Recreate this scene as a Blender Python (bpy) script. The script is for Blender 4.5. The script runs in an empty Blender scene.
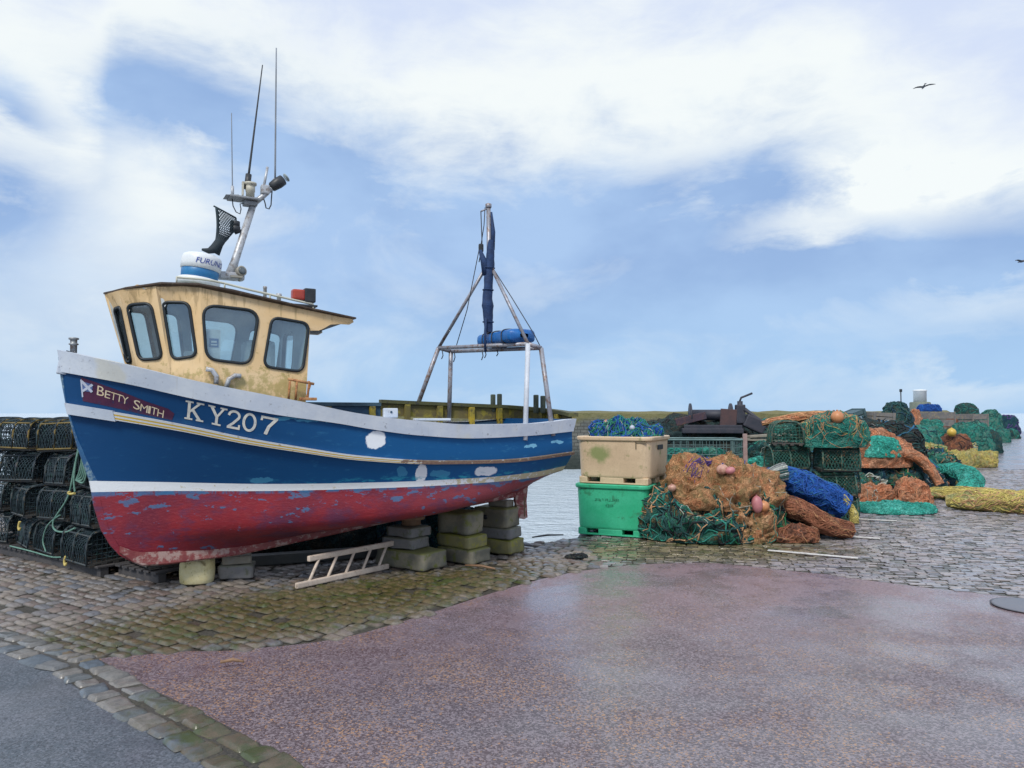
import bpy, bmesh, math, random
from mathutils import Vector, Matrix, noise as mnoise
PI = math.pi
SC = bpy.context.scene
COL = SC.collection
random.seed(7)

# ------------------------------------------------------------------ camera
FPX, CAMH, PITCH = 740.0, 1.8, math.atan(29 / 740.0)
cam_d = bpy.data.cameras.new('camera')
cam_d.sensor_width = 36.0
cam_d.lens = 36.0 * FPX / 1024.0
cam_d.clip_start = 0.05
cam_d.clip_end = 6000.0
cam = bpy.data.objects.new('camera', cam_d)
COL.objects.link(cam)
cam.location = (0, 0, CAMH)
cam.rotation_euler = (PI / 2 + PITCH, 0, 0)
SC.camera = cam

def ray(px, py):
    a, b = (px - 512) / FPX, (384 - py) / FPX
    c, s = math.cos(PITCH), math.sin(PITCH)
    return Vector((a, c - b * s, s + b * c))
def ground(px, py, z=0.0):
    r = ray(px, py)
    s = (z - CAMH) / r.z
    return Vector((s * r.x, s * r.y, z))
def at(px, py, Y):
    r = ray(px, py)
    return Vector((0, 0, CAMH)) + r * (Y / r.y)

# ------------------------------------------------------------------ node helpers
class NT:
    def __init__(s, tree):
        s.t = tree; s.n = tree.nodes; s.l = tree.links
    def put(s, sock, v):
        if hasattr(v, 'is_linked') or isinstance(v, bpy.types.NodeSocket):
            s.l.new(v, sock)
        elif isinstance(v, (tuple, list)) and sock.type == 'RGBA' and len(v) == 3:
            sock.default_value = (v[0], v[1], v[2], 1)
        else:
            sock.default_value = v
    def m(s, op, a, b=0.0, c=None, clamp=False):
        n = s.n.new('ShaderNodeMath'); n.operation = op; n.use_clamp = clamp
        s.put(n.inputs[0], a); s.put(n.inputs[1], b)
        if c is not None: s.put(n.inputs[2], c)
        return n.outputs[0]
    def v(s, op, a, b=(0, 0, 0), sc=None):
        n = s.n.new('ShaderNodeVectorMath'); n.operation = op
        s.put(n.inputs[0], a)
        if op == 'SCALE': s.put(n.inputs['Scale'], sc)
        else: s.put(n.inputs[1], b)
        return n.outputs['Value'] if op in ('LENGTH', 'DOT_PRODUCT', 'DISTANCE') else n.outputs[0]
    def mix(s, f, a, b, mode='MIX'):
        n = s.n.new('ShaderNodeMix'); n.data_type = 'RGBA'; n.blend_type = mode; n.clamp_factor = True
        s.put(n.inputs[0], f); s.put(n.inputs[6], a); s.put(n.inputs[7], b)
        return n.outputs[2]
    def noise(s, vec, scale, detail=4.0, rough=0.55, dist=0.0, col=False):
        n = s.n.new('ShaderNodeTexNoise')
        s.put(n.inputs['Vector'], vec); n.inputs['Scale'].default_value = scale
        n.inputs['Detail'].default_value = detail; n.inputs['Roughness'].default_value = rough
        n.inputs['Distortion'].default_value = dist
        return n.outputs['Color'] if col else n.outputs['Fac']
    def vor(s, vec, scale, out='Distance', feature='F1', rnd=1.0):
        n = s.n.new('ShaderNodeTexVoronoi'); n.feature = feature
        s.put(n.inputs['Vector'], vec); n.inputs['Scale'].default_value = scale
        n.inputs['Randomness'].default_value = rnd
        return n.outputs[out]
    def step(s, x, lo, hi):            # smooth step
        n = s.n.new('ShaderNodeMapRange'); n.interpolation_type = 'SMOOTHSTEP'; n.clamp = True
        s.put(n.inputs[0], x); s.put(n.inputs[1], lo); s.put(n.inputs[2], hi)
        n.inputs[3].default_value = 0; n.inputs[4].default_value = 1
        return n.outputs[0]
    def sep(s, vec):
        n = s.n.new('ShaderNodeSeparateXYZ'); s.put(n.inputs[0], vec); return n.outputs
    def comb(s, x, y, z):
        n = s.n.new('ShaderNodeCombineXYZ')
        for i, q in enumerate((x, y, z)): s.put(n.inputs[i], q)
        return n.outputs[0]
    def coord(s, which='Object'):
        return s.n.new('ShaderNodeTexCoord').outputs[which]
    def pos(s):
        return s.n.new('ShaderNodeNewGeometry').outputs['Position']
    def bump(s, h, strength=0.5, dist=0.02, normal=None):
        n = s.n.new('ShaderNodeBump'); s.put(n.inputs['Height'], h)
        n.inputs['Strength'].default_value = strength; n.inputs['Distance'].default_value = dist
        if normal is not None: s.put(n.inputs['Normal'], normal)
        return n.outputs[0]

def new_mat(name):
    m = bpy.data.materials.new(name); m.use_nodes = True
    t = NT(m.node_tree)
    b = [n for n in t.n if n.type == 'BSDF_PRINCIPLED'][0]
    return m, t, b

def paint(name, a, b=None, stain=None, rough=0.5, scale=6.0, stain_amt=0.5, bump=0.15, metal=0.0, fine=60.0, spec=0.5, bdist=0.01, top=None):
    """weathered surface: two tones in big noise, stains, fine grain and bump"""
    m, t, p = new_mat(name)
    b = b or tuple(c * 0.75 for c in a)
    co = t.coord('Object')
    inf = t.n.new('ShaderNodeObjectInfo').outputs['Random']
    co = t.v('ADD', co, t.comb(t.m('MULTIPLY', inf, 31.0), t.m('MULTIPLY', inf, 17.0), 0.0))
    n1 = t.noise(co, scale, 5, 0.6)
    n2 = t.noise(co, fine, 3, 0.6)
    c = t.mix(t.step(n1, 0.35, 0.65), a, b)
    c = t.mix(t.m('MULTIPLY', t.step(n2, 0.45, 0.75), 0.35), c, tuple(x * 0.6 for x in a))
    if stain is not None:
        n3 = t.noise(t.v('ADD', co, (5.3, 2.1, 7.7)), scale * 1.7, 6, 0.7)
        c = t.mix(t.step(n3, 0.62 - 0.25 * stain_amt, 0.72 - 0.2 * stain_amt), c, stain)
    if top is not None:            # growth that settles on the upward faces and edges
        nz = t.sep(t.n.new('ShaderNodeNewGeometry').outputs['Normal'])[2]
        k = t.step(t.m('ADD', t.m('MULTIPLY', nz, 0.7), t.m('MULTIPLY', t.noise(co, 9.0, 5, 0.7), 0.9)), 0.55, 0.95)
        c = t.mix(k, c, top)
    t.put(p.inputs['Base Color'], c)
    t.put(p.inputs['Roughness'], t.m('ADD', t.m('MULTIPLY', n1, 0.3), rough - 0.15))
    p.inputs['Metallic'].default_value = metal
    p.inputs['Specular IOR Level'].default_value = spec
    if bump: t.put(p.inputs['Normal'], t.bump(t.m('ADD', n1, t.m('MULTIPLY', n2, 0.5)), bump, bdist))
    return m

def net_mat(name, cols, cell=22.0, rough=0.85, warp=0.08):
    """knotted netting: colour patches, warped diamond mesh lines and shadow gaps"""
    m, t, p = new_mat(name)
    co = t.coord('Object')
    w = t.v('SCALE', t.v('SUBTRACT', t.noise(co, 3.0, 3, 0.6, col=True), (0.5, 0.5, 0.5)), sc=warp * 9)
    cw = t.v('ADD', co, w)
    c = cols[0]
    for i, k in enumerate(cols[1:]):
        n = t.noise(t.v('ADD', co, (3.1 * i, 9.2, 4.4 * i)), 3.2 + 1.3 * i, 5, 0.65)
        c = t.mix(t.step(n, 0.47, 0.56), c, k)
    e = t.vor(cw, cell, 'Distance', 'DISTANCE_TO_EDGE', 0.75)
    gap = t.step(e, 0.06, 0.22)
    fibre = t.noise(t.v('MULTIPLY', cw, (1, 1, 2.5)), 45.0, 3, 0.7)
    c = t.mix(t.m('MULTIPLY', gap, 0.62), c, tuple(x * 0.22 for x in cols[0]))
    c = t.mix(t.m('MULTIPLY', t.step(fibre, 0.4, 0.7), 0.4), c, tuple(min(1, x * 1.5 + 0.02) for x in cols[0]))
    t.put(p.inputs['Base Color'], c)
    p.inputs['Roughness'].default_value = rough
    p.inputs['Specular IOR Level'].default_value = 0.2
    h = t.m('SUBTRACT', t.m('MULTIPLY', fibre, 0.6), gap)
    t.put(p.inputs['Normal'], t.bump(h, 0.9, 0.02))
    return m

def flat(name, c, rough=0.6, metal=0.0):
    return paint(name, c, tuple(x * 0.82 for x in c), rough=rough, scale=9.0, bump=0.08, metal=metal)

# ------------------------------------------------------------------ mesh builder
class MB:
    def __init__(s): s.v = []; s.f = []; s.mi = []; s.sm = []
    def add(s, vs, fs, mi=0, smooth=False):
        o = len(s.v)
        s.v += [tuple(q) for q in vs]
        for f in fs:
            s.f.append(tuple(i + o for i in f)); s.mi.append(mi); s.sm.append(smooth)
        return s
    def box(s, c, d, rz=0.0, mi=0, M=None, bev=0.0):
        x, y, z = d[0] / 2, d[1] / 2, d[2] / 2
        R = M if M is not None else Matrix.Rotation(rz, 3, 'Z')
        c = Vector(c)
        if bev <= 0:
            P = [Vector((i * x, j * y, k * z)) for k in (-1, 1) for j in (-1, 1) for i in (-1, 1)]
            s.add([R @ p + c for p in P], [(0, 2, 3, 1), (4, 5, 7, 6), (0, 1, 5, 4), (2, 6, 7, 3), (0, 4, 6, 2), (1, 3, 7, 5)], mi)
        else:
            b = min(bev, x * .9, y * .9, z * .9)
            bm = bmesh.new(); bmesh.ops.create_cube(bm, size=1.0)
            for q in bm.verts: q.co = Vector((q.co.x * 2 * x, q.co.y * 2 * y, q.co.z * 2 * z))
            bmesh.ops.bevel(bm, geom=bm.edges[:], offset=b, segments=2, affect='EDGES', profile=0.6)
            bm.verts.index_update()
            s.add([R @ q.co + c for q in bm.verts], [[q.index for q in f.verts] for f in bm.faces], mi)
            bm.free()
        return s
    def tube(s, pts, r, n=8, mi=0, cap=True, smooth=True, flatten=None):
        pts = [Vector(p) for p in pts]
        if len(pts) < 2: return s
        rr = r if isinstance(r, (list, tuple)) else [r] * len(pts)
        vs, fs = [], []
        t0 = (pts[1] - pts[0]).normalized()
        up = Vector((0, 0, 1)) if abs(t0.z) < 0.9 else Vector((1, 0, 0))
        nx = t0.cross(up).normalized()
        for i, p in enumerate(pts):
            t = (pts[min(i + 1, len(pts) - 1)] - pts[max(i - 1, 0)])
            t = t.normalized() if t.length > 1e-9 else t0
            nx = (nx - t * nx.dot(t))
            nx = nx.normalized() if nx.length > 1e-6 else t.orthogonal().normalized()
            ny = t.cross(nx)
            for k in range(n):
                a = 2 * PI * k / n
                vs.append(p + nx * math.cos(a) * rr[i] + ny * math.sin(a) * rr[i])
        for i in range(len(pts) - 1):
            for k in range(n):
                k2 = (k + 1) % n
                fs.append((i * n + k, i * n + k2, (i + 1) * n + k2, (i + 1) * n + k))
        s.add(vs, fs, mi, smooth)
        if cap and n > 2:
            o = len(s.v) - len(vs)
            s.f.append(tuple(o + k for k in range(n - 1, -1, -1))); s.mi.append(mi); s.sm.append(False)
            e = o + (len(pts) - 1) * n
            s.f.append(tuple(e + k for k in range(n))); s.mi.append(mi); s.sm.append(False)
        return s
    def lathe(s, prof, n=24, c=(0, 0, 0), M=None, mi=0, smooth=True):
        c = Vector(c); M = M or Matrix.Identity(3)
        vs, fs = [], []
        for r, z in prof:
            for k in range(n):
                a = 2 * PI * k / n
                vs.append(M @ Vector((r * math.cos(a), r * math.sin(a), z)) + c)
        for i in range(len(prof) - 1):
            for k in range(n):
                k2 = (k + 1) % n
                fs.append((i * n + k, i * n + k2, (i + 1) * n + k2, (i + 1) * n + k))
        fs.append(tuple(range(n - 1, -1, -1)))
        fs.append(tuple((len(prof) - 1) * n + k for k in range(n)))
        return s.add(vs, fs, mi, smooth)
    def grid(s, P, mi=0, smooth=True, closeu=False, mif=None):
        nu, nv = len(P), len(P[0])
        o = len(s.v)
        s.v += [tuple(q) for row in P for q in row]
        for i in range(nu if closeu else nu - 1):
            i2 = (i + 1) % nu
            for j in range(nv - 1):
                s.f.append((o + i * nv + j, o + i2 * nv + j, o + i2 * nv + j + 1, o + i * nv + j + 1))
                s.mi.append(mif(i, j) if mif else mi); s.sm.append(smooth)
        return s
    def sphere(s, c, r, n=14, mi=0, M=None):
        if not isinstance(r, (tuple, list)): r = (r, r, r)
        c = Vector(c); M = M or Matrix.Identity(3)
        P = []
        for i in range(n + 1):
            th = PI * i / n
            P.append([M @ Vector((r[0] * math.sin(th) * math.cos(2 * PI * k / (2 * n)), r[1] * math.sin(th) * math.sin(2 * PI * k / (2 * n)), r[2] * math.cos(th))) + c for k in range(2 * n + 1)])
        return s.grid(P, mi, True)
    def prism(s, poly, h0, h1, mi=0, fn=None):
        n = len(poly)
        fn = fn or (lambda x, y, z: (x, y, z))
        vs = [fn(x, y, h0) for x, y in poly] + [fn(x, y, h1) for x, y in poly]
        fs = [tuple(range(n - 1, -1, -1)), tuple(range(n, 2 * n))] + [(i, (i + 1) % n, n + (i + 1) % n, n + i) for i in range(n)]
        return s.add(vs, fs, mi)
    def build(s, name, mats, parent=None, fixn=True, **kw):
        me = bpy.data.meshes.new(name)
        me.from_pydata(s.v, [], s.f)
        for m in (mats if isinstance(mats, (list, tuple)) else [mats]): me.materials.append(m)
        me.polygons.foreach_set('material_index', s.mi)
        me.polygons.foreach_set('use_smooth', s.sm)
        if fixn:
            bm = bmesh.new(); bm.from_mesh(me)
            bmesh.ops.recalc_face_normals(bm, faces=bm.faces[:])
            bm.to_mesh(me); bm.free()
        me.update()
        o = bpy.data.objects.new(name, me)
        COL.objects.link(o)
        if parent is not None: o.parent = parent
        return o

def tag(o, label=None, cat=None, group=None, kind=None):
    if label: o['label'] = label
    if cat: o['category'] = cat
    if group: o['group'] = group
    if kind: o['kind'] = kind
    return o
def empty(name, loc=(0, 0, 0), rz=0.0, label=None, cat=None, group=None):
    o = bpy.data.objects.new(name, None); COL.objects.link(o)
    o.location = loc; o.rotation_euler = (0, 0, rz); o.empty_display_size = 0.1
    return tag(o, label, cat, group)
def copy_tree(o, parent=None):
    c = o.copy(); COL.objects.link(c); c.parent = parent
    for ch in list(o.children): copy_tree(ch, c)
    return c
def lerp(a, b, t): return a + (b - a) * t
def interp(tab, x):
    if x <= tab[0][0]: return tab[0][1]
    for (x0, y0), (x1, y1) in zip(tab, tab[1:]):
        if x <= x1: return lerp(y0, y1, (x - x0) / (x1 - x0))
    return tab[-1][1]
def pchip(tab):
    """monotone-ish cubic interpolation of (x, y) points"""
    X = [a for a, _ in tab]; Y = [b for _, b in tab]; n = len(X)
    h = [X[i + 1] - X[i] for i in range(n - 1)]; d = [(Y[i + 1] - Y[i]) / h[i] for i in range(n - 1)]
    m = [0.0] * n; m[0] = d[0]; m[-1] = d[-1]
    for i in range(1, n - 1):
        m[i] = 0.0 if d[i - 1] * d[i] <= 0 else (h[i - 1] + h[i]) * 3 / ((2 * h[i] + h[i - 1]) / d[i - 1] + (h[i] + 2 * h[i - 1]) / d[i])
    def f(x):
        x = min(max(x, X[0]), X[-1])
        i = 0
        while i < n - 2 and x > X[i + 1]: i += 1
        t = (x - X[i]) / h[i]; t2, t3 = t * t, t * t * t
        return (2 * t3 - 3 * t2 + 1) * Y[i] + (t3 - 2 * t2 + t) * h[i] * m[i] + (-2 * t3 + 3 * t2) * Y[i + 1] + (t3 - t2) * h[i] * m[i + 1]
    return f
def fbm(p, o=4):
    return mnoise.fractal(Vector(p), 0.9, 2.0, o)

def stone_block(d, seed=0, rnd=0.03, amp=0.012, n=7):
    """worn block: rounded box with chipped, uneven faces, centred on x/y, base at z=0"""
    mb = MB()
    hx, hy, hz = d[0] / 2, d[1] / 2, d[2] / 2
    def pt(p):
        q = Vector((max(-hx + rnd, min(hx - rnd, p.x)), max(-hy + rnd, min(hy - rnd, p.y)), max(-hz + rnd, min(hz - rnd, p.z))))
        e = p - q
        r = q + (e.normalized() * rnd if e.length > 1e-9 else e)
        k = r.normalized()
        sp = Vector((seed * 3.7, seed * 1.3, seed * 2.9))
        a = mnoise.noise(r * 5 + sp) * amp + mnoise.noise(r * 16 + sp) * amp * 0.5
        r = r + k * a
        return Vector((r.x, r.y, r.z + hz))
    for ax in range(3):
        for sg in (-1, 1):
            P = []
            for i in range(n + 1):
                row = []
                for j in range(n + 1):
                    def st(q): # denser at the edges
                        q = q / n * 2 - 1
                        return math.copysign(abs(q) ** 0.7, q)
                    a, b = st(i), st(j)
                    c = [0, 0, 0]; c[ax] = sg; c[(ax + 1) % 3] = a; c[(ax + 2) % 3] = b
                    row.append(pt(Vector((c[0] * hx, c[1] * hy, c[2] * hz))))
                P.append(row)
            mb.grid(P, 0, True)
    return mb

def weld(o, d=0.0005):
    bm = bmesh.new(); bm.from_mesh(o.data)
    bmesh.ops.remove_doubles(bm, verts=bm.verts[:], dist=d)
    bmesh.ops.recalc_face_normals(bm, faces=bm.faces[:])
    bm.to_mesh(o.data); bm.free()
    return o

def text_mesh(body, size=1.0):
    """2D outline of built-in-font text as (verts, faces)"""
    cu = bpy.data.curves.new('txt', 'FONT'); cu.body = body; cu.size = size; cu.resolution_u = 3
    o = bpy.data.objects.new('txt', cu); COL.objects.link(o)
    bpy.context.view_layer.update()
    dg = bpy.context.evaluated_depsgraph_get()
    me = bpy.data.meshes.new_from_object(o.evaluated_get(dg))
    vs = [v.co.copy() for v in me.vertices]; fs = [tuple(f.vertices) for f in me.polygons]
    bpy.data.objects.remove(o); bpy.data.curves.remove(cu); bpy.data.meshes.remove(me)
    return vs, fs
# ------------------------------------------------------------------ sky and light
SUN_EL, SUN_AZ = math.radians(48), math.radians(200)     # azimuth clockwise from +Y: behind the camera, a little to the left
def build_world():
    w = bpy.data.worlds.new('World'); SC.world = w; w.use_nodes = True
    t = NT(w.node_tree)
    bg = [n for n in t.n if n.type == 'BACKGROUND'][0]
    sky = t.n.new('ShaderNodeTexSky'); sky.sky_type = 'NISHITA'; sky.sun_disc = False
    sky.sun_elevation = SUN_EL; sky.sun_rotation = SUN_AZ; sky.air_density = 1.2; sky.dust_density = 1.5
    d = t.coord('Generated')
    x, y, z = t.sep(d)
    A = t.m('ARCTAN2', x, y)
    EL = t.m('ARCSINE', t.m('MAXIMUM', t.m('MINIMUM', z, 1.0), -1.0))
    # billowing detail lives on the direction sphere, stretched along the horizon
    dv = t.v('MULTIPLY', d, (1.0, 1.0, 1.9))
    big = t.noise(t.v('ADD', dv, (1.7, 0.3, 0.9)), 2.2, 4, 0.5)
    mid = t.noise(t.v('ADD', dv, (4.2, 1.1, 2.2)), 5.5, 7, 0.6, 0.4)
    fin = t.noise(t.v('MULTIPLY', dv, (1.0, 1.0, 1.6)), 15.0, 6, 0.62, 0.5)
    nz = t.m('ADD', t.m('MULTIPLY', t.m('SUBTRACT', mid, 0.5), 0.24), t.m('MULTIPLY', t.m('SUBTRACT', fin, 0.5), 0.08))
    def AE(px, py):
        r = ray(px, py).normalized(); return math.atan2(r.x, r.y), math.asin(r.z)
    # top edge of the long blue-grey cloud bank, elevation over azimuth
    fc = t.n.new('ShaderNodeFloatCurve')
    pts = [(-160, 150), (0, 156), (60, 160), (100, 120), (118, 72), (150, 66), (200, 84), (250, 104), (330, 124), (400, 158), (455, 165), (530, 165), (600, 155), (680, 162), (760, 148), (830, 160), (900, 205), (970, 225), (1030, 230), (1200, 230)]
    cm = fc.mapping; cu = cm.curves[0]
    ae = [AE(*p) for p in pts]
    def cx(a): return (a + 1.2) / 2.4
    cu.points[0].location = (0.0, ae[0][1]); cu.points[1].location = (1.0, ae[-1][1])
    for a, e in ae: cu.points.new(cx(a), e)
    cm.update()
    t.put(fc.inputs['Value'], t.m('DIVIDE', t.m('ADD', A, 1.2), 2.4, clamp=True))
    edge = fc.outputs[0]
    dep = t.m('ADD', t.m('SUBTRACT', edge, EL), nz)          # depth below the bank's upper edge (radians)
    def gau(px, py, sx, sy, rot=0.0, k=0.10):
        a, e = AE(px, py)
        da, de = t.m('SUBTRACT', t.m('ADD', A, t.m('MULTIPLY', nz, k * 10 * 0.5)), a), t.m('SUBTRACT', t.m('ADD', EL, t.m('MULTIPLY', nz, k * 10 * 0.5)), e)
        c, s = math.cos(rot), math.sin(rot)
        u = t.m('ADD', t.m('MULTIPLY', da, c), t.m('MULTIPLY', de, s))
        v = t.m('SUBTRACT', t.m('MULTIPLY', de, c), t.m('MULTIPLY', da, s))
        u = t.m('DIVIDE', u, sx / FPX); v = t.m('DIVIDE', v, sy / FPX)
        return t.m('EXPONENT', t.m('MULTIPLY', t.m('ADD', t.m('MULTIPLY', u, u), t.m('MULTIPLY', v, v)), -1.0))
    D = t.step(dep, -0.085, 0.075)
    # the bank thins towards the horizon and in places
    fade = t.step(EL, 0.0, 0.30)
    D = t.m('MULTIPLY', D, t.m('ADD', t.m('MULTIPLY', t.step(mid, 0.3, 0.6), 0.25), 0.75))
    for (px, py, sx, sy, rot, amp) in ((125, 195, 62, 72, -0.5, -0.85), (205, 235, 45, 45, 0, -0.25), (800, 222, 70, 16, 0.15, -0.45), (900, 195, 110, 32, 0.1, -0.7), (985, 300, 70, 20, 0, -0.35), (60, 320, 170, 60, 0, -0.30),
                                       (10, 98, 40, 24, -0.4, 0.8), (30, 190, 85, 36, 0, 0.4), (830, 262, 200, 40, 0, 0.25), (700, 190, 120, 22, 0.12, 0.3), (190, 95, 80, 22, -0.2, 0.35), (930, 262, 90, 26, 0, 0.25), (940, 358, 110, 16, 0, 0.22), (300, 150, 120, 45, -0.35, 0.2), (560, 225, 200, 50, 0, 0.15), (960, 392, 60, 12, 0, -0.3)):
        D = t.m('ADD', D, t.m('MULTIPLY', gau(px, py, sx, sy, rot), amp))
    D = t.m('MINIMUM', t.m('MAXIMUM', D, 0.0), 1.0)
    # bright cloud above: white beside the edge, pale lilac further up
    up = t.step(t.m('ADD', t.m('MULTIPLY', dep, -1.0), t.m('MULTIPLY', t.m('SUBTRACT', big, 0.5), 0.35)), 0.06, 0.22)
    white = t.mix(t.m('MULTIPLY', up, 0.9), (0.95, 1.0, 1.0), (0.66, 0.755, 0.975))
    dark = t.mix(t.step(t.noise(t.v('ADD', dv, (9, 2, 4)), 3.6, 5, 0.55), 0.35, 0.68), (0.315, 0.475, 0.775), (0.42, 0.60, 0.89))
    low = t.m('SUBTRACT', 1.0, t.step(EL, 0.0, 0.22))
    dark = t.mix(t.m('MULTIPLY', low, 0.75), dark, (0.405, 0.645, 0.93))
    cl = t.mix(D, white, dark)
    # clear air (the Nishita sky) shows faintly through the thin parts
    sk = t.mix(1.0, sky.outputs[0], (0.10, 0.10, 0.10), 'MULTIPLY')
    cl = t.mix(0.05, cl, sk)
    below = t.step(EL, -0.02, 0.0)
    cl = t.mix(below, (0.30, 0.36, 0.42), cl)
    gain = t.v('SCALE', cl, sc=10.0)
    t.put(bg.inputs['Color'], gain)
    bg.inputs['Strength'].default_value = 0.10
    w.cycles.sampling_method = 'MANUAL'; w.cycles.sample_map_resolution = 512
build_world()
sun_d = bpy.data.lights.new('sun', 'SUN'); sun_d.energy = 2.7; sun_d.angle = math.radians(14); sun_d.color = (1.0, 0.955, 0.88)
sun = bpy.data.objects.new('sun', sun_d); COL.objects.link(sun)
sd = Vector((math.sin(SUN_AZ) * math.cos(SUN_EL), math.cos(SUN_AZ) * math.cos(SUN_EL), math.sin(SUN_EL)))
sun.rotation_euler = (-sd).to_track_quat('-Z', 'Y').to_euler()
sun.location = sd * 50
SC.view_settings.view_transform = 'Standard'; SC.view_settings.look = 'None'
SC.view_settings.exposure = 0; SC.view_settings.gamma = 1
SC.render.engine = 'CYCLES'
SC.cycles.max_bounces = 6; SC.cycles.transparent_max_bounces = 12; SC.cycles.use_denoising = True

# ------------------------------------------------------------------ the setting
WATER_Z = -1.25
EDGE = [(-60, 26), (-9, 13.5), (-2.2, 11.6), (0.05, 10.14), (0.55, 10.42), (0.95, 10.78), (1.25, 12.4), (2.4, 15.0), (6.0, 20.0), (14.0, 32.0), (24.0, 45.5), (36.0, 61.0), (44.0, 70.0), (47.0, 72.0)]
QUAY = EDGE + [(90, 72), (120, 40), (120, -40), (-60, -40)]

def wet_ground(name, c1, c2, speck=None, speck_scale=45, speck_th=0.28, rough=(0.22, 0.6), bump=0.35, patch=1.1, puddle=None):
    m, t, p = new_mat(name)
    po = t.pos()
    big = t.noise(po, patch, 4, 0.55)
    mid = t.noise(po, 4.0, 5, 0.6)
    fine = t.noise(po, 90.0, 3, 0.7)
    c = t.mix(t.step(big, 0.35, 0.68), c1, c2)
    ag = t.vor(po, 88.0, 'Color')
    agv = t.sep(ag)[0]
    c = t.mix(t.m('MULTIPLY', t.step(agv, 0.4, 0.95), 0.5), c, tuple(min(1, k * 1.75) for k in c2))
    c = t.mix(t.m('MULTIPLY', t.step(t.sep(ag)[1], 0.6, 0.75), 0.55), c, tuple(k * 0.3 for k in c1))
    c = t.mix(t.m('MULTIPLY', t.step(mid, 0.5, 0.68), 0.35), c, tuple(k * 0.45 for k in c1))
    c = t.mix(t.m('MULTIPLY', t.step(fine, 0.45, 0.7), 0.55), c, tuple(k * 0.35 for k in c1))
    if speck is not None:
        yy = t.sep(po)[1]
        nearm = t.m('SUBTRACT', 1.0, t.step(t.m('ADD', t.m('MULTIPLY', t.m('SUBTRACT', big, 0.5), 5.0), yy), 4.6, 7.4))
        c = t.mix(t.m('MULTIPLY', nearm, 0.75), c, t.mix(t.step(agv, 0.25, 0.85), (0.050, 0.038, 0.042), (0.215, 0.18, 0.19)))  # nearer ground mixed towards a darker, coarser-grained tone
        wp = t.v('ADD', po, t.v('SCALE', t.v('SUBTRACT', t.noise(po, 60.0, 2, 0.6, col=True), (.5, .5, .5)), sc=0.03))
        vc = t.vor(wp, speck_scale, 'Color', rnd=1.0)
        vd = t.vor(wp, speck_scale, 'Distance', rnd=1.0)
        s = t.sep(vc)
        y = t.sep(po)[1]; x = t.sep(po)[0]
        dens = t.m('ADD', t.m('MULTIPLY', t.step(t.noise(po, 1.3, 4, 0.6), 0.38, 0.66), speck_th), 0.05)
        near = t.m('SUBTRACT', 1.0, t.m('MULTIPLY', t.step(y, 4.8, 7.6), 0.8))
        pick = t.m('LESS_THAN', s[0], t.m('MULTIPLY', dens, near))
        pick = t.m('MULTIPLY', pick, t.m('LESS_THAN', vd, t.m('ADD', 0.18, t.m('MULTIPLY', s[1], 0.28))))
        c = t.mix(pick, c, t.mix(s[2], speck[0], speck[1]))
    t.put(p.inputs['Base Color'], c)
    wet = t.step(t.m('ADD', t.m('MULTIPLY', big, 0.65), t.m('MULTIPLY', mid, 0.35)), 0.40, 0.62)
    rg = t.m('ADD', t.m('MULTIPLY', wet, rough[0] - rough[1]), rough[1])
    h = t.m('ADD', t.m('MULTIPLY', agv, 0.5), t.m('MULTIPLY', fine, 0.6))
    if puddle:
        x, y, z = t.sep(po)
        dx, dy = t.m('DIVIDE', t.m('SUBTRACT', x, puddle[0]), 0.75), t.m('DIVIDE', t.m('SUBTRACT', y, puddle[1]), 0.42)
        g = t.m('EXPONENT', t.m('MULTIPLY', t.m('ADD', t.m('MULTIPLY', dx, dx), t.m('MULTIPLY', dy, dy)), -1.0))
        pm = t.step(t.m('ADD', t.m('MULTIPLY', g, 0.6), t.m('MULTIPLY', mid, 0.5)), 0.62, 0.78)
        rg = t.m('MULTIPLY', rg, t.m('SUBTRACT', 1.0, t.m('MULTIPLY', pm, 0.85)))
        h = t.m('MULTIPLY', h, t.m('SUBTRACT', 1.0, t.m('MULTIPLY', pm, 0.9)))
        c = t.mix(t.m('MULTIPLY', pm, 0.15), c, (0.30, 0.30, 0.34))
    t.put(p.inputs['Base Color'], c)
    t.put(p.inputs['Roughness'], rg)
    t.put(p.inputs['Coat Weight'], t.m('MULTIPLY', wet, 0.55)); p.inputs['Coat Roughness'].default_value = 0.22
    p.inputs['Specular IOR Level'].default_value = 0.55
    t.put(p.inputs['Normal'], t.bump(h, bump, 0.01))
    return m
M_asph = wet_ground('wet_red_asphalt', (0.255, 0.165, 0.175), (0.235, 0.195, 0.225), ((0.42, 0.235, 0.115), (0.29, 0.165, 0.105)), 54, 1.1, bump=0.38, rough=(0.08, 0.40), puddle=(2.65, 6.75))
M_tar = wet_ground('blue_grey_tarmac', (0.085, 0.105, 0.125), (0.115, 0.12, 0.14), None, rough=(0.35, 0.65))
M_bed = wet_ground('joint_dirt', (0.045, 0.043, 0.03), (0.06, 0.05, 0.036), None, rough=(0.45, 0.8), patch=2.0)
M_farset = wet_ground('distant_setts', (0.27, 0.25, 0.275), (0.23, 0.23, 0.27), None, rough=(0.10, 0.35))

def poly_sheet(name, poly, z, mat, wall=None):
    bm = bmesh.new()
    vs = [bm.verts.new((x, y, z)) for x, y in poly]
    f = bm.faces.new(vs)
    bmesh.ops.recalc_face_normals(bm, faces=[f])
    if f.normal.z < 0: bmesh.ops.reverse_faces(bm, faces=[f])
    bmesh.ops.triangulate(bm, faces=[f])
    me = bpy.data.meshes.new(name); bm.to_mesh(me); bm.free(); me.materials.append(mat)
    o = bpy.data.objects.new(name, me); COL.objects.link(o)
    return tag(o, kind='structure')
poly_sheet('ground', QUAY, 0.0, M_bed)
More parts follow.
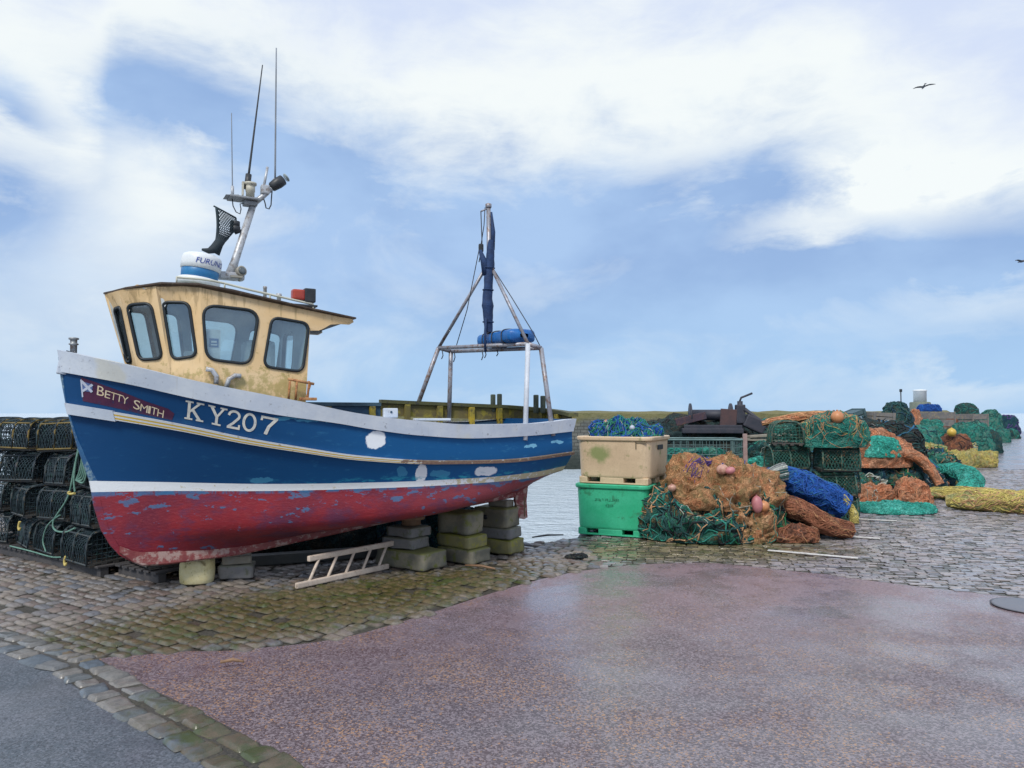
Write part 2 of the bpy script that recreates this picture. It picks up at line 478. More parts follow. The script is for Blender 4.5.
# masonry face of the quay down to the water
mb = MB()
n = len(QUAY)
for (x0, y0), (x1, y1) in zip(QUAY[:13] , QUAY[1:14]):
    mb.add([(x0, y0, -0.004), (x1, y1, -0.004), (x1, y1, -3), (x0, y0, -3)], [(0, 1, 2, 3)])
M_quay = paint('quay_stone', (0.10, 0.105, 0.075), (0.06, 0.07, 0.05), (0.05, 0.09, 0.02), rough=0.7, scale=2.5, bump=0.6, fine=14, bdist=0.05)
tag(mb.build('quay_face', M_quay), kind='structure')

# asphalt: curved edge against the setts
def GP(px, py):
    q = ground(px, py); return (q.x, q.y)
RE = [GP(0, 656), GP(46, 674), GP(100, 711), GP(146, 736), GP(196, 768), GP(290, 830)]
ASPH = [RE[4], RE[3], RE[2], GP(80, 690), GP(92, 662), GP(160, 654), GP(230, 651), (-1.36, 5.98), (-0.75, 6.7), (-0.12, 7.55), (0.45, 8.2), (0.95, 8.58), (1.6, 8.86), (2.3, 8.9), (3.2, 8.5), (4.2, 7.75), (5.0, 7.18), (8.0, 5.3), (30, -6), (30, -30), (4, -30), (1.0, 1.0), RE[5]]
def smooth_poly(P, k=5):
    out = []; n = len(P)
    for i in range(n):
        a, b, c, d = [Vector((*P[(i + q) % n], 0)) for q in (-1, 0, 1, 2)]
        for j in range(k):
            t = j / k
            if max((c - b).length, (b - a).length, (d - c).length) > 4 or i in (0, 1, 22):
                out.append((b.lerp(c, t).x, b.lerp(c, t).y)); continue
            q = 0.5 * ((2 * b) + (c - a) * t + (2 * a - 5 * b + 4 * c - d) * t * t + (3 * b - a - 3 * c + d) * t ** 3)
            e = 0.05 * fbm((q.x * 2.3, q.y * 2.3, 0.5))
            out.append((q.x + e, q.y + e))
    return out
asph_s = smooth_poly(ASPH, 6)
poly_sheet('asphalt', asph_s, 0.008, M_asph)
TAR = [(x + .05, y + .09) for x, y in RE] + [(1.0, 1.0), (4, -30), (-50, -30), (-50, 12), (-12, 10.6)]
poly_sheet('road', TAR, 0.012, M_tar)

def inside(P, x, y):
    c = False; n = len(P)
    for i in range(n):
        x0, y0 = P[i]; x1, y1 = P[i - 1]
        if (y0 > y) != (y1 > y) and x < (x1 - x0) * (y - y0) / (y1 - y0) + x0: c = not c
    return c

def sett_mat(name, cols, moss, moss_box, wetr=(0.25, 0.6)):
    m, t, p = new_mat(name)
    po = t.pos()
    at_ = t.n.new('ShaderNodeAttribute'); at_.attribute_name = 'tone'
    k = at_.outputs['Fac']
    c = t.mix(t.step(k, 0.0, 0.5), cols[0], cols[1]); c = t.mix(t.step(k, 0.5, 1.0), c, cols[2])
    n1 = t.noise(po, 25, 4, 0.65); n2 = t.noise(po, 1.1, 4, 0.6)
    c = t.mix(t.m('MULTIPLY', t.step(n1, 0.4, 0.7), 0.45), c, tuple(q * 0.5 for q in cols[0]))
    x, y, z = t.sep(po)
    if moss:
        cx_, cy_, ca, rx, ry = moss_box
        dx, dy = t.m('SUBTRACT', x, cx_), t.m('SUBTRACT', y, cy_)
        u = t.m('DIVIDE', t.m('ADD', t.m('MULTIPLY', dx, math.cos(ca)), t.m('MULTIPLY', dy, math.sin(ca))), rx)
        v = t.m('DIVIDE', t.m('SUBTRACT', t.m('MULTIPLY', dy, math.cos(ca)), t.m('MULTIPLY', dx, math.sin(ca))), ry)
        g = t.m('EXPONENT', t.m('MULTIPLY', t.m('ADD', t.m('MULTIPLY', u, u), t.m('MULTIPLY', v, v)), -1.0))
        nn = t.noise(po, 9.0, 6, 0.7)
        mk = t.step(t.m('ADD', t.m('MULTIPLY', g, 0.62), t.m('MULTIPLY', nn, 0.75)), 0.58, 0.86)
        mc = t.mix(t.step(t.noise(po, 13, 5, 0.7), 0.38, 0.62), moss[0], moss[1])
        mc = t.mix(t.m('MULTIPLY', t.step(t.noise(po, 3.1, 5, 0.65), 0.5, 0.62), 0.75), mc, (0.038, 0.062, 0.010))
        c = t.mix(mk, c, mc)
    lo = t.step(z, 0.004, 0.017)
    c = t.mix(lo, (0.05, 0.046, 0.03), c)
    t.put(p.inputs['Base Color'], c)
    t.put(p.inputs['Coat Weight'], t.m('MULTIPLY', t.step(n2, 0.38, 0.6), 0.5)); p.inputs['Coat Roughness'].default_value = 0.2
    t.put(p.inputs['Roughness'], t.m('ADD', t.m('MULTIPLY', t.step(n2, 0.35, 0.6), wetr[0] - wetr[1]), t.m('ADD', wetr[1], t.m('MULTIPLY', n1, 0.12))))
    t.put(p.inputs['Normal'], t.bump(t.m('ADD', n1, t.noise(po, 120, 2, 0.6)), 0.35, 0.008))
    return m

def stone(mb, tone, rnd, x, y, L, h, ang, hgt, fine_edge, cj, dome):
    c, s = math.cos(ang), math.sin(ang)
    g = 0.0035
    z = hgt + rnd.uniform(-0.008, 0.006); tl = rnd.uniform(-.007, .007) * (1 if dome else .35); tw = rnd.uniform(-.007, .007) * (1 if dome else .35)
    e = min(fine_edge, h * 0.2)
    j = lambda: rnd.uniform(-cj, cj)
    cs = [(-L / 2 + g + j(), -h / 2 + g + j()), (L / 2 - g + j(), -h / 2 + g + j()), (L / 2 - g + j(), h / 2 - g + j()), (-L / 2 + g + j(), h / 2 - g + j())]
    W = lambda q: (x + q[0] * c - q[1] * s, y + q[0] * s + q[1] * c, q[2])
    if not dome:
        low = [(p[0], p[1], 0.004) for p in cs]; md = [(p[0], p[1], z - e * 0.7) for p in low]
        tp = [(p[0] * (1 - 2 * e / L), p[1] * (1 - 2 * e / h), z + tl * (1 if p[0] > 0 else -1) + tw * (1 if p[1] > 0 else -1)) for p in low]
        mb.add([W(q) for q in low + md + tp], [(8, 9, 10, 11)] + [(i, (i + 1) % 4, 4 + (i + 1) % 4, 4 + i) for i in range(4)] + [(4 + i, 4 + (i + 1) % 4, 8 + (i + 1) % 4, 8 + i) for i in range(4)], 0, False)
        tone += [rnd.random()] * 9
        return
    N = dome; sd = rnd.uniform(0, 99); P = []
    for i in range(N + 1):
        row = []
        for k in range(N + 1):
            a, b = i / N * 2 - 1, k / N * 2 - 1
            a, b = math.copysign(abs(a) ** .75, a), math.copysign(abs(b) ** .75, b)
            a2, b2 = a * (1 - .06 * abs(b) ** 5), b * (1 - .06 * abs(a) ** 5)     # worn corners
            u, v = (a2 + 1) / 2, (b2 + 1) / 2
            px_ = lerp(lerp(cs[0][0], cs[1][0], u), lerp(cs[3][0], cs[2][0], u), v); py_ = lerp(lerp(cs[0][1], cs[1][1], u), lerp(cs[3][1], cs[2][1], u), v)
            r4 = max(abs(a), abs(b)) ** 6
            pc = mnoise.noise(Vector((px_ * 30 + sd, py_ * 30, sd)))
            zz = z + tl * a + tw * b + (.003 * pc if r4 < .3 else .006 * pc) - .002 * (a * a + b * b) / 2 - fine_edge * .30 * r4 + .008 * mnoise.noise(Vector((px_ * 14 + sd, py_ * 14, sd)))
            if i in (0, N) or k in (0, N): zz = z - .022
            row.append(W((px_, py_, zz)))
        P.append(row)
    mb.grid(P, 0, True)
    tone += [rnd.random()] * (N * N)

def setts(name, region, org, ang, sx, sy, mat, seed, skip=(), hgt=0.035, jit=0.25, fine_edge=0.012, keep=None, cj=0.006, dome=0):
    """individually cut stones laid in staggered courses, all one ground surface"""
    rnd = random.Random(seed)
    xs = [p[0] for p in region]; ys = [p[1] for p in region]
    c, s = math.cos(ang), math.sin(ang)
    cor = [((x - org[0]) * c + (y - org[1]) * s, -(x - org[0]) * s + (y - org[1]) * c) for x in (min(xs), max(xs)) for y in (min(ys), max(ys))]
    u0, u1 = min(q[0] for q in cor), max(q[0] for q in cor); v0, v1 = min(q[1] for q in cor), max(q[1] for q in cor)
    mb = MB(); tone = []
    v = math.floor(v0 / sy) * sy
    while v < v1:
        h = sy * rnd.uniform(0.88, 1.12)
        u = u0 - rnd.random() * sx
        while u < u1:
            L = sx * rnd.uniform(1 - jit, 1 + jit)
            uc, vc = u + L / 2, v + h / 2
            x, y = org[0] + uc * c - vc * s, org[1] + uc * s + vc * c
            if inside(region, x, y) and not any(inside(q, x, y) for q in skip) and (keep is None or keep(x, y, rnd)):
                stone(mb, tone, rnd, x, y, L, h, ang, hgt, fine_edge, cj, dome)
            u += L
        v += h
    o = mb.build(name, mat, fixn=False)
    at_ = o.data.attributes.new('tone', 'FLOAT', 'FACE')
    at_.data.foreach_set('value', tone)
    return tag(o, kind='structure')

M_settL = sett_mat('setts_left_stone', ((0.15, 0.115, 0.10), (0.23, 0.20, 0.17), (0.125, 0.135, 0.155)), ((0.062, 0.060, 0.016), (0.125, 0.092, 0.045)), (-1.7, 7.0, math.radians(38), 3.2, 1.1))  # real moss, its tone darkened to deepen the shade under the boat
M_kerb = sett_mat('kerb_stone', ((0.10, 0.115, 0.12), (0.19, 0.175, 0.155), (0.085, 0.11, 0.135)), ((0.07, 0.07, 0.04), (0.11, 0.085, 0.055)), (-1.2, 4.0, math.radians(-35), 1.5, 0.5), (0.25, 0.55))
M_settR = sett_mat('setts_right_stone', ((0.27, 0.245, 0.27), (0.35, 0.31, 0.30), (0.21, 0.22, 0.265)), ((0.17, 0.145, 0.065), (0.25, 0.20, 0.13)), (2.2, 9.8, 0.0, 2.8, 1.1), (0.08, 0.30))
KERB = [(-12, 10.55)] + RE + [GP(420, 835), GP(334, 776), GP(305, 761), GP(232, 726), GP(186, 701), GP(133, 684), GP(80, 664), GP(0, 634), (-11.7, 11.0)]
def kerb_stones():
    rnd = random.Random(3); mb = MB(); tone = []
    path = [(-12, 10.55)] + RE + [(1.0, 1.0), (1.9, -7.0)]
    pts = [Vector((x, y, 0)) for x, y in path]
    for row, (off, wd, a0, a1) in enumerate(((.085, .165, 0, 99), (.262, .165, 0, 99))):
        dist = rnd.random() * .2; seg = []
        acc = 0
        for a, b in zip(pts, pts[1:]): seg.append((acc, a, b, (b - a).length)); acc += (b - a).length
        while dist < acc - .3:
            L = rnd.choice((rnd.uniform(.13, .19), rnd.uniform(.17, .27)))
            m_ = dist + L / 2
            for s0, a, b, l in seg:
                if s0 <= m_ <= s0 + l:
                    d = (b - a).normalized(); p = a + d * (m_ - s0) + Vector((-d.y, d.x, 0)) * (off + rnd.uniform(-.012, .012))
                    if a0 <= m_ <= a1: stone(mb, tone, rnd, p.x, p.y, L, wd * rnd.uniform(.9, 1.06), math.atan2(d.y, d.x) + rnd.uniform(-.10, .10), .034, .03, .016, 10)
            dist += L + .008
    o = mb.build('kerb', M_kerb, fixn=False)
    at_ = o.data.attributes.new('tone', 'FLOAT', 'FACE'); at_.data.foreach_set('value', tone)
    tag(o, kind='structure')
kerb_stones()
KB = [(x + .02, y + .03) for x, y in [(-12, 10.55)] + RE + [(1.0, 1.0), (1.9, -7.0)]] + [(2.25, -7.0), (1.33, 1.1)] + [(x + .19, y + .285) for x, y in ([(-12, 10.55)] + RE)[::-1]]
poly_sheet('kerb_bed', KB, 0.0165, M_bed)
LEFTF = [(-12, 11.2), (-4.1, 6.0), (-3.0, 5.2), (-2.0, 4.9), (-1.2, 5.4), (1.2, 8.3), (1.05, 8.9), (0.92, 10.7), (0.05, 10.1), (-2.2, 11.4), (-9, 13.3), (-14, 14)]
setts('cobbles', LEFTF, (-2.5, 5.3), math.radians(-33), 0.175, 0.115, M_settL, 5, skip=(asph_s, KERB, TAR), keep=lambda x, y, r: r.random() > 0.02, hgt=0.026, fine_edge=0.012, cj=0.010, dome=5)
RIGHTF = [(0.93, 8.5), (2.2, 8.8), (3.2, 8.45), (4.2, 7.7), (5.0, 7.12), (8.0, 5.2), (11, 3.4), (20, 6), (26, 24), (19, 24), (10, 23), (5, 17.5), (2.4, 14), (1.2, 11), (0.96, 10.6)]
setts('quay_cobbles', RIGHTF, (3, 9), math.radians(-10), 0.135, 0.075, M_settR, 9, skip=(asph_s,), hgt=0.014, cj=0.006, fine_edge=0.008)
FARQ = [(26, 24), (30, 10), (60, 5), (100, 30), (89, 71.6), (47, 71.6), (36, 60.2), (24, 44.8), (14, 31.2), (9, 23)]
poly_sheet('distant_cobbles', FARQ, 0.02, M_farset)
# dark iron cover let into the setts
mv = ground(1012, 608)
mb = MB(); mb.lathe([(0.0, 0.0), (0.30, 0.0), (0.31, 0.008), (0.28, 0.012), (0.0, 0.010)], 32, (mv.x + 0.16, mv.y, 0.014))
tag(mb.build('manhole_cover', paint('wet_iron', (0.13, 0.135, 0.16), (0.16, 0.16, 0.18), rough=0.4, scale=20)), 'dark round iron cover set in the ground at the right edge', 'manhole cover')
# thin white painted bay marks on the quay
M_line = paint('line_paint', (0.72, 0.70, 0.66), (0.55, 0.53, 0.5), (0.22, 0.2, 0.19), rough=0.5, scale=14, stain_amt=0.3)
for i, (a, b, w) in enumerate((((768, 553), (858, 561), 0.07), ((838, 538), (880, 541), 0.07), ((858, 521), (897, 523), 0.06))):
    A_, B_ = ground(*a), ground(*b); d_ = (B_ - A_); L_ = d_.length
    mb = MB(); mb.box((A_ + B_) / 2 + Vector((0, 0, 0.037)), (L_, w, 0.006), math.atan2(d_.y, d_.x))
    tag(mb.build('painted_line', M_line), kind='structure')

# water
def build_water():
    m, t, p = new_mat('harbour_water')
    po = t.pos()
    s = t.v('MULTIPLY', po, (1.0, 1.7, 1.0))
    n1 = t.noise(s, 0.9, 4, 0.6); n2 = t.noise(s, 3.6, 4, 0.6)
    c = t.mix(n1, (0.60, 0.68, 0.73), (0.46, 0.55, 0.61))
    t.put(p.inputs['Base Color'], c)
    p.inputs['Roughness'].default_value = 0.16
    p.inputs['IOR'].default_value = 1.33
    t.put(p.inputs['Normal'], t.bump(t.m('ADD', n1, t.m('MULTIPLY', n2, 0.45)), 0.8, 0.35))
    mb = MB(); mb.add([(-4000, -200, WATER_Z), (4000, -200, WATER_Z), (4000, 5000, WATER_Z), (-4000, 5000, WATER_Z)], [(0, 1, 2, 3)])
    tag(mb.build('sea', m, fixn=False), kind='structure')
build_water()

# far harbour wall with a grassy, weed-stained top
def build_wall():
    mb = MB()
    pts = [(-7.5, 39.5), (2, 40), (14, 41.5), (24, 44), (30, 50)]
    sec = [(0.0, -3.0), (0.12, -0.6), (0.3, 1.25), (0.34, 1.78), (0.9, 1.93), (1.7, 1.88), (1.8, -3.0)]
    P = []
    for i in range(len(pts) - 1):
        for j in range(24):
            t_ = j / 24
            x = lerp(pts[i][0], pts[i + 1][0], t_); y = lerp(pts[i][1], pts[i + 1][1], t_)
            P.append([Vector((x, y + a + 0.06 * fbm((x * 0.8, z * 2, 3)), z + (0.10 * fbm((x * 0.35, a * 3, 1.0)) if z > 1 else 0))) for a, z in sec])
    mb.grid(P, 0, False)
    nv = len(sec)
    mb.f.append(tuple(range(nv))); mb.mi.append(0); mb.sm.append(False)
    m, t, p = new_mat('old_sea_wall')
    po = t.pos(); x, y, z = t.sep(po)
    br = t.n.new('ShaderNodeTexBrick'); t.put(br.inputs['Vector'], t.comb(x, z, 0.0))
    br.inputs['Scale'].default_value = 1.4; br.inputs['Mortar Size'].default_value = 0.03
    br.inputs['Color1'].default_value = (0.14, 0.14, 0.12, 1); br.inputs['Color2'].default_value = (0.09, 0.10, 0.095, 1); br.inputs['Mortar'].default_value = (0.05, 0.05, 0.045, 1)
    n1 = t.noise(po, 0.9, 5, 0.65); n2 = t.noise(po, 5, 4, 0.6)
    moss = t.mix(n2, (0.10, 0.11, 0.035), (0.20, 0.17, 0.08))
    c = t.mix(t.step(t.m('ADD', t.m('MULTIPLY', t.step(z, 0.9, 1.9), 0.5), n1), 0.55, 0.95), br.outputs[0], moss)
    c = t.mix(t.step(z, 0.3, -0.9), c, (0.025, 0.035, 0.03))
    t.put(p.inputs['Base Color'], c); p.inputs['Roughness'].default_value = 0.85
    t.put(p.inputs['Normal'], t.bump(t.m('ADD', n1, n2), 0.7, 0.1))
    tag(mb.build('harbour_wall', m), 'long low stone harbour wall with mossy top across the water', 'wall')
build_wall()
# ------------------------------------------------------------------ the fishing boat
# local frame: x = aft along the keel, y = starboard (port is -y), z = up; b is the half breadth
YAW = math.radians(30)
B_O = Vector((-3.3, 7.6, 0.0))
boat = empty('fishing_boat', B_O, YAW, 'small blue and red wooden fishing boat with cream wheelhouse propped on blocks', 'fishing boat')
def BL(px, py, v=0.0):
    """point of the boat's lengthwise plane at half breadth v (port positive) seen at a pixel -> (x, z)"""
    eu = Vector((math.cos(YAW), math.sin(YAW), 0)); ev = Vector((math.sin(YAW), -math.cos(YAW), 0))
    r = ray(px, py); C0 = Vector((0, 0, CAMH))
    s = (v - (C0 - B_O).dot(ev)) / r.dot(ev)
    p = C0 + r * s - B_O
    return p.dot(eu), p.z
# control lines: t -> (x, half breadth, z)
tk = [0, .1, .2, .3, .45, .6, .75, .88, 1]
def brd(vals): return pchip(list(zip(tk, vals)))
def line(u0, u1, bv, zt):
    fb = brd(bv); fz = pchip(zt)
    return lambda t: (lerp(u0, u1, t), fb(t), fz(lerp(u0, u1, t)))
LN = [
    line(-1.16, 4.22, [.035, .42, .67, .84, .98, 1.04, 1.0, .92, .82], [(-1.16, 2.39), (-.6, 2.245), (0, 2.09), (.6, 1.965), (.9, 1.905), (1.46, 1.79), (2.07, 1.715), (2.77, 1.67), (3.5, 1.675), (4.22, 1.727)]),
    line(-1.13, 4.19, [.035, .37, .63, .81, .95, 1.02, .98, .9, .8], [(-1.13, 2.185), (-.59, 2.07), (0, 1.92), (.61, 1.79), (1.27, 1.69), (1.6, 1.63), (2.07, 1.565), (2.79, 1.52), (3.5, 1.535), (4.19, 1.575)]),
    line(-1.08, 4.23, [.035, .27, .52, .74, .91, .99, .95, .86, .74], [(-1.08, 1.85), (-.73, 1.785), (-.14, 1.665), (.46, 1.525), (.91, 1.44), (1.48, 1.345), (2.3, 1.277), (3.19, 1.258), (4.23, 1.31)]),
    line(-.87, 4.30, [.03, .16, .38, .62, .82, .92, .88, .74, .5], [(-.87, 1.148), (-.26, 1.122), (.51, 1.097), (1.33, 1.085), (2.12, 1.08), (2.84, 1.08), (3.7, 1.10), (4.3, 1.14)]),
    line(-.85, 4.31, [.03, .15, .36, .6, .8, .91, .86, .69, .42], [(-.85, 1.04), (-.26, 1.033), (.51, 1.023), (1.34, 1.02), (2.13, 1.02), (2.85, 1.02), (3.74, 1.03), (4.31, 1.075)]),
    line(-.775, 4.33, [.03, .12, .32, .56, .76, .86, .78, .53, .20], [(-.775, .70), (-.26, .66), (.6, .65), (1.5, .67), (2.3, .72), (3.2, .84), (3.8, .94), (4.33, 1.05)]),
    line(-.68, 4.35, [.03, .075, .17, .30, .42, .46, .38, .22, .08], [(-.68, .51), (-.2, .48), (.6, .50), (1.5, .565), (2.3, .655), (3.2, .775), (3.8, .885), (4.35, 1.04)]),
    line(-.55, 4.36, [.03, .045, .05, .06, .07, .075, .06, .05, .03], [(-.55, .40), (0, .385), (.475, .40), (1.5, .53), (2.48, .68), (3.4, .745), (3.84, .785), (4.2, .95), (4.36, 1.02)]),
]
KS = [0, 1, 2, 3, 4, 5, 6, 7]
def hull_pt(k, t):
    """k runs over the control lines (real number), t from stem to stern"""
    i = int(min(max(math.floor(k), 0), 6)); f = k - i
    a = [Vector(LN[min(max(q, 0), 7)](t)) for q in (i - 1, i, i + 1, i + 2)]
    if i == 0: a[0] = a[1] * 2 - a[2]
    if i == 6: a[3] = a[2] * 2 - a[1]
    if i in (3,):  # waterline band is thin: straight
        return a[1].lerp(a[2], f)
    m1 = (a[2] - a[0]) * 0.5; m2 = (a[3] - a[1]) * 0.5
    sc = 1.0
    L = (a[2] - a[1]).length
    if m1.length > 1.3 * L: m1 = m1.normalized() * 1.3 * L
    if m2.length > 1.3 * L: m2 = m2.normalized() * 1.3 * L
    f2, f3 = f * f, f * f * f
    return a[1] * (2 * f3 - 3 * f2 + 1) + m1 * (f3 - 2 * f2 + f) + a[2] * (-2 * f3 + 3 * f2) + m2 * (f3 - f2)
def hull_k(x, z):
    """(k, t) on the topsides whose point has this x and z"""
    k, t = 2.0, 0.3
    lo_k, hi_k = 0.0, 5.0
    for _ in range(40):
        lo, hi = 0.0, 1.0
        k = (lo_k + hi_k) / 2
        for _ in range(22):
            t = (lo + hi) / 2
            if hull_pt(k, t).x < x: lo = t
            else: hi = t
        if hull_pt(k, t).z > z: lo_k = k
        else: hi_k = k
        if hi_k - lo_k < 1e-4: break
    return k, t
def on_hull(x, z, off=0.004):
    k, t = hull_k(x, z)
    p = hull_pt(k, t)
    du = hull_pt(k, min(t + .004, 1)) - hull_pt(k, max(t - .004, 0))
    dk = hull_pt(k + .02, t) - hull_pt(max(k - .02, 0), t)
    q = lambda w: Vector((w.x, -w.y, w.z))
    nrm = q(du).cross(q(dk)).normalized()
    if nrm.y > 0: nrm = -nrm
    return q(p) + nrm * off
def HP(px, py):
    v = 0.5
    for _ in range(25):
        x, z = BL(px, py, v)
        v = 0.5 * v + 0.5 * (-on_hull(x, z, 0).y)
    return x, z

TS = [0, .006, .014, .025, .04, .06, .085] + [0.085 + (i + 1) * (1 - 0.085) / 44 for i in range(44)]
KR = [0.0, .33, .66, 1, 1.25, 1.5, 1.75, 2, 2.2, 2.4, 2.6, 2.8, 3, 3.5, 4, 4.2, 4.4, 4.6, 4.8, 5, 5.25, 5.5, 5.75, 6, 6.25, 6.5, 6.75, 7]
def hull_mesh():
    mb = MB()
    def mi(i, j):
        k = (KR[j] + KR[j + 1]) / 2
        return 0 if k < 3 else (1 if k < 4 else 2)
    for sg in (-1, 1):
        P = [[Vector((p.x, sg * p.y, p.z)) for p in (hull_pt(k, t) for k in KR)] for t in TS]
        mb.grid(P, 0, True, mif=mi)
        # stem face and transom halves
        for t, bulge in ((0.0, 0.0), (1.0, 0.10)):
            Q = []
            for k in KR:
                p = hull_pt(k, t)
                Q.append([Vector((p.x + bulge * (1 - (1 - q) ** 0) + bulge * (1 - (q - 0) ** 2) * (1 if t > .5 else 0) - bulge, sg * p.y * q, p.z)) for q in (1, .8, .6, .4, .2, 0)])
            Q = [list(c) for c in zip(*Q)]
            mb.grid(Q, 0, True, mif=lambda i, j: mi(0, j))
    return mb
def topside_mat():
    m, t, p = new_mat('blue_hull_paint')
    co = t.coord('Object'); x, y, z = t.sep(co)
    st = t.v('MULTIPLY', co, (1.0, 1.0, 3.0))
    n1 = t.noise(co, 1.2, 4, 0.6); n2 = t.noise(st, 7.0, 6, 0.68); n3 = t.noise(st, 26, 4, 0.6)
    fadeaft = t.step(x, 0.0, 2.6)
    c = t.mix(n1, (0.002, 0.044, 0.140), (0.003, 0.060, 0.180))
    c = t.mix(t.m('MULTIPLY', fadeaft, 0.75), c, (0.006, 0.112, 0.31))
    c = t.mix(t.m('MULTIPLY', t.step(n2, 0.56, 0.72), t.m('ADD', 0.12, t.m('MULTIPLY', fadeaft, 0.35))), c, (0.05, 0.24, 0.42))
    c = t.mix(t.m('MULTIPLY', t.step(n3, 0.62, 0.72), 0.3), c, (0.004, 0.03, 0.10))
    # plank seams
    for i, zz in enumerate((1.25, 1.42)):
        pass
    run = t.noise(t.comb(t.m('MULTIPLY', x, 26.0), 0.0, t.m('MULTIPLY', z, 1.6)), 1.0, 5, 0.65)
    c = t.mix(t.m('MULTIPLY', t.step(run, 0.60, 0.80), 0.30), c, (0.05, 0.10, 0.14))
    # rubbed pale scuffs and white filler patches (x, z, half sizes)
    w = t.v('SCALE', t.v('SUBTRACT', t.noise(co, 9.0, 4, 0.6, col=True), (.5, .5, .5)), sc=0.09)
    wx, _, wz = t.sep(t.v('ADD', co, w))
    for (px, py, rx, rz, colr, amt) in FILL:
        hx, hz = HP(px, py)
        e = t.m('ADD', t.m('POWER', t.m('ABSOLUTE', t.m('DIVIDE', t.m('SUBTRACT', wx, hx), rx)), 2.6), t.m('POWER', t.m('ABSOLUTE', t.m('DIVIDE', t.m('SUBTRACT', wz, hz), rz)), 2.6))
        inn = t.m('SUBTRACT', 1.0, t.step(e, 0.75, 1.15))
        c = t.mix(t.m('MULTIPLY', inn, amt), c, colr)
    # light weathering where the blue meets the white line
    c = t.mix(t.m('MULTIPLY', t.m('MULTIPLY', t.step(n2, 0.48, 0.62), t.m('SUBTRACT', 1.0, t.step(z, 1.09, 1.17))), fadeaft), c, (0.03, 0.32, 0.45))
    t.put(p.inputs['Base Color'], c)
    t.put(p.inputs['Roughness'], t.m('ADD', 0.38, t.m('MULTIPLY', n2, 0.3)))
    p.inputs['Specular IOR Level'].default_value = 0.3
    t.put(p.inputs['Normal'], t.bump(t.m('ADD', t.m('MULTIPLY', n2, 0.5), n1), 0.12, 0.02))
    return m
WHT = (0.80, 0.84, 0.88); CY = (0.10, 0.42, 0.62)
FILL = [(376, 440, .10, .09, WHT, 1), (421, 474, .065, .095, WHT, 1), (486, 471, .15, .055, WHT, 1), (531, 446, .09, .018, (0.25, .6, .8), .8), (557, 442, .10, .02, (0.25, .6, .8), .8),
        (440, 474, .12, .04, CY, .45), (286, 418, .12, .02, CY, .5), (318, 421, .22, .014, CY, .5), (262, 480, .10, .03, CY, .35), (402, 472, .06, .05, CY, .4)]
def bottom_mat():
    m, t, p = new_mat('red_bottom_paint')
    co = t.coord('Object'); x, y, z = t.sep(co)
    st = t.v('MULTIPLY', co, (1.0, 1.0, 2.4))
    n1 = t.noise(co, 2.0, 5, 0.6); n2 = t.noise(st, 5.5, 6, 0.66); n3 = t.noise(st, 22, 5, 0.7)
    c = t.mix(t.step(n1, 0.35, 0.65), (0.28, 0.019, 0.030), (0.17, 0.016, 0.036))
    c = t.mix(t.m('MULTIPLY', t.step(n3, 0.5, 0.68), 0.5), c, (0.30, 0.045, 0.05))
    aft = t.step(x, 1.5, 3.2)
    c = t.mix(t.m('MULTIPLY', aft, 0.7), c, (0.27, 0.06, 0.075))
    pu = t.noise(t.v('ADD', st, (4.0, 1.0, 9.0)), 2.6, 6, 0.7)
    c = t.mix(t.m('MULTIPLY', t.step(pu, 0.50, 0.64), 0.55), c, (0.085, 0.035, 0.095))
    # old blue paint shows in flakes, mostly just under the white line
    hi = t.step(z, 0.72, 1.02)
    th = t.m('SUBTRACT', 0.63, t.m('MULTIPLY', hi, 0.075))
    fl = t.step(t.m('SUBTRACT', n2, th), -0.012, 0.02)
    c = t.mix(t.m('MULTIPLY', fl, 0.8), c, t.mix(n3, (0.03, 0.11, 0.25), (0.07, 0.20, 0.36)))
    top = t.m('MULTIPLY', t.step(z, 0.985, 1.01), t.step(t.noise(t.v('MULTIPLY', co, (1, 1, .2)), 7.0, 5, 0.7), 0.42, 0.55))
    c = t.mix(t.m('MULTIPLY', top, 0.8), c, (0.03, 0.15, 0.32))
    t.put(p.inputs['Base Color'], c)
    t.put(p.inputs['Roughness'], t.m('ADD', 0.38, t.m('MULTIPLY', n3, 0.3)))
    t.put(p.inputs['Normal'], t.bump(t.m('ADD', n2, t.m('MULTIPLY', n3, 0.6)), 0.3, 0.015))
    return m
M_white = paint('boat_white', (0.62, 0.66, 0.70), (0.52, 0.57, 0.63), (0.30, 0.31, 0.33), rough=0.5, scale=5, stain_amt=0.12, bump=0.2, fine=40)
def aged_line_mat(name, base, worn, x0, x1, z0=0):
    m, t, p = new_mat(name)
    co = t.coord('Object'); x, y, z = t.sep(co)
    n = t.noise(t.v('MULTIPLY', co, (1, 1, 1.5)), 11.0, 6, 0.7); n2 = t.noise(co, 40, 3, 0.6)
    amt = t.step(x, x0, x1)
    k = t.step(t.m('ADD', n, t.m('MULTIPLY', amt, 0.26)), 0.60, 0.68)
    c = t.mix(t.m('MULTIPLY', n2, 0.4), base, tuple(q * .75 for q in base))
    c = t.mix(k, c, t.mix(n2, worn[0], worn[1]))
    t.put(p.inputs['Base Color'], c); p.inputs['Roughness'].default_value = 0.5
    t.put(p.inputs['Normal'], t.bump(n, 0.3, 0.01))
    return m
M_boot = aged_line_mat('white_waterline', (0.80, 0.83, 0.86), ((0.60, 0.52, 0.30), (0.52, 0.48, 0.36)), 1.4, 4.2)
M_gold = aged_line_mat('gold_line', (0.60, 0.40, 0.05), ((0.10, 0.05, 0.045), (0.22, 0.12, 0.10)), 1.7, 2.4)
M_strw = aged_line_mat('white_strake', (0.66, 0.69, 0.72), ((0.13, 0.06, 0.06), (0.45, 0.36, 0.22)), 1.7, 2.5)
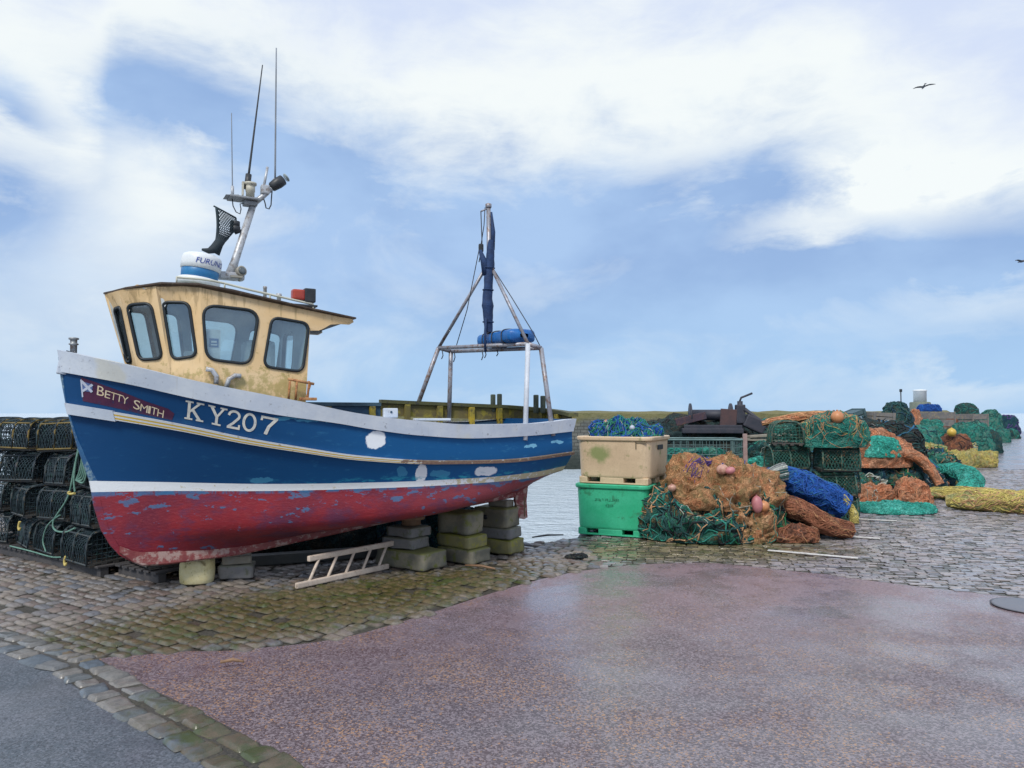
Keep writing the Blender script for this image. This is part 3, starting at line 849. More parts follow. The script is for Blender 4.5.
def gunwale_mat():
    m, t, p = new_mat('gunwale_white')
    co = t.coord('Object'); x, y, z = t.sep(co)
    n1 = t.noise(co, 3.5, 5, .6); n2 = t.noise(co, 19, 6, .7); dr = t.noise(t.comb(t.m('MULTIPLY', x, 22.0), 0.0, t.m('MULTIPLY', z, 2.2)), 1.0, 5, .65)
    c = t.mix(t.step(n1, .35, .65), (.60, .65, .71), (.50, .56, .65))
    c = t.mix(t.m('MULTIPLY', t.step(n2, .60, .70), .75), c, (.22, .23, .26))
    c = t.mix(t.m('MULTIPLY', t.step(dr, .58, .75), .40), c, (.36, .33, .27))
    c = t.mix(t.m('MULTIPLY', t.step(t.noise(co, 1.3, 3, .5), .60, .66), .35), c, (.62, .56, .34))
    t.put(p.inputs['Base Color'], c); p.inputs['Roughness'].default_value = .5
    t.put(p.inputs['Normal'], t.bump(t.m('ADD', n1, t.m('MULTIPLY', n2, .6)), .3, .012))
    return m
M_gun = gunwale_mat()
M_dkblue = paint('inner_navy', (0.010, 0.05, 0.11), (0.02, 0.07, 0.13), rough=0.6, scale=5)
M_deck = paint('grey_deck', (0.12, 0.13, 0.13), (0.08, 0.09, 0.09), rough=0.7)
M_red = bottom_mat()
hull = weld(hull_mesh().build('hull', [topside_mat(), M_boot, M_red], boat))
hull['label'] = 'blue and red planked hull with white patches and flaking paint'

def strip(k0, k1, off, thick_in, cuts=None, sides=(-1, 1), mats=1, t0=0.0, t1=1.0, n=70, transom=False):
    """band proud of the hull between control lines k0..k1; cuts = inner k fractions with material indices"""
    mb = MB()
    cuts = cuts or [(0.0, 1.0, 0)]
    for sg in sides:
        rows = []
        for i in range(n + 1):
            t = lerp(t0, t1, (i / n) ** 1.25)
            def pn(k):
                p = hull_pt(k, t); q0 = hull_pt(k, max(t - .01, 0)); q1 = hull_pt(k, min(t + .01, 1))
                d = (q1 - q0); nrm = Vector((-d.y, d.x, 0)).normalized()
                if nrm.y < 0: nrm = -nrm
                return p, nrm
            row = []
            p, nr = pn(k0); row.append(p - nr * thick_in)
            ks = [lerp(k0, k1, c[0]) for c in cuts] + [k1]
            for k in ks:
                p, nr = pn(k); row.append(p + nr * off)
            p, nr = pn(k1); row.append(p - nr * 0.01)
            rows.append([Vector((q.x, sg * q.y, q.z)) for q in row])
        def mf(i, j):
            return cuts[min(max(j - 1, 0), len(cuts) - 1)][2]
        mb.grid(rows, 0, False, mif=mf)
        for r in (rows[0], rows[-1]):
            o = len(mb.v); mb.v += [tuple(q) for q in r]; mb.f.append(tuple(range(o, o + len(r)))); mb.mi.append(0); mb.sm.append(False)
    return mb
mbg = strip(-0.03, 0.985, 0.028, 0.10)
# inner face of the capping
gun = mbg.build('gunwale', M_gun, boat); gun['label'] = 'chalky white gunwale strip with dark spots'
# stem head cap
mb = MB(); x0, z0 = BL(60, 352); x1, z1 = BL(64, 374)
mb.box(((x0 + x1) / 2 + .012, 0, (z0 + z1) / 2), (0.085, 0.12, z0 - z1 + 0.01), M=Matrix.Rotation(math.radians(9), 3, 'Y'), bev=0.012)
mb.build('stem_head', M_gun, boat)
# rubbing strake with painted lines, worn to bare wood aft
dk = 0.085
st_ = strip(2 - dk, 2 + dk, 0.045, 0.0, [(0.0, .30, 0), (.30, .52, 1), (.52, .72, 0), (.72, .90, 1), (.90, 1, 0)]).build('rub_strake', [M_strw, M_gold], boat)
mb = strip(2 - dk * 1.25, 2 + dk * 1.25, 0.052, 0.0, t0=0.0, t1=0.075, n=20)
mb.build('strake_end_plate', M_gun, st_)
# keel and stem post
keelpts = [(-.62, .435, .51), (-.5, .335, .45), (-.419, .292, .43), (-.2, .285, .42), (.475, .312, .42), (1.5, .445, .56), (2.481, .578, .71), (3.2, .655, .76), (3.84, .726, .80)]
mb = MB(); P = []
for x, zb, zt in keelpts:
    w = .055
    P.append([Vector((x, -w, zt)), Vector((x, -w, zb + .015)), Vector((x, -w + .015, zb)), Vector((x, w - .015, zb)), Vector((x, w, zb + .015)), Vector((x, w, zt))])
mb.grid(P, 0, False)
mb.f.append(tuple(range(6))); mb.mi.append(0); mb.sm.append(False); o_ = (len(P) - 1) * 6
mb.f.append(tuple(range(o_, o_ + 6))); mb.mi.append(0); mb.sm.append(False)
M_keel = paint('worn_keel_red', (0.26, 0.07, 0.065), (0.20, 0.035, 0.04), (0.40, 0.27, 0.24), rough=0.6, scale=7, stain_amt=0.6, bump=0.4)
mb.build('keel', M_keel, boat)
mb = MB(); st2 = [(-1.15, 2.33), (-1.125, 2.13), (-1.07, 1.83), (-.97, 1.45), (-.872, 1.148), (-.852, 1.04), (-.832, .912), (-.764, .668), (-.68, .51), (-.60, .41), (-.48, .33)]
P = []
for i, (x, z) in enumerate(st2):
    P.append([Vector((x + .05, -.042, z)), Vector((x - .012, -.03, z)), Vector((x - .02, 0, z)), Vector((x - .012, .03, z)), Vector((x + .05, .042, z))])
def stem_mi(i, j):
    z = (st2[i][1] + st2[i + 1][1]) / 2
    return 0 if z > 1.148 else (2 if z > 1.04 else 1)
mb.grid(P, 0, False, mif=stem_mi)
M_stem = paint('stem_blue', (0.02, 0.09, 0.22), (0.03, 0.13, 0.28), (0.2, 0.3, 0.35), rough=0.5)
mb.build('stem_post', [M_stem, M_red, M_boot], boat)
# rudder
r = [BL(516, 489), BL(527, 486), BL(525.5, 500), BL(526.5, 517), BL(523, 519), BL(518, 518), BL(514.5, 500)]
mb = MB(); mb.prism([(a, b) for a, b in r], -0.028, 0.028, fn=lambda x, y, z: (x, z, y))
rud = mb.build('rudder', M_keel, boat); rud['label'] = 'rust red wooden rudder below the stern'
mb = MB(); xr, zr = BL(519, 500)
mb.tube([(xr - .05, 0, .74), (xr - .05, 0, 1.0)], .022, 8); mb.build('rudder_post', M_keel, rud)
mb = MB(); mb.tube([(3.86, 0, .62), (3.95, 0, .60)], .03, 10); mb.box((3.98, 0, .60), (.02, .06, .26)); mb.build('propeller', paint('dull_bronze', (0.16, 0.10, 0.05), rough=.5), boat)
# inside: bulwark lining, deck, posts
mb = MB()
for sg in (-1, 1):
    P = []
    for i in range(50):
        t = i / 49
        p0 = Vector(LN[0](t)); p1 = Vector(LN[1](t))
        P.append([Vector((p0.x + .05, sg * max(p0.y - .085, 0.005), p0.z - .01)), Vector((p1.x + .06, sg * max(p1.y - .085, .005), p1.z)), Vector((p1.x + .08, sg * max(p1.y - .12, .004), p1.z - .28))])
    mb.grid(P, 0, False)
mb.build('bulwark_lining', M_dkblue, boat)
mb = MB(); P = []
for i in range(50):
    t = i / 49; p = Vector(LN[1](t)); w = max(p.y - .12, .004)
    P.append([Vector((p.x + .08, y * w, p.z - .27)) for y in (-1, -.5, 0, .5, 1)])
mb.grid(P, 0, False); mb.build('deck', M_deck, boat)
# raised starboard bulwark and stern boards, mossy timber
M_moss_t = paint('mossy_timber', (0.105, 0.085, 0.04), (0.16, 0.135, 0.035), (0.26, 0.22, 0.03), rough=0.75, scale=4.0, stain_amt=0.5, bump=0.4)
M_olive = paint('olive_rail', (0.07, 0.075, 0.03), (0.10, 0.10, 0.03), (0.035, 0.035, 0.035), rough=0.7, scale=6, stain_amt=0.3)
M_slate = paint('slate_rail', (0.05, 0.10, 0.14), (0.03, 0.06, 0.09), rough=0.6)
def rail_path(u0, u1, n=24):
    out = []
    for i in range(n + 1):
        x = lerp(u0, u1, i / n); t = min((x + 1.16) / 5.38, 1.0); b = LN[0](t)
        out.append(Vector((x, b[1] - .03, b[2])))
    return out
stb = rail_path(2.40, 4.22); zt = lambda p: lerp(1.975, 1.91, (p.x - 2.40) / 1.82)
ster = [Vector((4.22 + .16 * (1 - q * q), .79 * q, 0)) for q in (1, .75, .5, .25, 0, -.25, -.5, -.75, -1)]
zs = lambda q: lerp(1.91, 1.80, (.79 - q.y) / 1.58)
def board_run(P, top, bot, th, mat, name):
    mb = MB(); rows = []
    for i, p in enumerate(P):
        d = (P[min(i + 1, len(P) - 1)] - P[max(i - 1, 0)]); d.z = 0; nr = Vector((-d.y, d.x, 0)).normalized() * th
        zt_, zb_ = top(p), bot(p)
        rows.append([Vector((p.x, p.y, zb_)) - nr, Vector((p.x, p.y, zt_)) - nr, Vector((p.x, p.y, zt_)) + nr, Vector((p.x, p.y, zb_)) + nr])
    mb.grid([[*r, r[0]] for r in rows], 0, False)
    for r in (rows[0], rows[-1]):
        o = len(mb.v); mb.v += [tuple(q) for q in r]; mb.f.append((o, o + 1, o + 2, o + 3)); mb.mi.append(0); mb.sm.append(False)
    return mb.build(name, mat, boat)
board_run(stb, lambda p: zt(p) - .045, lambda p: zt(p) - .21, .018, M_moss_t, 'bulwark_board')
board_run(stb, zt, lambda p: zt(p) - .045, .06, M_olive, 'cap_rail')
board_run(ster, lambda p: zs(p) - .045, lambda p: zs(p) - .20, .018, M_moss_t, 'bulwark_board')
board_run(ster, zs, lambda p: zs(p) - .045, .06, M_olive, 'cap_rail')
low = rail_path(0.9, 2.40)
board_run(low, lambda p: lerp(1.935, 1.935, (p.x - .9) / 1.5), lambda p: 1.89, .05, M_slate, 'cap_rail')
board_run(low, lambda p: 1.89, lambda p: p.z - .02, .02, M_dkblue, 'bulwark_board')
# stanchions, some painted yellow
M_yel = paint('yellow_paint', (0.50, 0.36, 0.03), (0.32, 0.26, 0.04), (0.12, 0.10, 0.03), rough=0.6, scale=8)
for x in (1.7, 2.28, 2.75, 3.2, 3.65, 4.05):
    p = rail_path(x, x + .01, 1)[0]
    mb = MB(); zz = zt(p) - .05 if x > 2.4 else 1.885
    mb.box((p.x, p.y - .05, (zz + 1.3) / 2), (.075, .06, zz - 1.3), bev=.008)
    mb.build('stanchion', M_yel if x in (2.28, 3.65, 4.05) else M_moss_t, boat)
for q in (.45, .1, -.3):
    mb = MB(); p = Vector((4.22 + .16 * (1 - (q / .79) ** 2) - .05, q, 0)); zz = zs(p) - .05
    mb.box((p.x, p.y, (zz + 1.3) / 2), (.06, .075, zz - 1.3), bev=.008); mb.build('stanchion', M_yel if q == -.3 else M_moss_t, boat)
M_pin = paint('green_weathered_post', (0.07, 0.09, 0.06), (0.05, 0.06, 0.05), rough=.7)
for px_, pyt, pyb, v in ((493, 396.5, 410, -.83), (499.5, 396, 410, -.79), (536, 397, 411, -.15), (543, 398, 411, -.02)):
    xa, za = BL(px_, pyt, v); xb, zb = BL(px_, pyb, v)
    mb = MB(); mb.box((xa, -v, (za + zb) / 2), (.055, .06, za - zb + .06), bev=.012); mb.build('rail_post', M_pin, boat)
# small white chock on the near gunwale, white board lying along it
xa, za = BL(390, 413, .92)
mb = MB(); mb.box((xa, -.93, za), (.155, .05, .10), bev=.012); mb.tube([(xa, -.957, za + .01), (xa, -.962, za + .01)], .012, 8, mi=1)
mb.build('chock', [M_gun, M_dkblue], boat)
xa, za = BL(432, 419.5, .88); mb = MB(); mb.box((xa, -.88, za), (.42, .07, .025), bev=.008); mb.build('loose_board', M_gun, boat)
# samson post at the bow
xa, za = BL(73.5, 352); mb = MB()
mb.lathe([(.030, 0), (.030, .085), (.042, .09), (.042, .10), (.030, .105), (.030, .135), (.044, .14), (.044, .155), (.02, .16)], 14, (xa, 0, za - .02))
mb.build('mooring_post', paint('galvanised', (0.30, 0.32, 0.33), (0.2, 0.21, 0.22), (0.16, .09, .05), rough=.5, metal=.5), boat)

# lettering on the bow --------------------------------------------------------
def conform(name, polys, mat, parent, off, sub=0.03):
    """polys: list of (verts2d [(x,z)], faces) in hull coordinates, laid on the planking"""
    bm = bmesh.new()
    for vs, fs in polys:
        V = [bm.verts.new((a, 0, b)) for a, b in vs]
        for f in fs:
            try: bm.faces.new([V[i] for i in f])
            except ValueError: pass
    bmesh.ops.triangulate(bm, faces=bm.faces[:])
    for _ in range(3):
        long_e = [e for e in bm.edges if e.calc_length() > sub]
        if not long_e: break
        bmesh.ops.subdivide_edges(bm, edges=long_e, cuts=1)
        bmesh.ops.triangulate(bm, faces=bm.faces[:])
    for v in bm.verts: v.co = on_hull(v.co.x, v.co.z, off)
    me = bpy.data.meshes.new(name); bm.to_mesh(me); bm.free(); me.materials.append(mat)
    o = bpy.data.objects.new(name, me); COL.objects.link(o); o.parent = parent
    return o
def strokes(pl, th, close=False):
    """2D ribbon of thickness th along a polyline (mitred)"""
    n = len(pl); L, R = [], []
    for i in range(n):
        a = pl[(i - 1) % n] if (i > 0 or close) else pl[i]; b = pl[(i + 1) % n] if (i < n - 1 or close) else pl[i]
        dx, dy = b[0] - a[0], b[1] - a[1]; l = math.hypot(dx, dy) or 1
        L.append((pl[i][0] - dy / l * th / 2, pl[i][1] + dx / l * th / 2)); R.append((pl[i][0] + dy / l * th / 2, pl[i][1] - dx / l * th / 2))
    vs = L + R; m = n if close else n - 1
    return vs, [(i, (i + 1) % n, n + (i + 1) % n, n + i) for i in range(m)]
def rect(x0, y0, x1, y1): return [(x0, y0), (x1, y0), (x1, y1), (x0, y1)], [(0, 1, 2, 3)]
def arc(cx_, cy_, rx, ry, a0, a1, n=16): return [(cx_ + rx * math.cos(lerp(a0, a1, i / n)), cy_ + ry * math.sin(lerp(a0, a1, i / n))) for i in range(n + 1)]
# slab-serif registration, unit height 1
TH = .15
GL = {
 'K': (.98, [rect(.13, .0, .13 + TH, 1), rect(0, 0, .42, .09), rect(0, .91, .42, 1), strokes([(.24, .42), (.76, .95)], .11), strokes([(.40, .56), (.80, .05)], .15), rect(.58, .91, .98, 1), rect(.60, 0, 1.0, .09)]),
 'Y': (.98, [rect(.42, .0, .42 + TH, .48), rect(.26, 0, .74, .09), strokes([(.16, .95), (.49, .45)], .15), strokes([(.84, .95), (.50, .45)], .11), rect(-.02, .91, .36, 1), rect(.64, .91, 1.02, 1)]),
 '2': (.74, [strokes([(.08, .70)] + arc(.37, .72, .27, .23, PI * .9, -PI * .25, 14) + [(.34, .30), (.08, .06)], .13), rect(.04, 0, .72, .12), rect(.62, .0, .72, .26)]),
 '0': (.76, [strokes(arc(.38, .5, .28, .44, 0, 2 * PI * 23 / 24, 23), .13, True)]),
 '7': (.74, [rect(.04, .87, .74, 1), rect(.04, .74, .13, 1), strokes([(.68, .93), (.42, .45), (.34, 0)], .14)]),
}
M_let = paint('cream_lettering', (0.70, 0.68, 0.60), (0.58, 0.58, 0.55), (0.25, 0.33, 0.4), rough=.5, scale=20, stain_amt=.15)
for ch, pb, pt_, wpx in (('K', (184.5, 418.5), (186, 400), (203, 422)), ('Y', (207, 423), (209, 404.5), (225, 427)), ('2', (226, 427.3), (228, 409), (240, 430)), ('0', (240.5, 430), (243, 411.5), (256, 433)), ('7', (257, 432.5), (260.5, 415), (275, 436))):
    o_, u_, r_ = HP(*pb), HP(*pt_), HP(*wpx)
    wd, parts_ = GL[ch]
    tf = lambda q: (o_[0] + (r_[0] - o_[0]) * q[0] / wd + (u_[0] - o_[0]) * q[1], o_[1] + (r_[1] - o_[1]) * q[0] / wd + (u_[1] - o_[1]) * q[1])
    for i, (vs, fs) in enumerate(parts_): pass
    conform('registration_letter', [([tf(q) for q in vs], fs) for vs, fs in parts_], M_let, hull, .0045)
do = HP(266, 432.5)
conform('registration_dot', [([(do[0] + .018 * math.cos(a * PI / 5), do[1] + .018 * math.sin(a * PI / 5)) for a in range(10)], [tuple(range(10))])], M_let, hull, .0045)
# name board: dark plum panel, gold capitals, small saltire
M_plum = paint('plum_panel', (0.05, 0.008, 0.042), (0.07, 0.012, 0.045), (0.02, 0.02, 0.07), rough=.45, scale=9, stain_amt=.3)
pan = [HP(*q) for q in ((81, 377), (101, 384), (123, 392), (148, 402), (168, 408.5), (174.5, 413.5), (172, 420), (140, 413.5), (110, 406.5), (83, 401))]
nb = conform('name_board', [(pan, [tuple(range(len(pan)))])], M_plum, boat, .003)
M_nm = paint('gold_lettering', (0.62, 0.48, 0.30), (0.70, 0.62, 0.48), rough=.5, scale=30)
letters = [('B', 97.0, 394.6, 9.4, 7.0), ('E', 104.8, 397.2, 7.3, 5.4), ('T', 110.6, 399.0, 7.3, 5.6), ('T', 116.4, 400.8, 7.3, 5.6), ('Y', 121.6, 402.6, 7.3, 6.4),
           ('S', 133.4, 408.2, 9.0, 6.4), ('M', 140.2, 410.6, 7.2, 7.2), ('I', 148.0, 412.8, 7.2, 2.4), ('T', 151.0, 413.6, 7.2, 5.8), ('H', 157.2, 415.8, 7.2, 6.2)]
for ch, px_, py_, hpx, wpx in letters:
    vs, fs = text_mesh(ch, 1.0)
    xs = [v.x for v in vs]; ys = [v.y for v in vs]; x0_, x1_, y0_, y1_ = min(xs), max(xs), min(ys), max(ys)
    o_ = HP(px_, py_); r_ = HP(px_ + wpx, py_ + wpx * .30); u_ = HP(px_ + 1.0, py_ - hpx)
    tf = lambda v: (o_[0] + (r_[0] - o_[0]) * (v.x - x0_) / (x1_ - x0_) + (u_[0] - o_[0]) * (v.y - y0_) / (y1_ - y0_), o_[1] + (r_[1] - o_[1]) * (v.x - x0_) / (x1_ - x0_) + (u_[1] - o_[1]) * (v.y - y0_) / (y1_ - y0_))
    conform('name_letter', [([tf(v) for v in vs], fs)], M_nm, nb, .0055, .05)
fl = [HP(*q) for q in ((82, 381), (93, 384.5), (92.5, 392), (83, 391))]
M_flagb = flat('flag_blue', (0.10, 0.16, 0.36)); M_flagw = flat('flag_white', (0.50, 0.55, 0.66))
fb_ = conform('saltire_flag', [(fl, [(0, 1, 2, 3)])], M_flagb, nb, .0055)
conform('saltire_cross', [strokes([fl[0], fl[2]], .022), strokes([fl[1], fl[3]], .022), strokes([HP(81.5, 379.5), HP(83, 397)], .012)], M_flagw, nb, .0075)
# ------------------------------------------------------------------ wheelhouse
M_cream = None
def cream_mat():
    m, t, p = new_mat('cream_wheelhouse')
    co = t.coord('Object'); x, y, z = t.sep(co)
    n1 = t.noise(co, 2.5, 5, 0.6); n2 = t.noise(co, 14, 6, 0.7); n3 = t.noise(t.v('MULTIPLY', co, (3, 3, .5)), 6, 5, .65)
    c = t.mix(t.step(n1, .35, .65), (0.72, 0.50, 0.25), (0.76, 0.56, 0.32))
    c = t.mix(t.m('MULTIPLY', t.step(n2, .56, .7), .5), c, (0.36, 0.25, 0.11))
    low = t.m('SUBTRACT', 1.0, t.step(z, 2.05, 2.40))
    mo = t.step(t.m('ADD', n2, t.m('MULTIPLY', low, .22)), .60, .76)
    c = t.mix(t.m('MULTIPLY', mo, .65), c, (0.34, 0.28, 0.08))
    hi = t.step(z, 2.72, 2.98)
    c = t.mix(t.m('MULTIPLY', t.step(t.m('ADD', n3, t.m('MULTIPLY', hi, .12)), .58, .72), .55), c, (0.25, 0.17, 0.07))
    rust = t.m('MULTIPLY', t.step(n3, .66, .74), low)
    c = t.mix(t.m('MULTIPLY', rust, .7), c, (0.40, 0.14, 0.03))
    t.put(p.inputs['Base Color'], c); p.inputs['Roughness'].default_value = .55
    t.put(p.inputs['Normal'], t.bump(t.m('ADD', n1, t.m('MULTIPLY', n2, .4)), .2, .015))
    return m
M_cream = cream_mat()
M_inner = paint('cabin_lining', (0.62, 0.66, 0.66), (0.5, 0.55, 0.56), rough=.6, scale=3)
M_gasket = paint('black_window_rubber', (0.012, 0.02, 0.026), rough=.5, scale=20)
def glass_mat():
    m = bpy.data.materials.new('window_glass'); m.use_nodes = True
    t = NT(m.node_tree); t.n.clear()
    out = t.n.new('ShaderNodeOutputMaterial')
    tr = t.n.new('ShaderNodeBsdfTransparent'); gl = t.n.new('ShaderNodeBsdfGlossy'); df = t.n.new('ShaderNodeBsdfDiffuse'); mx = t.n.new('ShaderNodeMixShader'); m2 = t.n.new('ShaderNodeMixShader')
    n = t.noise(t.coord('Object'), 3.0, 4, .6)
    t.put(tr.inputs[0], t.mix(n, (0.80, 0.90, 0.90), (0.62, 0.76, 0.78)))
    gl.inputs['Roughness'].default_value = .04; t.put(gl.inputs['Color'], (.9, .95, 1))
    t.put(df.inputs['Color'], (.35, .45, .48))
    lw = t.n.new('ShaderNodeLayerWeight'); lw.inputs['Blend'].default_value = .5
    t.put(mx.inputs[0], t.m('ADD', t.m('MULTIPLY', t.m('POWER', lw.outputs['Facing'], 4.0), 0.85), 0.20)); t.l.new(tr.outputs[0], mx.inputs[1]); t.l.new(gl.outputs[0], mx.inputs[2])
    t.put(m2.inputs[0], t.m('MULTIPLY', t.step(n, .35, .75), .18)); t.l.new(mx.outputs[0], m2.inputs[1]); t.l.new(df.outputs[0], m2.inputs[2])
    t.l.new(m2.outputs[0], out.inputs[0])
    return m
M_glass = glass_mat()
# plan rings (x, half breadth): bottom at z0, top following the roof line
zroof = pchip([(-1.0, 2.945), (-.75, 2.965), (-.35, 3.03), (0.0, 3.03), (.5, 2.955), (1.05, 2.865), (1.55, 2.79)])
ZB = 1.87
def corner(xt, bt, xb, bb):  # top at z=3.0, bottom at z=2.2 ; extrapolated straight
    def f(z):
        q = (z - 2.2) / .8
        return Vector((lerp(xb, xt, q), lerp(bb, bt, q), z))
    return f
def corner_px(p_top, p_bot, b):
    (xt, zt_), (xb, zb_) = BL(*p_top, b), BL(*p_bot, b)
    k = (xt - xb) / (zt_ - zb_)
    return corner(xt + k * (3.0 - zt_), b, xb + k * (2.2 - zb_), b)
C0, C1, C2, AP = corner_px((200.5, 300), (204, 370), .55), corner_px((158, 300), (168.5, 362), .425), corner_px((122, 305), (136, 364), .235), corner_px((107.5, 305), (124.5, 363), 0.0)
CB = corner(1.07, .60, 1.02, .60)
def facet_pts(a, b, sg):
    ra, rb = a(3.0), b(3.0)
    A1, B1 = a(zroof(ra.x)), b(zroof(rb.x)); A0, B0 = a(ZB), b(ZB)
    fy = lambda p: Vector((p.x, -sg * p.y, p.z))   # sg=+1: port (negative y)
    return fy(A0), fy(B0), fy(B1), fy(A1)
def pix_on_plane(px, py, O_, N_):
    """pixel -> point on a plane given in boat coordinates"""
    Ri = Matrix.Rotation(-YAW, 3, 'Z')
    C_ = Ri @ (Vector((0, 0, CAMH)) - B_O); r = Ri @ ray(px, py)
    return C_ + r * ((O_ - C_).dot(N_) / r.dot(N_))
def rounded(P, rad=0.28, n=6):
    out = []; m = len(P)
    for i in range(m):
        a, b, c = P[i - 1], P[i], P[(i + 1) % m]
        p0 = b.lerp(a, rad * min(1, .5)); p1 = b.lerp(c, rad * min(1, .5))
        r = min((a - b).length, (c - b).length) * rad
        p0 = b + (a - b).normalized() * r; p1 = b + (c - b).normalized() * r
        for j in range(n + 1):
            t = j / n
            out.append(p0 * (1 - t) ** 2 + b * 2 * t * (1 - t) + p1 * t * t)
    return out
wh = empty('wheelhouse', (0, 0, 0)); wh.parent = boat
def wall_with_windows(quad, wins, extra=None, name='wall', lbl=None):
    A0, B0, B1, A1 = quad
    N_ = (B0 - A0).cross(A1 - A0).normalized()
    loop = [A0, B0, B1, A1] if extra is None else extra
    bm = bmesh.new(); edges = []
    def addloop(P):
        V = [bm.verts.new(p) for p in P]
        for i in range(len(V)): edges.append(bm.edges.new((V[i], V[(i + 1) % len(V)])))
    # flatten every loop point onto the facet plane so the sheet is planar
    pl = lambda p: p - N_ * (p - A0).dot(N_)
    dense = []
    for i in range(len(loop)):
        a, b = loop[i], loop[(i + 1) % len(loop)]
        k = 1 if extra else 4
        dense += [a.lerp(b, j / k) for j in range(k)]
    addloop(dense)
    for w in wins: addloop(w)
    bmesh.ops.triangle_fill(bm, use_beauty=True, use_dissolve=False, edges=edges)
    me = bpy.data.meshes.new(name); bm.to_mesh(me); bm.free()
    o = bpy.data.objects.new(name, me); COL.objects.link(o); o.parent = wh
    me.materials.append(M_cream); me.materials.append(M_inner)
    cen = Vector((.3, 0, 2.5))
    bm = bmesh.new(); bm.from_mesh(me)
    for f in bm.faces:
        if f.normal.dot(f.calc_center_median() - cen) < 0: f.normal_flip()
    bm.to_mesh(me); bm.free()
    s = o.modifiers.new('thickness', 'SOLIDIFY'); s.thickness = .03; s.offset = -1; s.material_offset = 1
    if lbl: o['label'] = lbl
    inw = -N_ if N_.dot(A0 - cen) > 0 else N_
    for w in wins:
        mb = MB(); P = w + [w[0], w[1]]
        wid = min((a - b).length for a in (w[0],) for b in w[len(w) // 4: 3 * len(w) // 4])
        mb.tube([p - inw * .004 for p in P], .016 if wid > .12 else .009, 6, cap=False)
        # depth of the frame inside
        g = [[p - inw * .004, p + inw * .034] for p in P]
        if wid > .12: mb.grid(g, 0, False)
        fr = mb.build('window_frame', M_gasket, wh)
        cn = sum(w, Vector()) / len(w)
        mb = MB(); mb.add([p + inw * .012 for p in w], [tuple(range(len(w)))])
        mb.build('window_pane', M_glass, wh)
    return o
def wpx(quad, pts, rad):
    A0, B0, B1, A1 = quad
    N_ = (B0 - A0).cross(A1 - A0).normalized()
    return rounded([pix_on_plane(*p, A0, N_) for p in pts], rad)
WIN = {'A': [(161.5, 302), (189, 302.5), (196.5, 356), (172.5, 359.5)], 'B': [(126.5, 305), (151, 303), (162.5, 358.5), (139.5, 360)], 'C': [(114.5, 309), (120.5, 306.5), (132, 361.5), (127, 362)]}
qA, qB, qC = facet_pts(C0, C1, 1), facet_pts(C1, C2, 1), facet_pts(C2, AP, 1)
def clip_in(w, quad, m=.03):
    """keep a window inside its facet"""
    A0, B0, B1, A1 = quad
    out = []
    for p in w:
        q = (p.z - A0.z) / (A1.z - A0.z)
        l, r_ = A0.lerp(A1, q), B0.lerp(B1, q); d = r_ - l; L = d.length; s = (p - l).dot(d) / L
        s2 = min(max(s, m), L - m)
        out.append(p + d / L * (s2 - s))
    return out
wA, wB, wC = clip_in(wpx(qA, WIN['A'], .3), qA), clip_in(wpx(qB, WIN['B'], .3), qB), clip_in(wpx(qC, WIN['C'], .3), qC, .02)
mir = lambda P: [Vector((p.x, -p.y, p.z)) for p in P]
for q, w, nm in ((qA, wA, None), (qB, wB, None), (qC, wC, None)):
    wall_with_windows(q, [w]); wall_with_windows(tuple(mir(q)), [mir(w)])
# port and starboard sides with the scrolled bracket under the roof overhang
def side(sg):
    q = facet_pts(C0, CB, sg)
    A0, B0, B1, A1 = q
    y = A0.y
    top = []
    for i in range(9):
        x = lerp(A1.x, 1.50, i / 8); top.append(Vector((x, lerp(A1.y, B1.y, (x - A1.x) / (B1.x - A1.x)), zroof(x))))
    zz = zroof(1.07)
    br = [Vector((1.52, B1.y, 2.765)), Vector((1.47, B1.y, 2.735)), Vector((1.36, B1.y, 2.735)), Vector((1.27, B1.y, 2.725)), Vector((1.20, B1.y, 2.68)), Vector((1.15, B1.y, 2.655)), CB(2.65) * 1]
    br[-1] = Vector((br[-1].x, -sg * br[-1].y, 2.65))
    loop = [A0, B0] + br[::-1] + top[::-1]
    w1 = wpx(q if sg == 1 else facet_pts(C0, CB, 1), [(202.5, 304.5), (259.5, 311), (250, 364.5), (206.5, 359)], .26)
    w2 = wpx(q if sg == 1 else facet_pts(C0, CB, 1), [(272, 317), (309, 323.5), (302.5, 372), (263.5, 366.5)], .22)
    if sg == -1: w1, w2 = mir(w1), mir(w2)
    wall_with_windows(q, [w1, w2], loop)
side(1); side(-1)
# back wall: a doorway on the starboard half, closed by a panel with a window
bq = (Vector((1.02, -.6, ZB)), Vector((1.02, .6, ZB)), Vector((1.065, .6, zroof(1.065))), Vector((1.065, -.6, zroof(1.065))))
bw = [rounded([Vector((1.055, a, 2.70)), Vector((1.055, b, 2.70)), Vector((1.035, b, 2.25)), Vector((1.035, a, 2.25))], .25) for a, b in ((-.05, .45),)]
wall_with_windows(bq, bw)
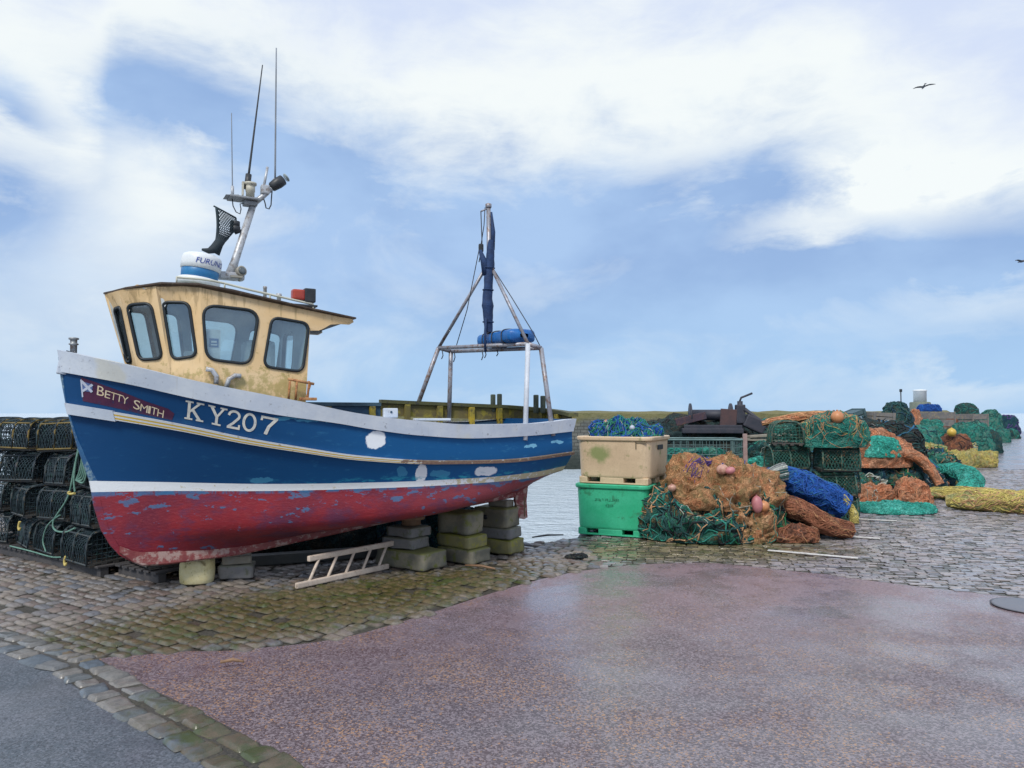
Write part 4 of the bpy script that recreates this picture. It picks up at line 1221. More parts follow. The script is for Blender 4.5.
# cabin floor, console, wheel, notice in the window
mb = MB(); mb.add([(p.x, p.y, 1.9) for p in (C0(1.9), Vector((1.02, .58, 0)))] and [(.03, -.53, 1.9), (1.0, -.58, 1.9), (1.0, .58, 1.9), (.03, .53, 1.9), (-.38, .2, 1.9), (-.42, 0, 1.9), (-.38, -.2, 1.9)], [tuple(range(7))])
mb.build('cabin_floor', M_deck, wh)
mb = MB(); mb.box((-.05, .05, 2.05), (.30, .78, .55), bev=.02); mb.box((-.03, -.12, 2.36), (.10, .16, .12), bev=.01); mb.build('console', M_inner, wh)
mb = MB(); mb.tube([(.17, .18 + .15 * math.cos(a * PI / 10), 2.24 + .15 * math.sin(a * PI / 10)) for a in range(21)], .010, 6, cap=False)
for a in range(3): mb.tube([(.17, .18, 2.24), (.17, .18 + .15 * math.cos(a * 2.1), 2.24 + .15 * math.sin(a * 2.1))], .007, 5)
mb.build('steering_wheel', M_gasket, wh)
N_ = (qA[1] - qA[0]).cross(qA[3] - qA[0]).normalized()
mb = MB(); x, z = BL(213, 345, .5); mb.box((x, -.515, z + .0), (.13, .004, .30)); mb.box((x + .005, -.5205, z + .02), (.085, .003, .085), mi=1); mb.box((x + .005, -.5235, z + .03), (.05, .003, .018), mi=0); mb.box((x + .005, -.5235, z + .0), (.06, .003, .012), mi=0)
mb.build('window_notice', [flat('paper', (.75, .78, .8)), flat('notice_blue', (.03, .10, .30))], wh)
mb = MB(); mb.box((.62, -.2, 2.15), (.30, .34, .8), bev=.05); mb.build('helm_seat', flat('pale_seat', (.55, .6, .62)), wh)
# roof slab with dark edge
M_roofe = paint('dark_roof_edge', (0.045, 0.028, 0.018), (0.07, 0.045, 0.03), (0.15, .13, .10), rough=.6, scale=9, stain_amt=.3)
M_rooft = paint('grey_roof_top', (0.42, 0.44, 0.42), (0.30, 0.33, 0.30), (0.2, 0.2, 0.12), rough=.6, scale=5)
ring = []
for p in (AP, C2, C1, C0):
    q = p(3.0); ring.append((q.x, q.y))
pl = []
oh = .045
base = [(-.755 - .05, 0), (-.745, .10), (-.63, .28), (-.345, .475), (-.02, .595), (.3, .62), (.7, .64), (1.1, .65), (1.53, .655)]
full = [(x, -b) for x, b in base[::-1]] + [(x, b) for x, b in base[1:]]
mb = MB(); rows_t = []
n = len(full)
vs = []
for x, y in full: vs.append((x, y, zroof(x) + .003))
for x, y in full: vs.append((x, y, zroof(x) + .018))
for x, y in full: vs.append((x * .985 + .004, y * .96, zroof(x) + .024))
fs = [tuple(range(n - 1, -1, -1))]
for l in range(2):
    for i in range(n): fs.append((l * n + i, l * n + (i + 1) % n, (l + 1) * n + (i + 1) % n, (l + 1) * n + i))
mb.add(vs, fs, 0)
# cambered top as strips across
nb_ = len(base)
P = []
for x, b in base:
    P.append([Vector((x * .985 + .004, b * .96 * q, zroof(x) + .024 + .03 * (1 - q * q) * min(1, b / .3))) for q in (-1, -.6, -.2, .2, .6, 1)])
mb.grid(P, 1, True)
roof = mb.build('roof', [M_roofe, M_rooft], wh)
# roof edge moulding rail
mb = MB(); mb.tube([(lerp(-.2, 1.1, i / 12), -.50 - .05 * i / 12, zroof(lerp(-.2, 1.1, i / 12)) + .075) for i in range(13)], .012, 7)
for i in (0, 4, 8, 12):
    x = lerp(-.2, 1.1, i / 12); mb.tube([(x, -.50 - .05 * i / 12, zroof(x) + .02), (x, -.50 - .05 * i / 12, zroof(x) + .08)], .009, 6)
mb.build('roof_rail', paint('cream_pipe', (.62, .62, .52), rough=.5), wh)

# roof furniture ---------------------------------------------------------------
M_dome = paint('radome_white', (.74, .77, .78), (.66, .70, .72), (.4, .42, .40), rough=.4, scale=6, stain_amt=.1)
M_domeb = paint('radome_blue', (.02, .16, .38), (.03, .2, .42), rough=.4, scale=8)
M_alu = paint('weathered_alloy', (.50, .52, .54), (.40, .42, .45), (.25, .22, .2), rough=.45, scale=9, metal=.25)
M_dark = paint('black_fitting', (.018, .022, .028), (.03, .035, .04), rough=.5, scale=14)
xd, zd = BL(198.5, 277, .12)
rad = empty('radar', (xd, -.12, 0)); rad.parent = boat
TI = Matrix.Rotation(math.radians(7), 3, 'Y')
zb = zroof(xd) + .085
sc = 1.0
mb = MB(); mb.lathe([(.185, -.02), (.205, -.01), (.207, .035), (.195, .05), (.17, .052)], 36, (0, 0, zb), TI); mb.build('radar_base', M_dome, rad)
mb = MB(); mb.lathe([(.165, .05), (.178, .062), (.183, .135), (.178, .142)], 36, (0, 0, zb), TI); mb.build('radar_band', M_domeb, rad)
mb = MB(); mb.lathe([(.178, .141), (.192, .146), (.196, .19), (.194, .25), (.182, .285), (.15, .302), (.08, .314), (.01, .316)], 36, (0, 0, zb), TI); dome = mb.build('radar_dome', M_dome, rad)
# maker's lettering round the dome, facing the quay
vs, fs = text_mesh('FURUNO', 1.0)
x0_, x1_ = min(v.x for v in vs), max(v.x for v in vs); y1_ = max(v.y for v in vs)
mb = MB(); V = []
a0, a1 = math.radians(-112), math.radians(-22)
for v in vs:
    q = (v.x - x0_) / (x1_ - x0_); a = lerp(a0, a1, q); h = .185 + .055 * v.y / y1_
    V.append(TI @ Vector((.2005 * math.cos(a + (v.y / y1_) * .05), .2005 * math.sin(a + (v.y / y1_) * .05), h)) + Vector((0, 0, zb)))
mb.add(V, fs); mb.build('radar_lettering', flat('lettering_blue', (.012, .05, .33)), rad, fixn=False)
# raked mast, platform and arm
mast = empty('mast', (0, 0, 0)); mast.parent = boat
def bp(px, py, v=0.0):
    x, z = BL(px, py, v); return Vector((x, -v, z))
mb = MB(); a, b = bp(229, 279), bp(252.5, 207)
mb.tube([a, a.lerp(b, .25), b], [.062, .042, .036], 10); mb.box((a.x + .02, 0, a.z + .03), (.26, .13, .08), bev=.02)
mb.build('mast_pole', M_alu, mast)
mb = MB(); p0, p1 = bp(231, 200), bp(257, 199); pc = (p0 + p1) / 2
mb.box((pc.x, 0, pc.z), (.32, .22, .022), bev=.006); mb.prism([(-.16, 0), (-.03, .0), (-.03, .03)], -.1, .1, fn=lambda x, y, z: (pc.x + x - .04, z, pc.z + y * .6))
mb.box((bp(250, 204).x, 0, bp(250, 204).z), (.14, .12, .05), bev=.012); mb.build('mast_platform', paint('grey_plate', (.22, .24, .26), (.3, .32, .33), rough=.6), mast)
mb = MB(); mb.tube([bp(252, 205), bp(262, 197), bp(272, 188), bp(279, 183)], [.032, .03, .026, .024], 8); mb.build('mast_arm', M_alu, mast)
# all-round light on the platform
mb = MB(); c = bp(250, 197); mb.lathe([(.045, 0), (.045, .05), (.05, .055), (.05, .115), (.04, .12), (.066, .128), (.066, .15), (.03, .16)], 16, (c.x, -.01, c.z - .0)); mb.box((c.x - .075, 0, c.z + .08), (.018, .05, .15), bev=.004)
mb.build('mast_light', paint('cream_lamp', (.55, .53, .43), (.44, .42, .34), rough=.5, scale=14), mast)
mb = MB(); c = bp(265, 190); mb.box((c.x, .0, c.z), (.09, .09, .10), bev=.015); mb.tube([bp(263.5, 188), bp(267.5, 167)], .014, 7); mb.build('aerial_box', M_alu, mast)
# floodlight at the arm's end
fl_ = empty('floodlight', (0, 0, 0)); fl_.parent = boat
a, b = bp(272, 187), bp(285, 178.5); d = (b - a).normalized()
R = d.to_track_quat('Z', 'Y').to_matrix()
mb = MB(); mb.lathe([(.03, -.02), (.052, .0), (.062, .08), (.058, .15), (.03, .16)], 16, a, R); mb.build('lamp_body', M_dark, fl_)
mb = MB(); mb.lathe([(.0, 0), (.045, .0), (.05, .012), (.0, .02)], 16, b + d * .01, R); mb.build('lamp_lens', flat('lens_grey', (.35, .42, .44), .2), fl_)
# lamp half way up and at the foot
mb = MB(); c = bp(238, 227); mb.lathe([(.04, -.06), (.055, -.05), (.055, .0), (.04, .005), (.05, .01), (.05, .055), (.02, .06)], 14, (c.x - .03, 0, c.z)); mb.tube([(c.x - .03, 0, c.z - .07), bp(246, 229)], .016, 7)
mb.build('steaming_light', M_dark, mast)
sl = empty('spotlight', (0, 0, 0)); sl.parent = boat
c = bp(241.5, 271, .08); R = Vector((.35, -.9, .1)).to_track_quat('Z', 'Y').to_matrix()
mb = MB(); mb.lathe([(.02, -.07), (.045, -.05), (.055, .0), (.055, .012), (.04, .012)], 16, c, R); mb.tube([c + Vector((0, 0, -.04)), c + Vector((-.02, .02, -.11))], .012, 6); mb.box(c + Vector((-.05, 0, -.065)), (.12, .05, .02)); mb.build('lamp_body', paint('beige_lamp', (.40, .38, .32), rough=.5), sl)
mb = MB(); mb.lathe([(.0, .013), (.042, .013), (.03, .022), (0, .024)], 16, c, R); mb.build('lamp_lens', flat('lens_dark', (.10, .12, .13), .15), sl)
# whip aerials
def whip(pts, r0, r1, mat, base):
    w = empty('whip_aerial', (0, 0, 0)); w.parent = boat
    mb = MB(); P = [bp(*q) for q in pts]
    mb.tube([P[0].lerp(P[-1], i / 6) for i in range(7)], [lerp(r0, r1, i / 6) for i in range(7)], 6); mb.build('aerial_rod', mat, w)
    mb = MB(); mb.tube([P[0] - (P[-1] - P[0]) * .01, P[0].lerp(P[-1], base)], r0 * 2.3, 8); mb.build('aerial_base', M_dark if mat is M_dark else M_alu, w)
M_whipg = paint('grey_fibreglass', (.24, .27, .31), rough=.5)
whip([(232.5, 196), (231.5, 113)], .007, .0045, M_whipg, .12)
whip([(247, 188), (262.5, 65)], .014, .006, M_dark, .11)
whip([(275, 186), (276.3, 48)], .011, .007, M_whipg, .05)
# cables
mb = MB()
mb.tube([bp(*q) for q in ((263, 197), (265, 203), (266, 208), (269, 209), (271, 205), (271.5, 197), (272, 191))], .007, 5)
mb.tube([bp(*q) for q in ((232, 197), (233, 206), (236, 212), (240, 214), (241, 209), (240, 204), (246, 203))], .006, 5)
mb.tube([bp(*q) for q in ((237, 271, ), (236, 262), (240, 250), (246, 232), (250, 215))], .007, 5)
mb.build('cable', M_dark, mast)
# dark netting hung between mast lamp and radar
def hung_net():
    A_, B_, C_, D_ = bp(216.5, 207.5, .03), bp(236, 218, .03), bp(236, 229, .03), bp(215, 249, .06)
    E_ = bp(202, 249, .1)
    mb = MB()
    N1, N2 = 9, 10
    def S(u, v):  # left edge A->D, right edge B->C->D pinching at the foot
        l = A_.lerp(D_, v) + Vector((0.02 * math.sin(v * PI), 0, 0))
        r_ = (B_.lerp(C_, v / .4) if v < .4 else C_.lerp(D_ + Vector((.03, 0, .0)), ((v - .4) / .6) ** .8))
        return l.lerp(r_, u) + Vector((0, -.03 * math.sin(u * PI), -.02 * math.sin(u * PI) * (1 - v)))
    for i in range(-N2, N1 + 1):
        for sg in (1, -1):
            P = []
            for j in range(25):
                v = j / 24; u = (i + v * N2) / N1 if sg == 1 else 1 - (i + v * N2) / N1
                if 0 <= u <= 1: P.append(S(u, v))
            if len(P) > 1: mb.tube(P, .0042, 4, cap=False)
    mb.tube([A_ + Vector((-.03, 0, .012)), A_, B_], .009, 5)
    mb.tube([S(0, j / 12) for j in range(13)], .016, 5); mb.tube([S(1, j / 12) for j in range(13)], .008, 5)
    mb.tube([S(.5, .75), D_, D_.lerp(E_, .5) + Vector((0, 0, -.02)), E_ + Vector((0, 0, -.005))], [.05, .055, .03, .012], 7)
    for k in range(7): mb.tube([S(k / 6, .62), S(.5, .85) + Vector((.01 * k - .03, 0, 0)), D_ + Vector((.012 * k - .04, -.02, -.03 - .006 * k))], .012, 5)
    o = mb.build('hanging_net', paint('net_black', (.012, .022, .03), (.02, .04, .05), rough=.8), None)
    o.matrix_world = Matrix.Translation(B_O) @ Matrix.Rotation(YAW, 4, 'Z')
    tag(o, 'dark bit of netting hung from the boat mast above the radar', 'net')
hung_net()
# port side light (red) with its dark screen, aft on the roof
nv = empty('navigation_light', (0, 0, 0)); nv.parent = boat
c = bp(298, 295, .50); c2 = bp(309, 296, .50)
mb = MB(); mb.box(c, (.13, .11, .11), bev=.02); mb.build('lamp_red', paint('red_lens', (.42, .06, .03), (.33, .04, .03), rough=.35), nv)
mb = MB(); mb.box(c2, (.115, .125, .145), bev=.012); mb.box((c.x + .05, -.50, zroof(c.x) + .035), (.28, .12, .02), bev=.004); mb.build('lamp_screen', M_dark, nv)
mb = MB(); p = bp(265, 291, .4); mb.lathe([(.018, 0), (.018, .12), (.022, .125), (.02, .14)], 10, (p.x, -.4, zroof(p.x) + .03)); mb.build('vent_stub', M_alu, boat)
mb = MB(); p = bp(279, 292, .4); mb.lathe([(.022, 0), (.022, .07), (.03, .075), (.028, .10)], 10, (p.x, -.4, zroof(p.x) + .03)); mb.build('vent_stub', M_alu, boat)
# bent exhaust pipes by the wheelhouse side
for (pts) in (((216, 384), (216.5, 376), (212, 370), (206, 369)), ((226, 388), (229, 379), (235, 375.5), (241, 376))):
    mb = MB(); mb.tube([bp(q[0], q[1], .60) for q in pts], .024, 9); mb.build('vent_pipe', M_alu, boat)
# rusty rack and handrail at the wheelhouse's aft corner
mb = MB()
mb.tube([bp(288, 379, .68), bp(314, 384, .68)], .014, 7)
for px_ in (290, 297, 309): mb.tube([bp(px_, 381, .68), bp(px_ - 1.5, 400, .68)], .012, 6)
mb.box(bp(308, 399, .68), (.17, .06, .03), bev=.006); mb.tube([bp(306, 399, .68), bp(311, 383, .68)], .009, 6)
mb.build('pot_hauler_rack', paint('rust_orange', (.40, .16, .05), (.50, .27, .12), (.2, .07, .03), rough=.7, scale=14), boat)

# ------------------------------------------------------------------ stern gantry
ga = empty('gantry', (0, 0, 0)); ga.parent = boat
M_gal = paint('galvanised_tube', (.34, .35, .39), (.26, .27, .31), (.22, .15, .12), rough=.45, scale=9, metal=.35)
M_galw = paint('white_tube', (.62, .65, .70), (.50, .54, .6), rough=.45, scale=9)
PT = {'sf': (438.5, 348, -.72), 'sa': (451, 351.5, -.72), 'pf': (528, 344, .72), 'pa': (541, 348, .72)}
FT = {'sf': (418, 404, -.98), 'sa': (449, 417, -.88), 'pf': (525.5, 425, .88), 'pa': (551, 421, .83)}
G = {k: bp(*v) for k, v in PT.items()}; GF = {k: bp(*v) for k, v in FT.items()}
for k in G:
    f = GF[k] + (GF[k] - G[k]).normalized() * .18
    mb = MB(); mb.tube([f, G[k]], .030, 10); mb.build('gantry_leg', M_galw if k == 'pf' else M_gal, ga)
apx = bp(489, 262, 0)
for a, b in (('sf', 'pf'), ('sa', 'pa'), ('sf', 'sa'), ('pf', 'pa')):
    mb = MB(); mb.tube([G[a], G[b]], .026, 10); mb.build('cross_tube', M_gal, ga)
for k in ('sf', 'pf'):
    mb = MB(); mb.tube([G[k], apx], .022, 9); mb.build('stay_tube', M_gal, ga)
mt = bp(488.5, 208, 0)
mb = MB(); mb.tube([bp(489, 335, 0), apx, mt], [.03, .03, .028], 10); mb.lathe([(.034, 0), (.04, .01), (.04, .05), (.02, .06)], 12, mt); mb.tube([mt, mt + Vector((-.11, 0, -.06))], .012, 6); mb.build('gantry_mast', M_gal, ga)
M_rope = paint('dark_rope', (.05, .055, .065), (.03, .035, .045), rough=.8)
def rope(pts, r=.008, mat=None, name='rigging_line'):
    mb = MB(); mb.tube(pts, r, 5); return mb.build(name, mat or M_rope, ga)
rope([mt + Vector((-.11, 0, -.06)), bp(482, 242, 0), bp(481, 252, 0), bp(479, 262, .0)], .007)
rope([bp(479, 250, 0), bp(467, 310, -.3), bp(456, 347, -.6)], .006)
rope([apx, bp(512, 298, .4), bp(534, 334, .65), G['pa']], .006)
rope([mt + Vector((-.05, 0, 0)), bp(484, 225, 0), bp(481, 245, 0)], .006)
mb = MB(); mb.box(bp(481, 248, 0), (.06, .05, .11), bev=.02); mb.build('pulley_block', M_dark, ga)
for (px_, L_) in ((442, 9), (482, 10), (485, 8), (497, 6), (454, 12)):
    rope([bp(px_, 350, .1 if px_ > 470 else -.6), bp(px_ + 1, 350 + L_ * .6, .1 if px_ > 470 else -.6), bp(px_ - .5, 350 + L_, .1 if px_ > 470 else -.6)], .007)
def on_boat(o):
    o.matrix_world = Matrix.Translation(B_O) @ Matrix.Rotation(YAW, 4, 'Z'); return o
# furled dark sail lashed to the mast
mb = MB(); P, R_ = [], []
for i in range(40):
    t_ = i / 39; py_ = lerp(240, 332, t_); px_ = interp([(240, 491), (262, 490), (280, 488.5), (300, 487.5), (332, 488.5)], py_)
    w = interp([(240, 2.5), (250, 4), (262, 4.5), (285, 4.8), (300, 5.2), (306, 6.2), (312, 5.2), (332, 4.2)], py_) / 740 * 9.4
    c = bp(px_, py_, .05); P.append([Vector((c.x + w * (1 + .25 * mnoise.noise(Vector((a, t_ * 9, 2)))) * math.cos(a * PI / 7) * 1.0, c.y + .8 * w * math.sin(a * PI / 7), c.z)) for a in range(15)])
mb.grid(P, 0, True)
mb.tube([bp(491.5, 212, .02), bp(493, 232, .02), bp(492, 250, .02)], [.01, .03, .035], 6)
mb.tube([bp(480, 250, .02), bp(484, 262, .02), bp(486, 275, .03)], [.02, .045, .05], 7)
mb.tube([bp(486, 318, .1), bp(485, 336, .1), bp(485.5, 352, .1)], .018, 5)
for py_ in (268, 290, 306, 322): 
    c = bp(interp([(240, 491), (300, 487.5), (332, 488.5)], py_), py_, .05)
    mb.tube([(c.x + .072 * math.cos(a * PI / 6), c.y + .06 * math.sin(a * PI / 6), c.z) for a in range(13)], .007, 4, cap=False)
sail = on_boat(mb.build('furled_sail', paint('navy_canvas', (.010, .03, .09), (.018, .05, .14), rough=.8, scale=12, bump=.5), None))
tag(sail, 'dark navy sail furled and lashed to the stern gantry mast', 'sail')
# blue bundle on the gantry frame
c = bp(509, 338, .25)
mb = MB(); P = []
for i in range(31):
    t_ = i / 30; y = lerp(.30, -.62, t_); e = min(1, (math.sin(PI * min(max(t_, .0), 1)) * 6 + .05)) ** .4
    row = []
    for k in range(25):
        a = 2 * PI * k / 24; ca, sa = math.cos(a), math.sin(a)
        f = 1 + .05 * mnoise.noise(Vector((ca * 1.5, sa * 1.5, t_ * 7)))
        row.append(Vector((c.x + .19 * e * f * math.copysign(abs(ca) ** .55, ca), y, c.z + .085 * e * f * math.copysign(abs(sa) ** .55, sa) + .0)))
    P.append(row)
mb.grid(P, 0, True)
for y in (.1, -.15, -.4): mb.tube([(c.x + .197 * math.copysign(abs(math.cos(a * PI / 12)) ** .55, math.cos(a * PI / 12)), y, c.z + .093 * math.copysign(abs(math.sin(a * PI / 12)) ** .55, math.sin(a * PI / 12))) for a in range(25)], .007, 4, mi=1, cap=False)
bun = on_boat(mb.build('tarpaulin_bundle', [paint('blue_tarp', (.008, .10, .34), (.012, .14, .42), rough=.4, scale=5, bump=.4), M_rope], None))
tag(bun, 'bright blue tarpaulin bundle lying on the stern gantry frame', 'tarpaulin')
# ------------------------------------------------------------------ blocks and ladder under the boat
M_stone = paint('mossy_stone', (.25, .225, .16), (.15, .145, .115), (.15, .16, .04), rough=.75, scale=5, stain_amt=.35, bump=.6, fine=30, top=(.17, .175, .06))
M_stone2 = paint('grey_stone', (.17, .17, .175), (.21, .20, .19), (.10, .11, .06), rough=.7, scale=6, stain_amt=.35, bump=.6, fine=30, top=(.20, .20, .15))
M_stone3 = paint('yellow_mossy_stone', (.27, .24, .10), (.18, .17, .09), (.27, .25, .05), rough=.75, scale=6, stain_amt=.45, bump=.6, fine=30, top=(.20, .20, .04))
M_paleb = paint('pale_yellow_concrete', (.62, .53, .25), (.66, .60, .36), (.30, .26, .10), rough=.7, scale=7, stain_amt=.2, bump=.4, fine=40)
M_timb = paint('grey_timber', (.30, .27, .21), (.22, .20, .165), (.24, .23, .20), rough=.75, scale=8, bump=.4)
M_timb2 = paint('brown_timber', (.26, .15, .085), (.20, .12, .07), rough=.7, scale=9, bump=.4)
def block(name, d, loc, rz, mat, label, cat, group=None, seed=1, rnd=.02, amp=.022):
    o = weld(stone_block(d, seed, rnd, amp).build(name, mat), .002)
    o.location = loc; o.rotation_euler = (0, 0, rz)
    return tag(o, label, cat, group)
Z0 = .03
# bow: pale cut-down drum of concrete with a notch, and a pair of timbers
def drum():
    mb = MB(); n = 40; P = []
    R0 = .165
    hs = [0, .012, .06, .12, .18, .235, .25]
    for i in range(n + 1):
        a = 2 * PI * i / n
        sq = lambda q: math.copysign(abs(q) ** .75, q)
        col = []
        notch = .07 * math.exp(-((((a - math.radians(295)) + PI) % (2 * PI) - PI) / .22) ** 2)
        for h in hs:
            r_ = R0 * (1 + .05 * math.sin(h / .25 * PI)) * (1 if .005 < h < .24 else .94)
            z = min(h, .25 - notch)
            col.append(Vector((r_ * sq(math.cos(a)) * (1 + .02 * mnoise.noise(Vector((a, h * 9, 1)))), r_ * .9 * sq(math.sin(a)), z)))
        col.append(Vector((0, 0, .247)))
        P.append(col)
    mb.grid(P, 0, True)
    o = mb.build('concrete_block', M_paleb); p = ground(191, 588)
    o.location = (p.x, p.y + .15, Z0); o.rotation_euler = (0, 0, .3)
    tag(o, 'pale yellow rounded concrete block with a notch under the bow of the boat', 'block')
drum()
p = ground(230, 584)
block('stone_block', (.36, .26, .15), (p.x, p.y + .20, Z0), .25, M_stone2, 'grey stone slab lying under the timber beside the pale concrete block', 'block', seed=21)
block('timber_block', (.30, .2, .09), (p.x + .0, p.y + .19, Z0 + .152), .35, M_timb, 'short grey timber on the stone slab under the bow of the boat', 'timber', seed=22, rnd=.012, amp=.006)
# three stacks under the stern
S1 = Vector((-1.17, 8.68, Z0)); A1_ = math.radians(-36)
block('stone_block', (.74, .40, .20), S1, A1_, M_stone, 'long mossy stone at the foot of the front stack, just right of the ladder', 'block', seed=1)
block('stone_block', (.46, .34, .125), S1 + Vector((-.07, .06, .205)), A1_ + .06, M_stone2, 'lower grey stone on the long mossy block in the front stack', 'block', seed=2)
block('stone_block', (.40, .34, .115), S1 + Vector((-.04, .08, .333)), A1_ - .05, M_stone2, 'upper grey stone in the front stack, below the round timber', 'block', seed=3)
def pad():
    mb = MB(); mb.lathe([(.10, 0), (.115, .01), (.112, .06), (.118, .065)], 20); mb.lathe([(.118, .066), (.16, .07), (.165, .095), (.155, .105), (0, .107)], 20)
    o = mb.build('timber_pad', M_timb2); o.location = S1 + Vector((-.02, .12, .45)); tag(o, 'brown timber pad with a wide top between the keel and the front stack', 'timber')
pad()
S2 = Vector((-.58, 8.98, Z0)); A2_ = math.radians(-38)
block('stone_block', (.56, .36, .17), S2, A2_, M_stone, 'dark mossy stone at the foot of the middle stack under the keel', 'block', seed=4)
block('stone_block', (.52, .35, .15), S2 + Vector((-.02, .02, .173)), A2_ - .04, M_stone3, 'yellowish mossy stone half way up the middle stack', 'block', seed=5)
block('stone_block', (.48, .33, .265), S2 + Vector((-.05, .03, .326)), A2_ + .05, M_stone, 'large rounded stone on top of the middle stack, touching the keel', 'block', seed=6, rnd=.05, amp=.03)
S3 = Vector((-.14, 9.55, Z0)); A3_ = math.radians(-30)
block('stone_block', (.50, .36, .18), S3, A3_, M_stone3, 'bright yellow mossy stone at the foot of the rear stack near the water', 'block', seed=7)
block('stone_block', (.48, .34, .14), S3 + Vector((-.02, .0, .183)), A3_ + .05, M_stone2, 'flat grey stone half way up the rear stack near the water', 'block', seed=8)
b3 = block('stone_block', (.50, .34, .25), S3 + Vector((-.05, .0, .326)), A3_ - .04, M_stone, 'big squared stone with a dark hole at the top of the rear stack', 'block', seed=9, rnd=.025, amp=.015)
mb = MB(); mb.sphere((-.05, -.2, .13), (.035, .012, .03), 8); mb.build('hole', M_dark, b3)
block('timber_block', (.28, .18, .085), S3 + Vector((.0, .0, .575)), A3_, M_timb, 'short timber on top of the rear stack, just in front of the rudder', 'timber', seed=10, rnd=.012, amp=.006)
# ladder lying on its edge
M_lad = paint('bare_wood', (.62, .52, .43), (.54, .44, .36), (.25, .2, .15), rough=.7, scale=10, stain_amt=.2)
def ladder():
    a0, a1 = ground(296, 586, .06), ground(388, 566, .06)
    lad = empty('ladder', a0, 0, 'short wooden ladder lying on its edge beneath the boat', 'ladder')
    d = a1 - a0; d.z = 0
    up = Vector((.03, .18, .235)); 
    a2 = Vector((0, 0, 0)) + up; 
    for s_ in (0, 1):
        o = up * s_
        mb = MB(); L = d.length; M = d.to_track_quat('X', 'Z').to_matrix()
        mb.box(o + d * .5 + (Vector((.04, 0, 0)) if s_ else Vector()), (L, .045, .058), M=M, bev=.012); mb.build('side_rail', M_lad, lad)
    for i in range(5):
        q = d * (.12 + .19 * i)
        mb = MB(); mb.tube([q, q + up + Vector((.04, 0, 0))], .016, 8); mb.build('rung', M_lad, lad)
ladder()
# long dark baulk lying behind the bow blocks
mb = MB(); mb.box((0, 0, .06), (1.7, .16, .12), bev=.015); o = mb.build('timber_baulk', paint('dark_wet_timber', (.05, .055, .055), (.07, .07, .065), rough=.6, scale=6)); o.location = (-2.35, 8.95, Z0); o.rotation_euler = (0, 0, math.radians(22))
tag(o, 'long dark wet baulk lying in the shadow behind the bow blocks', 'timber')

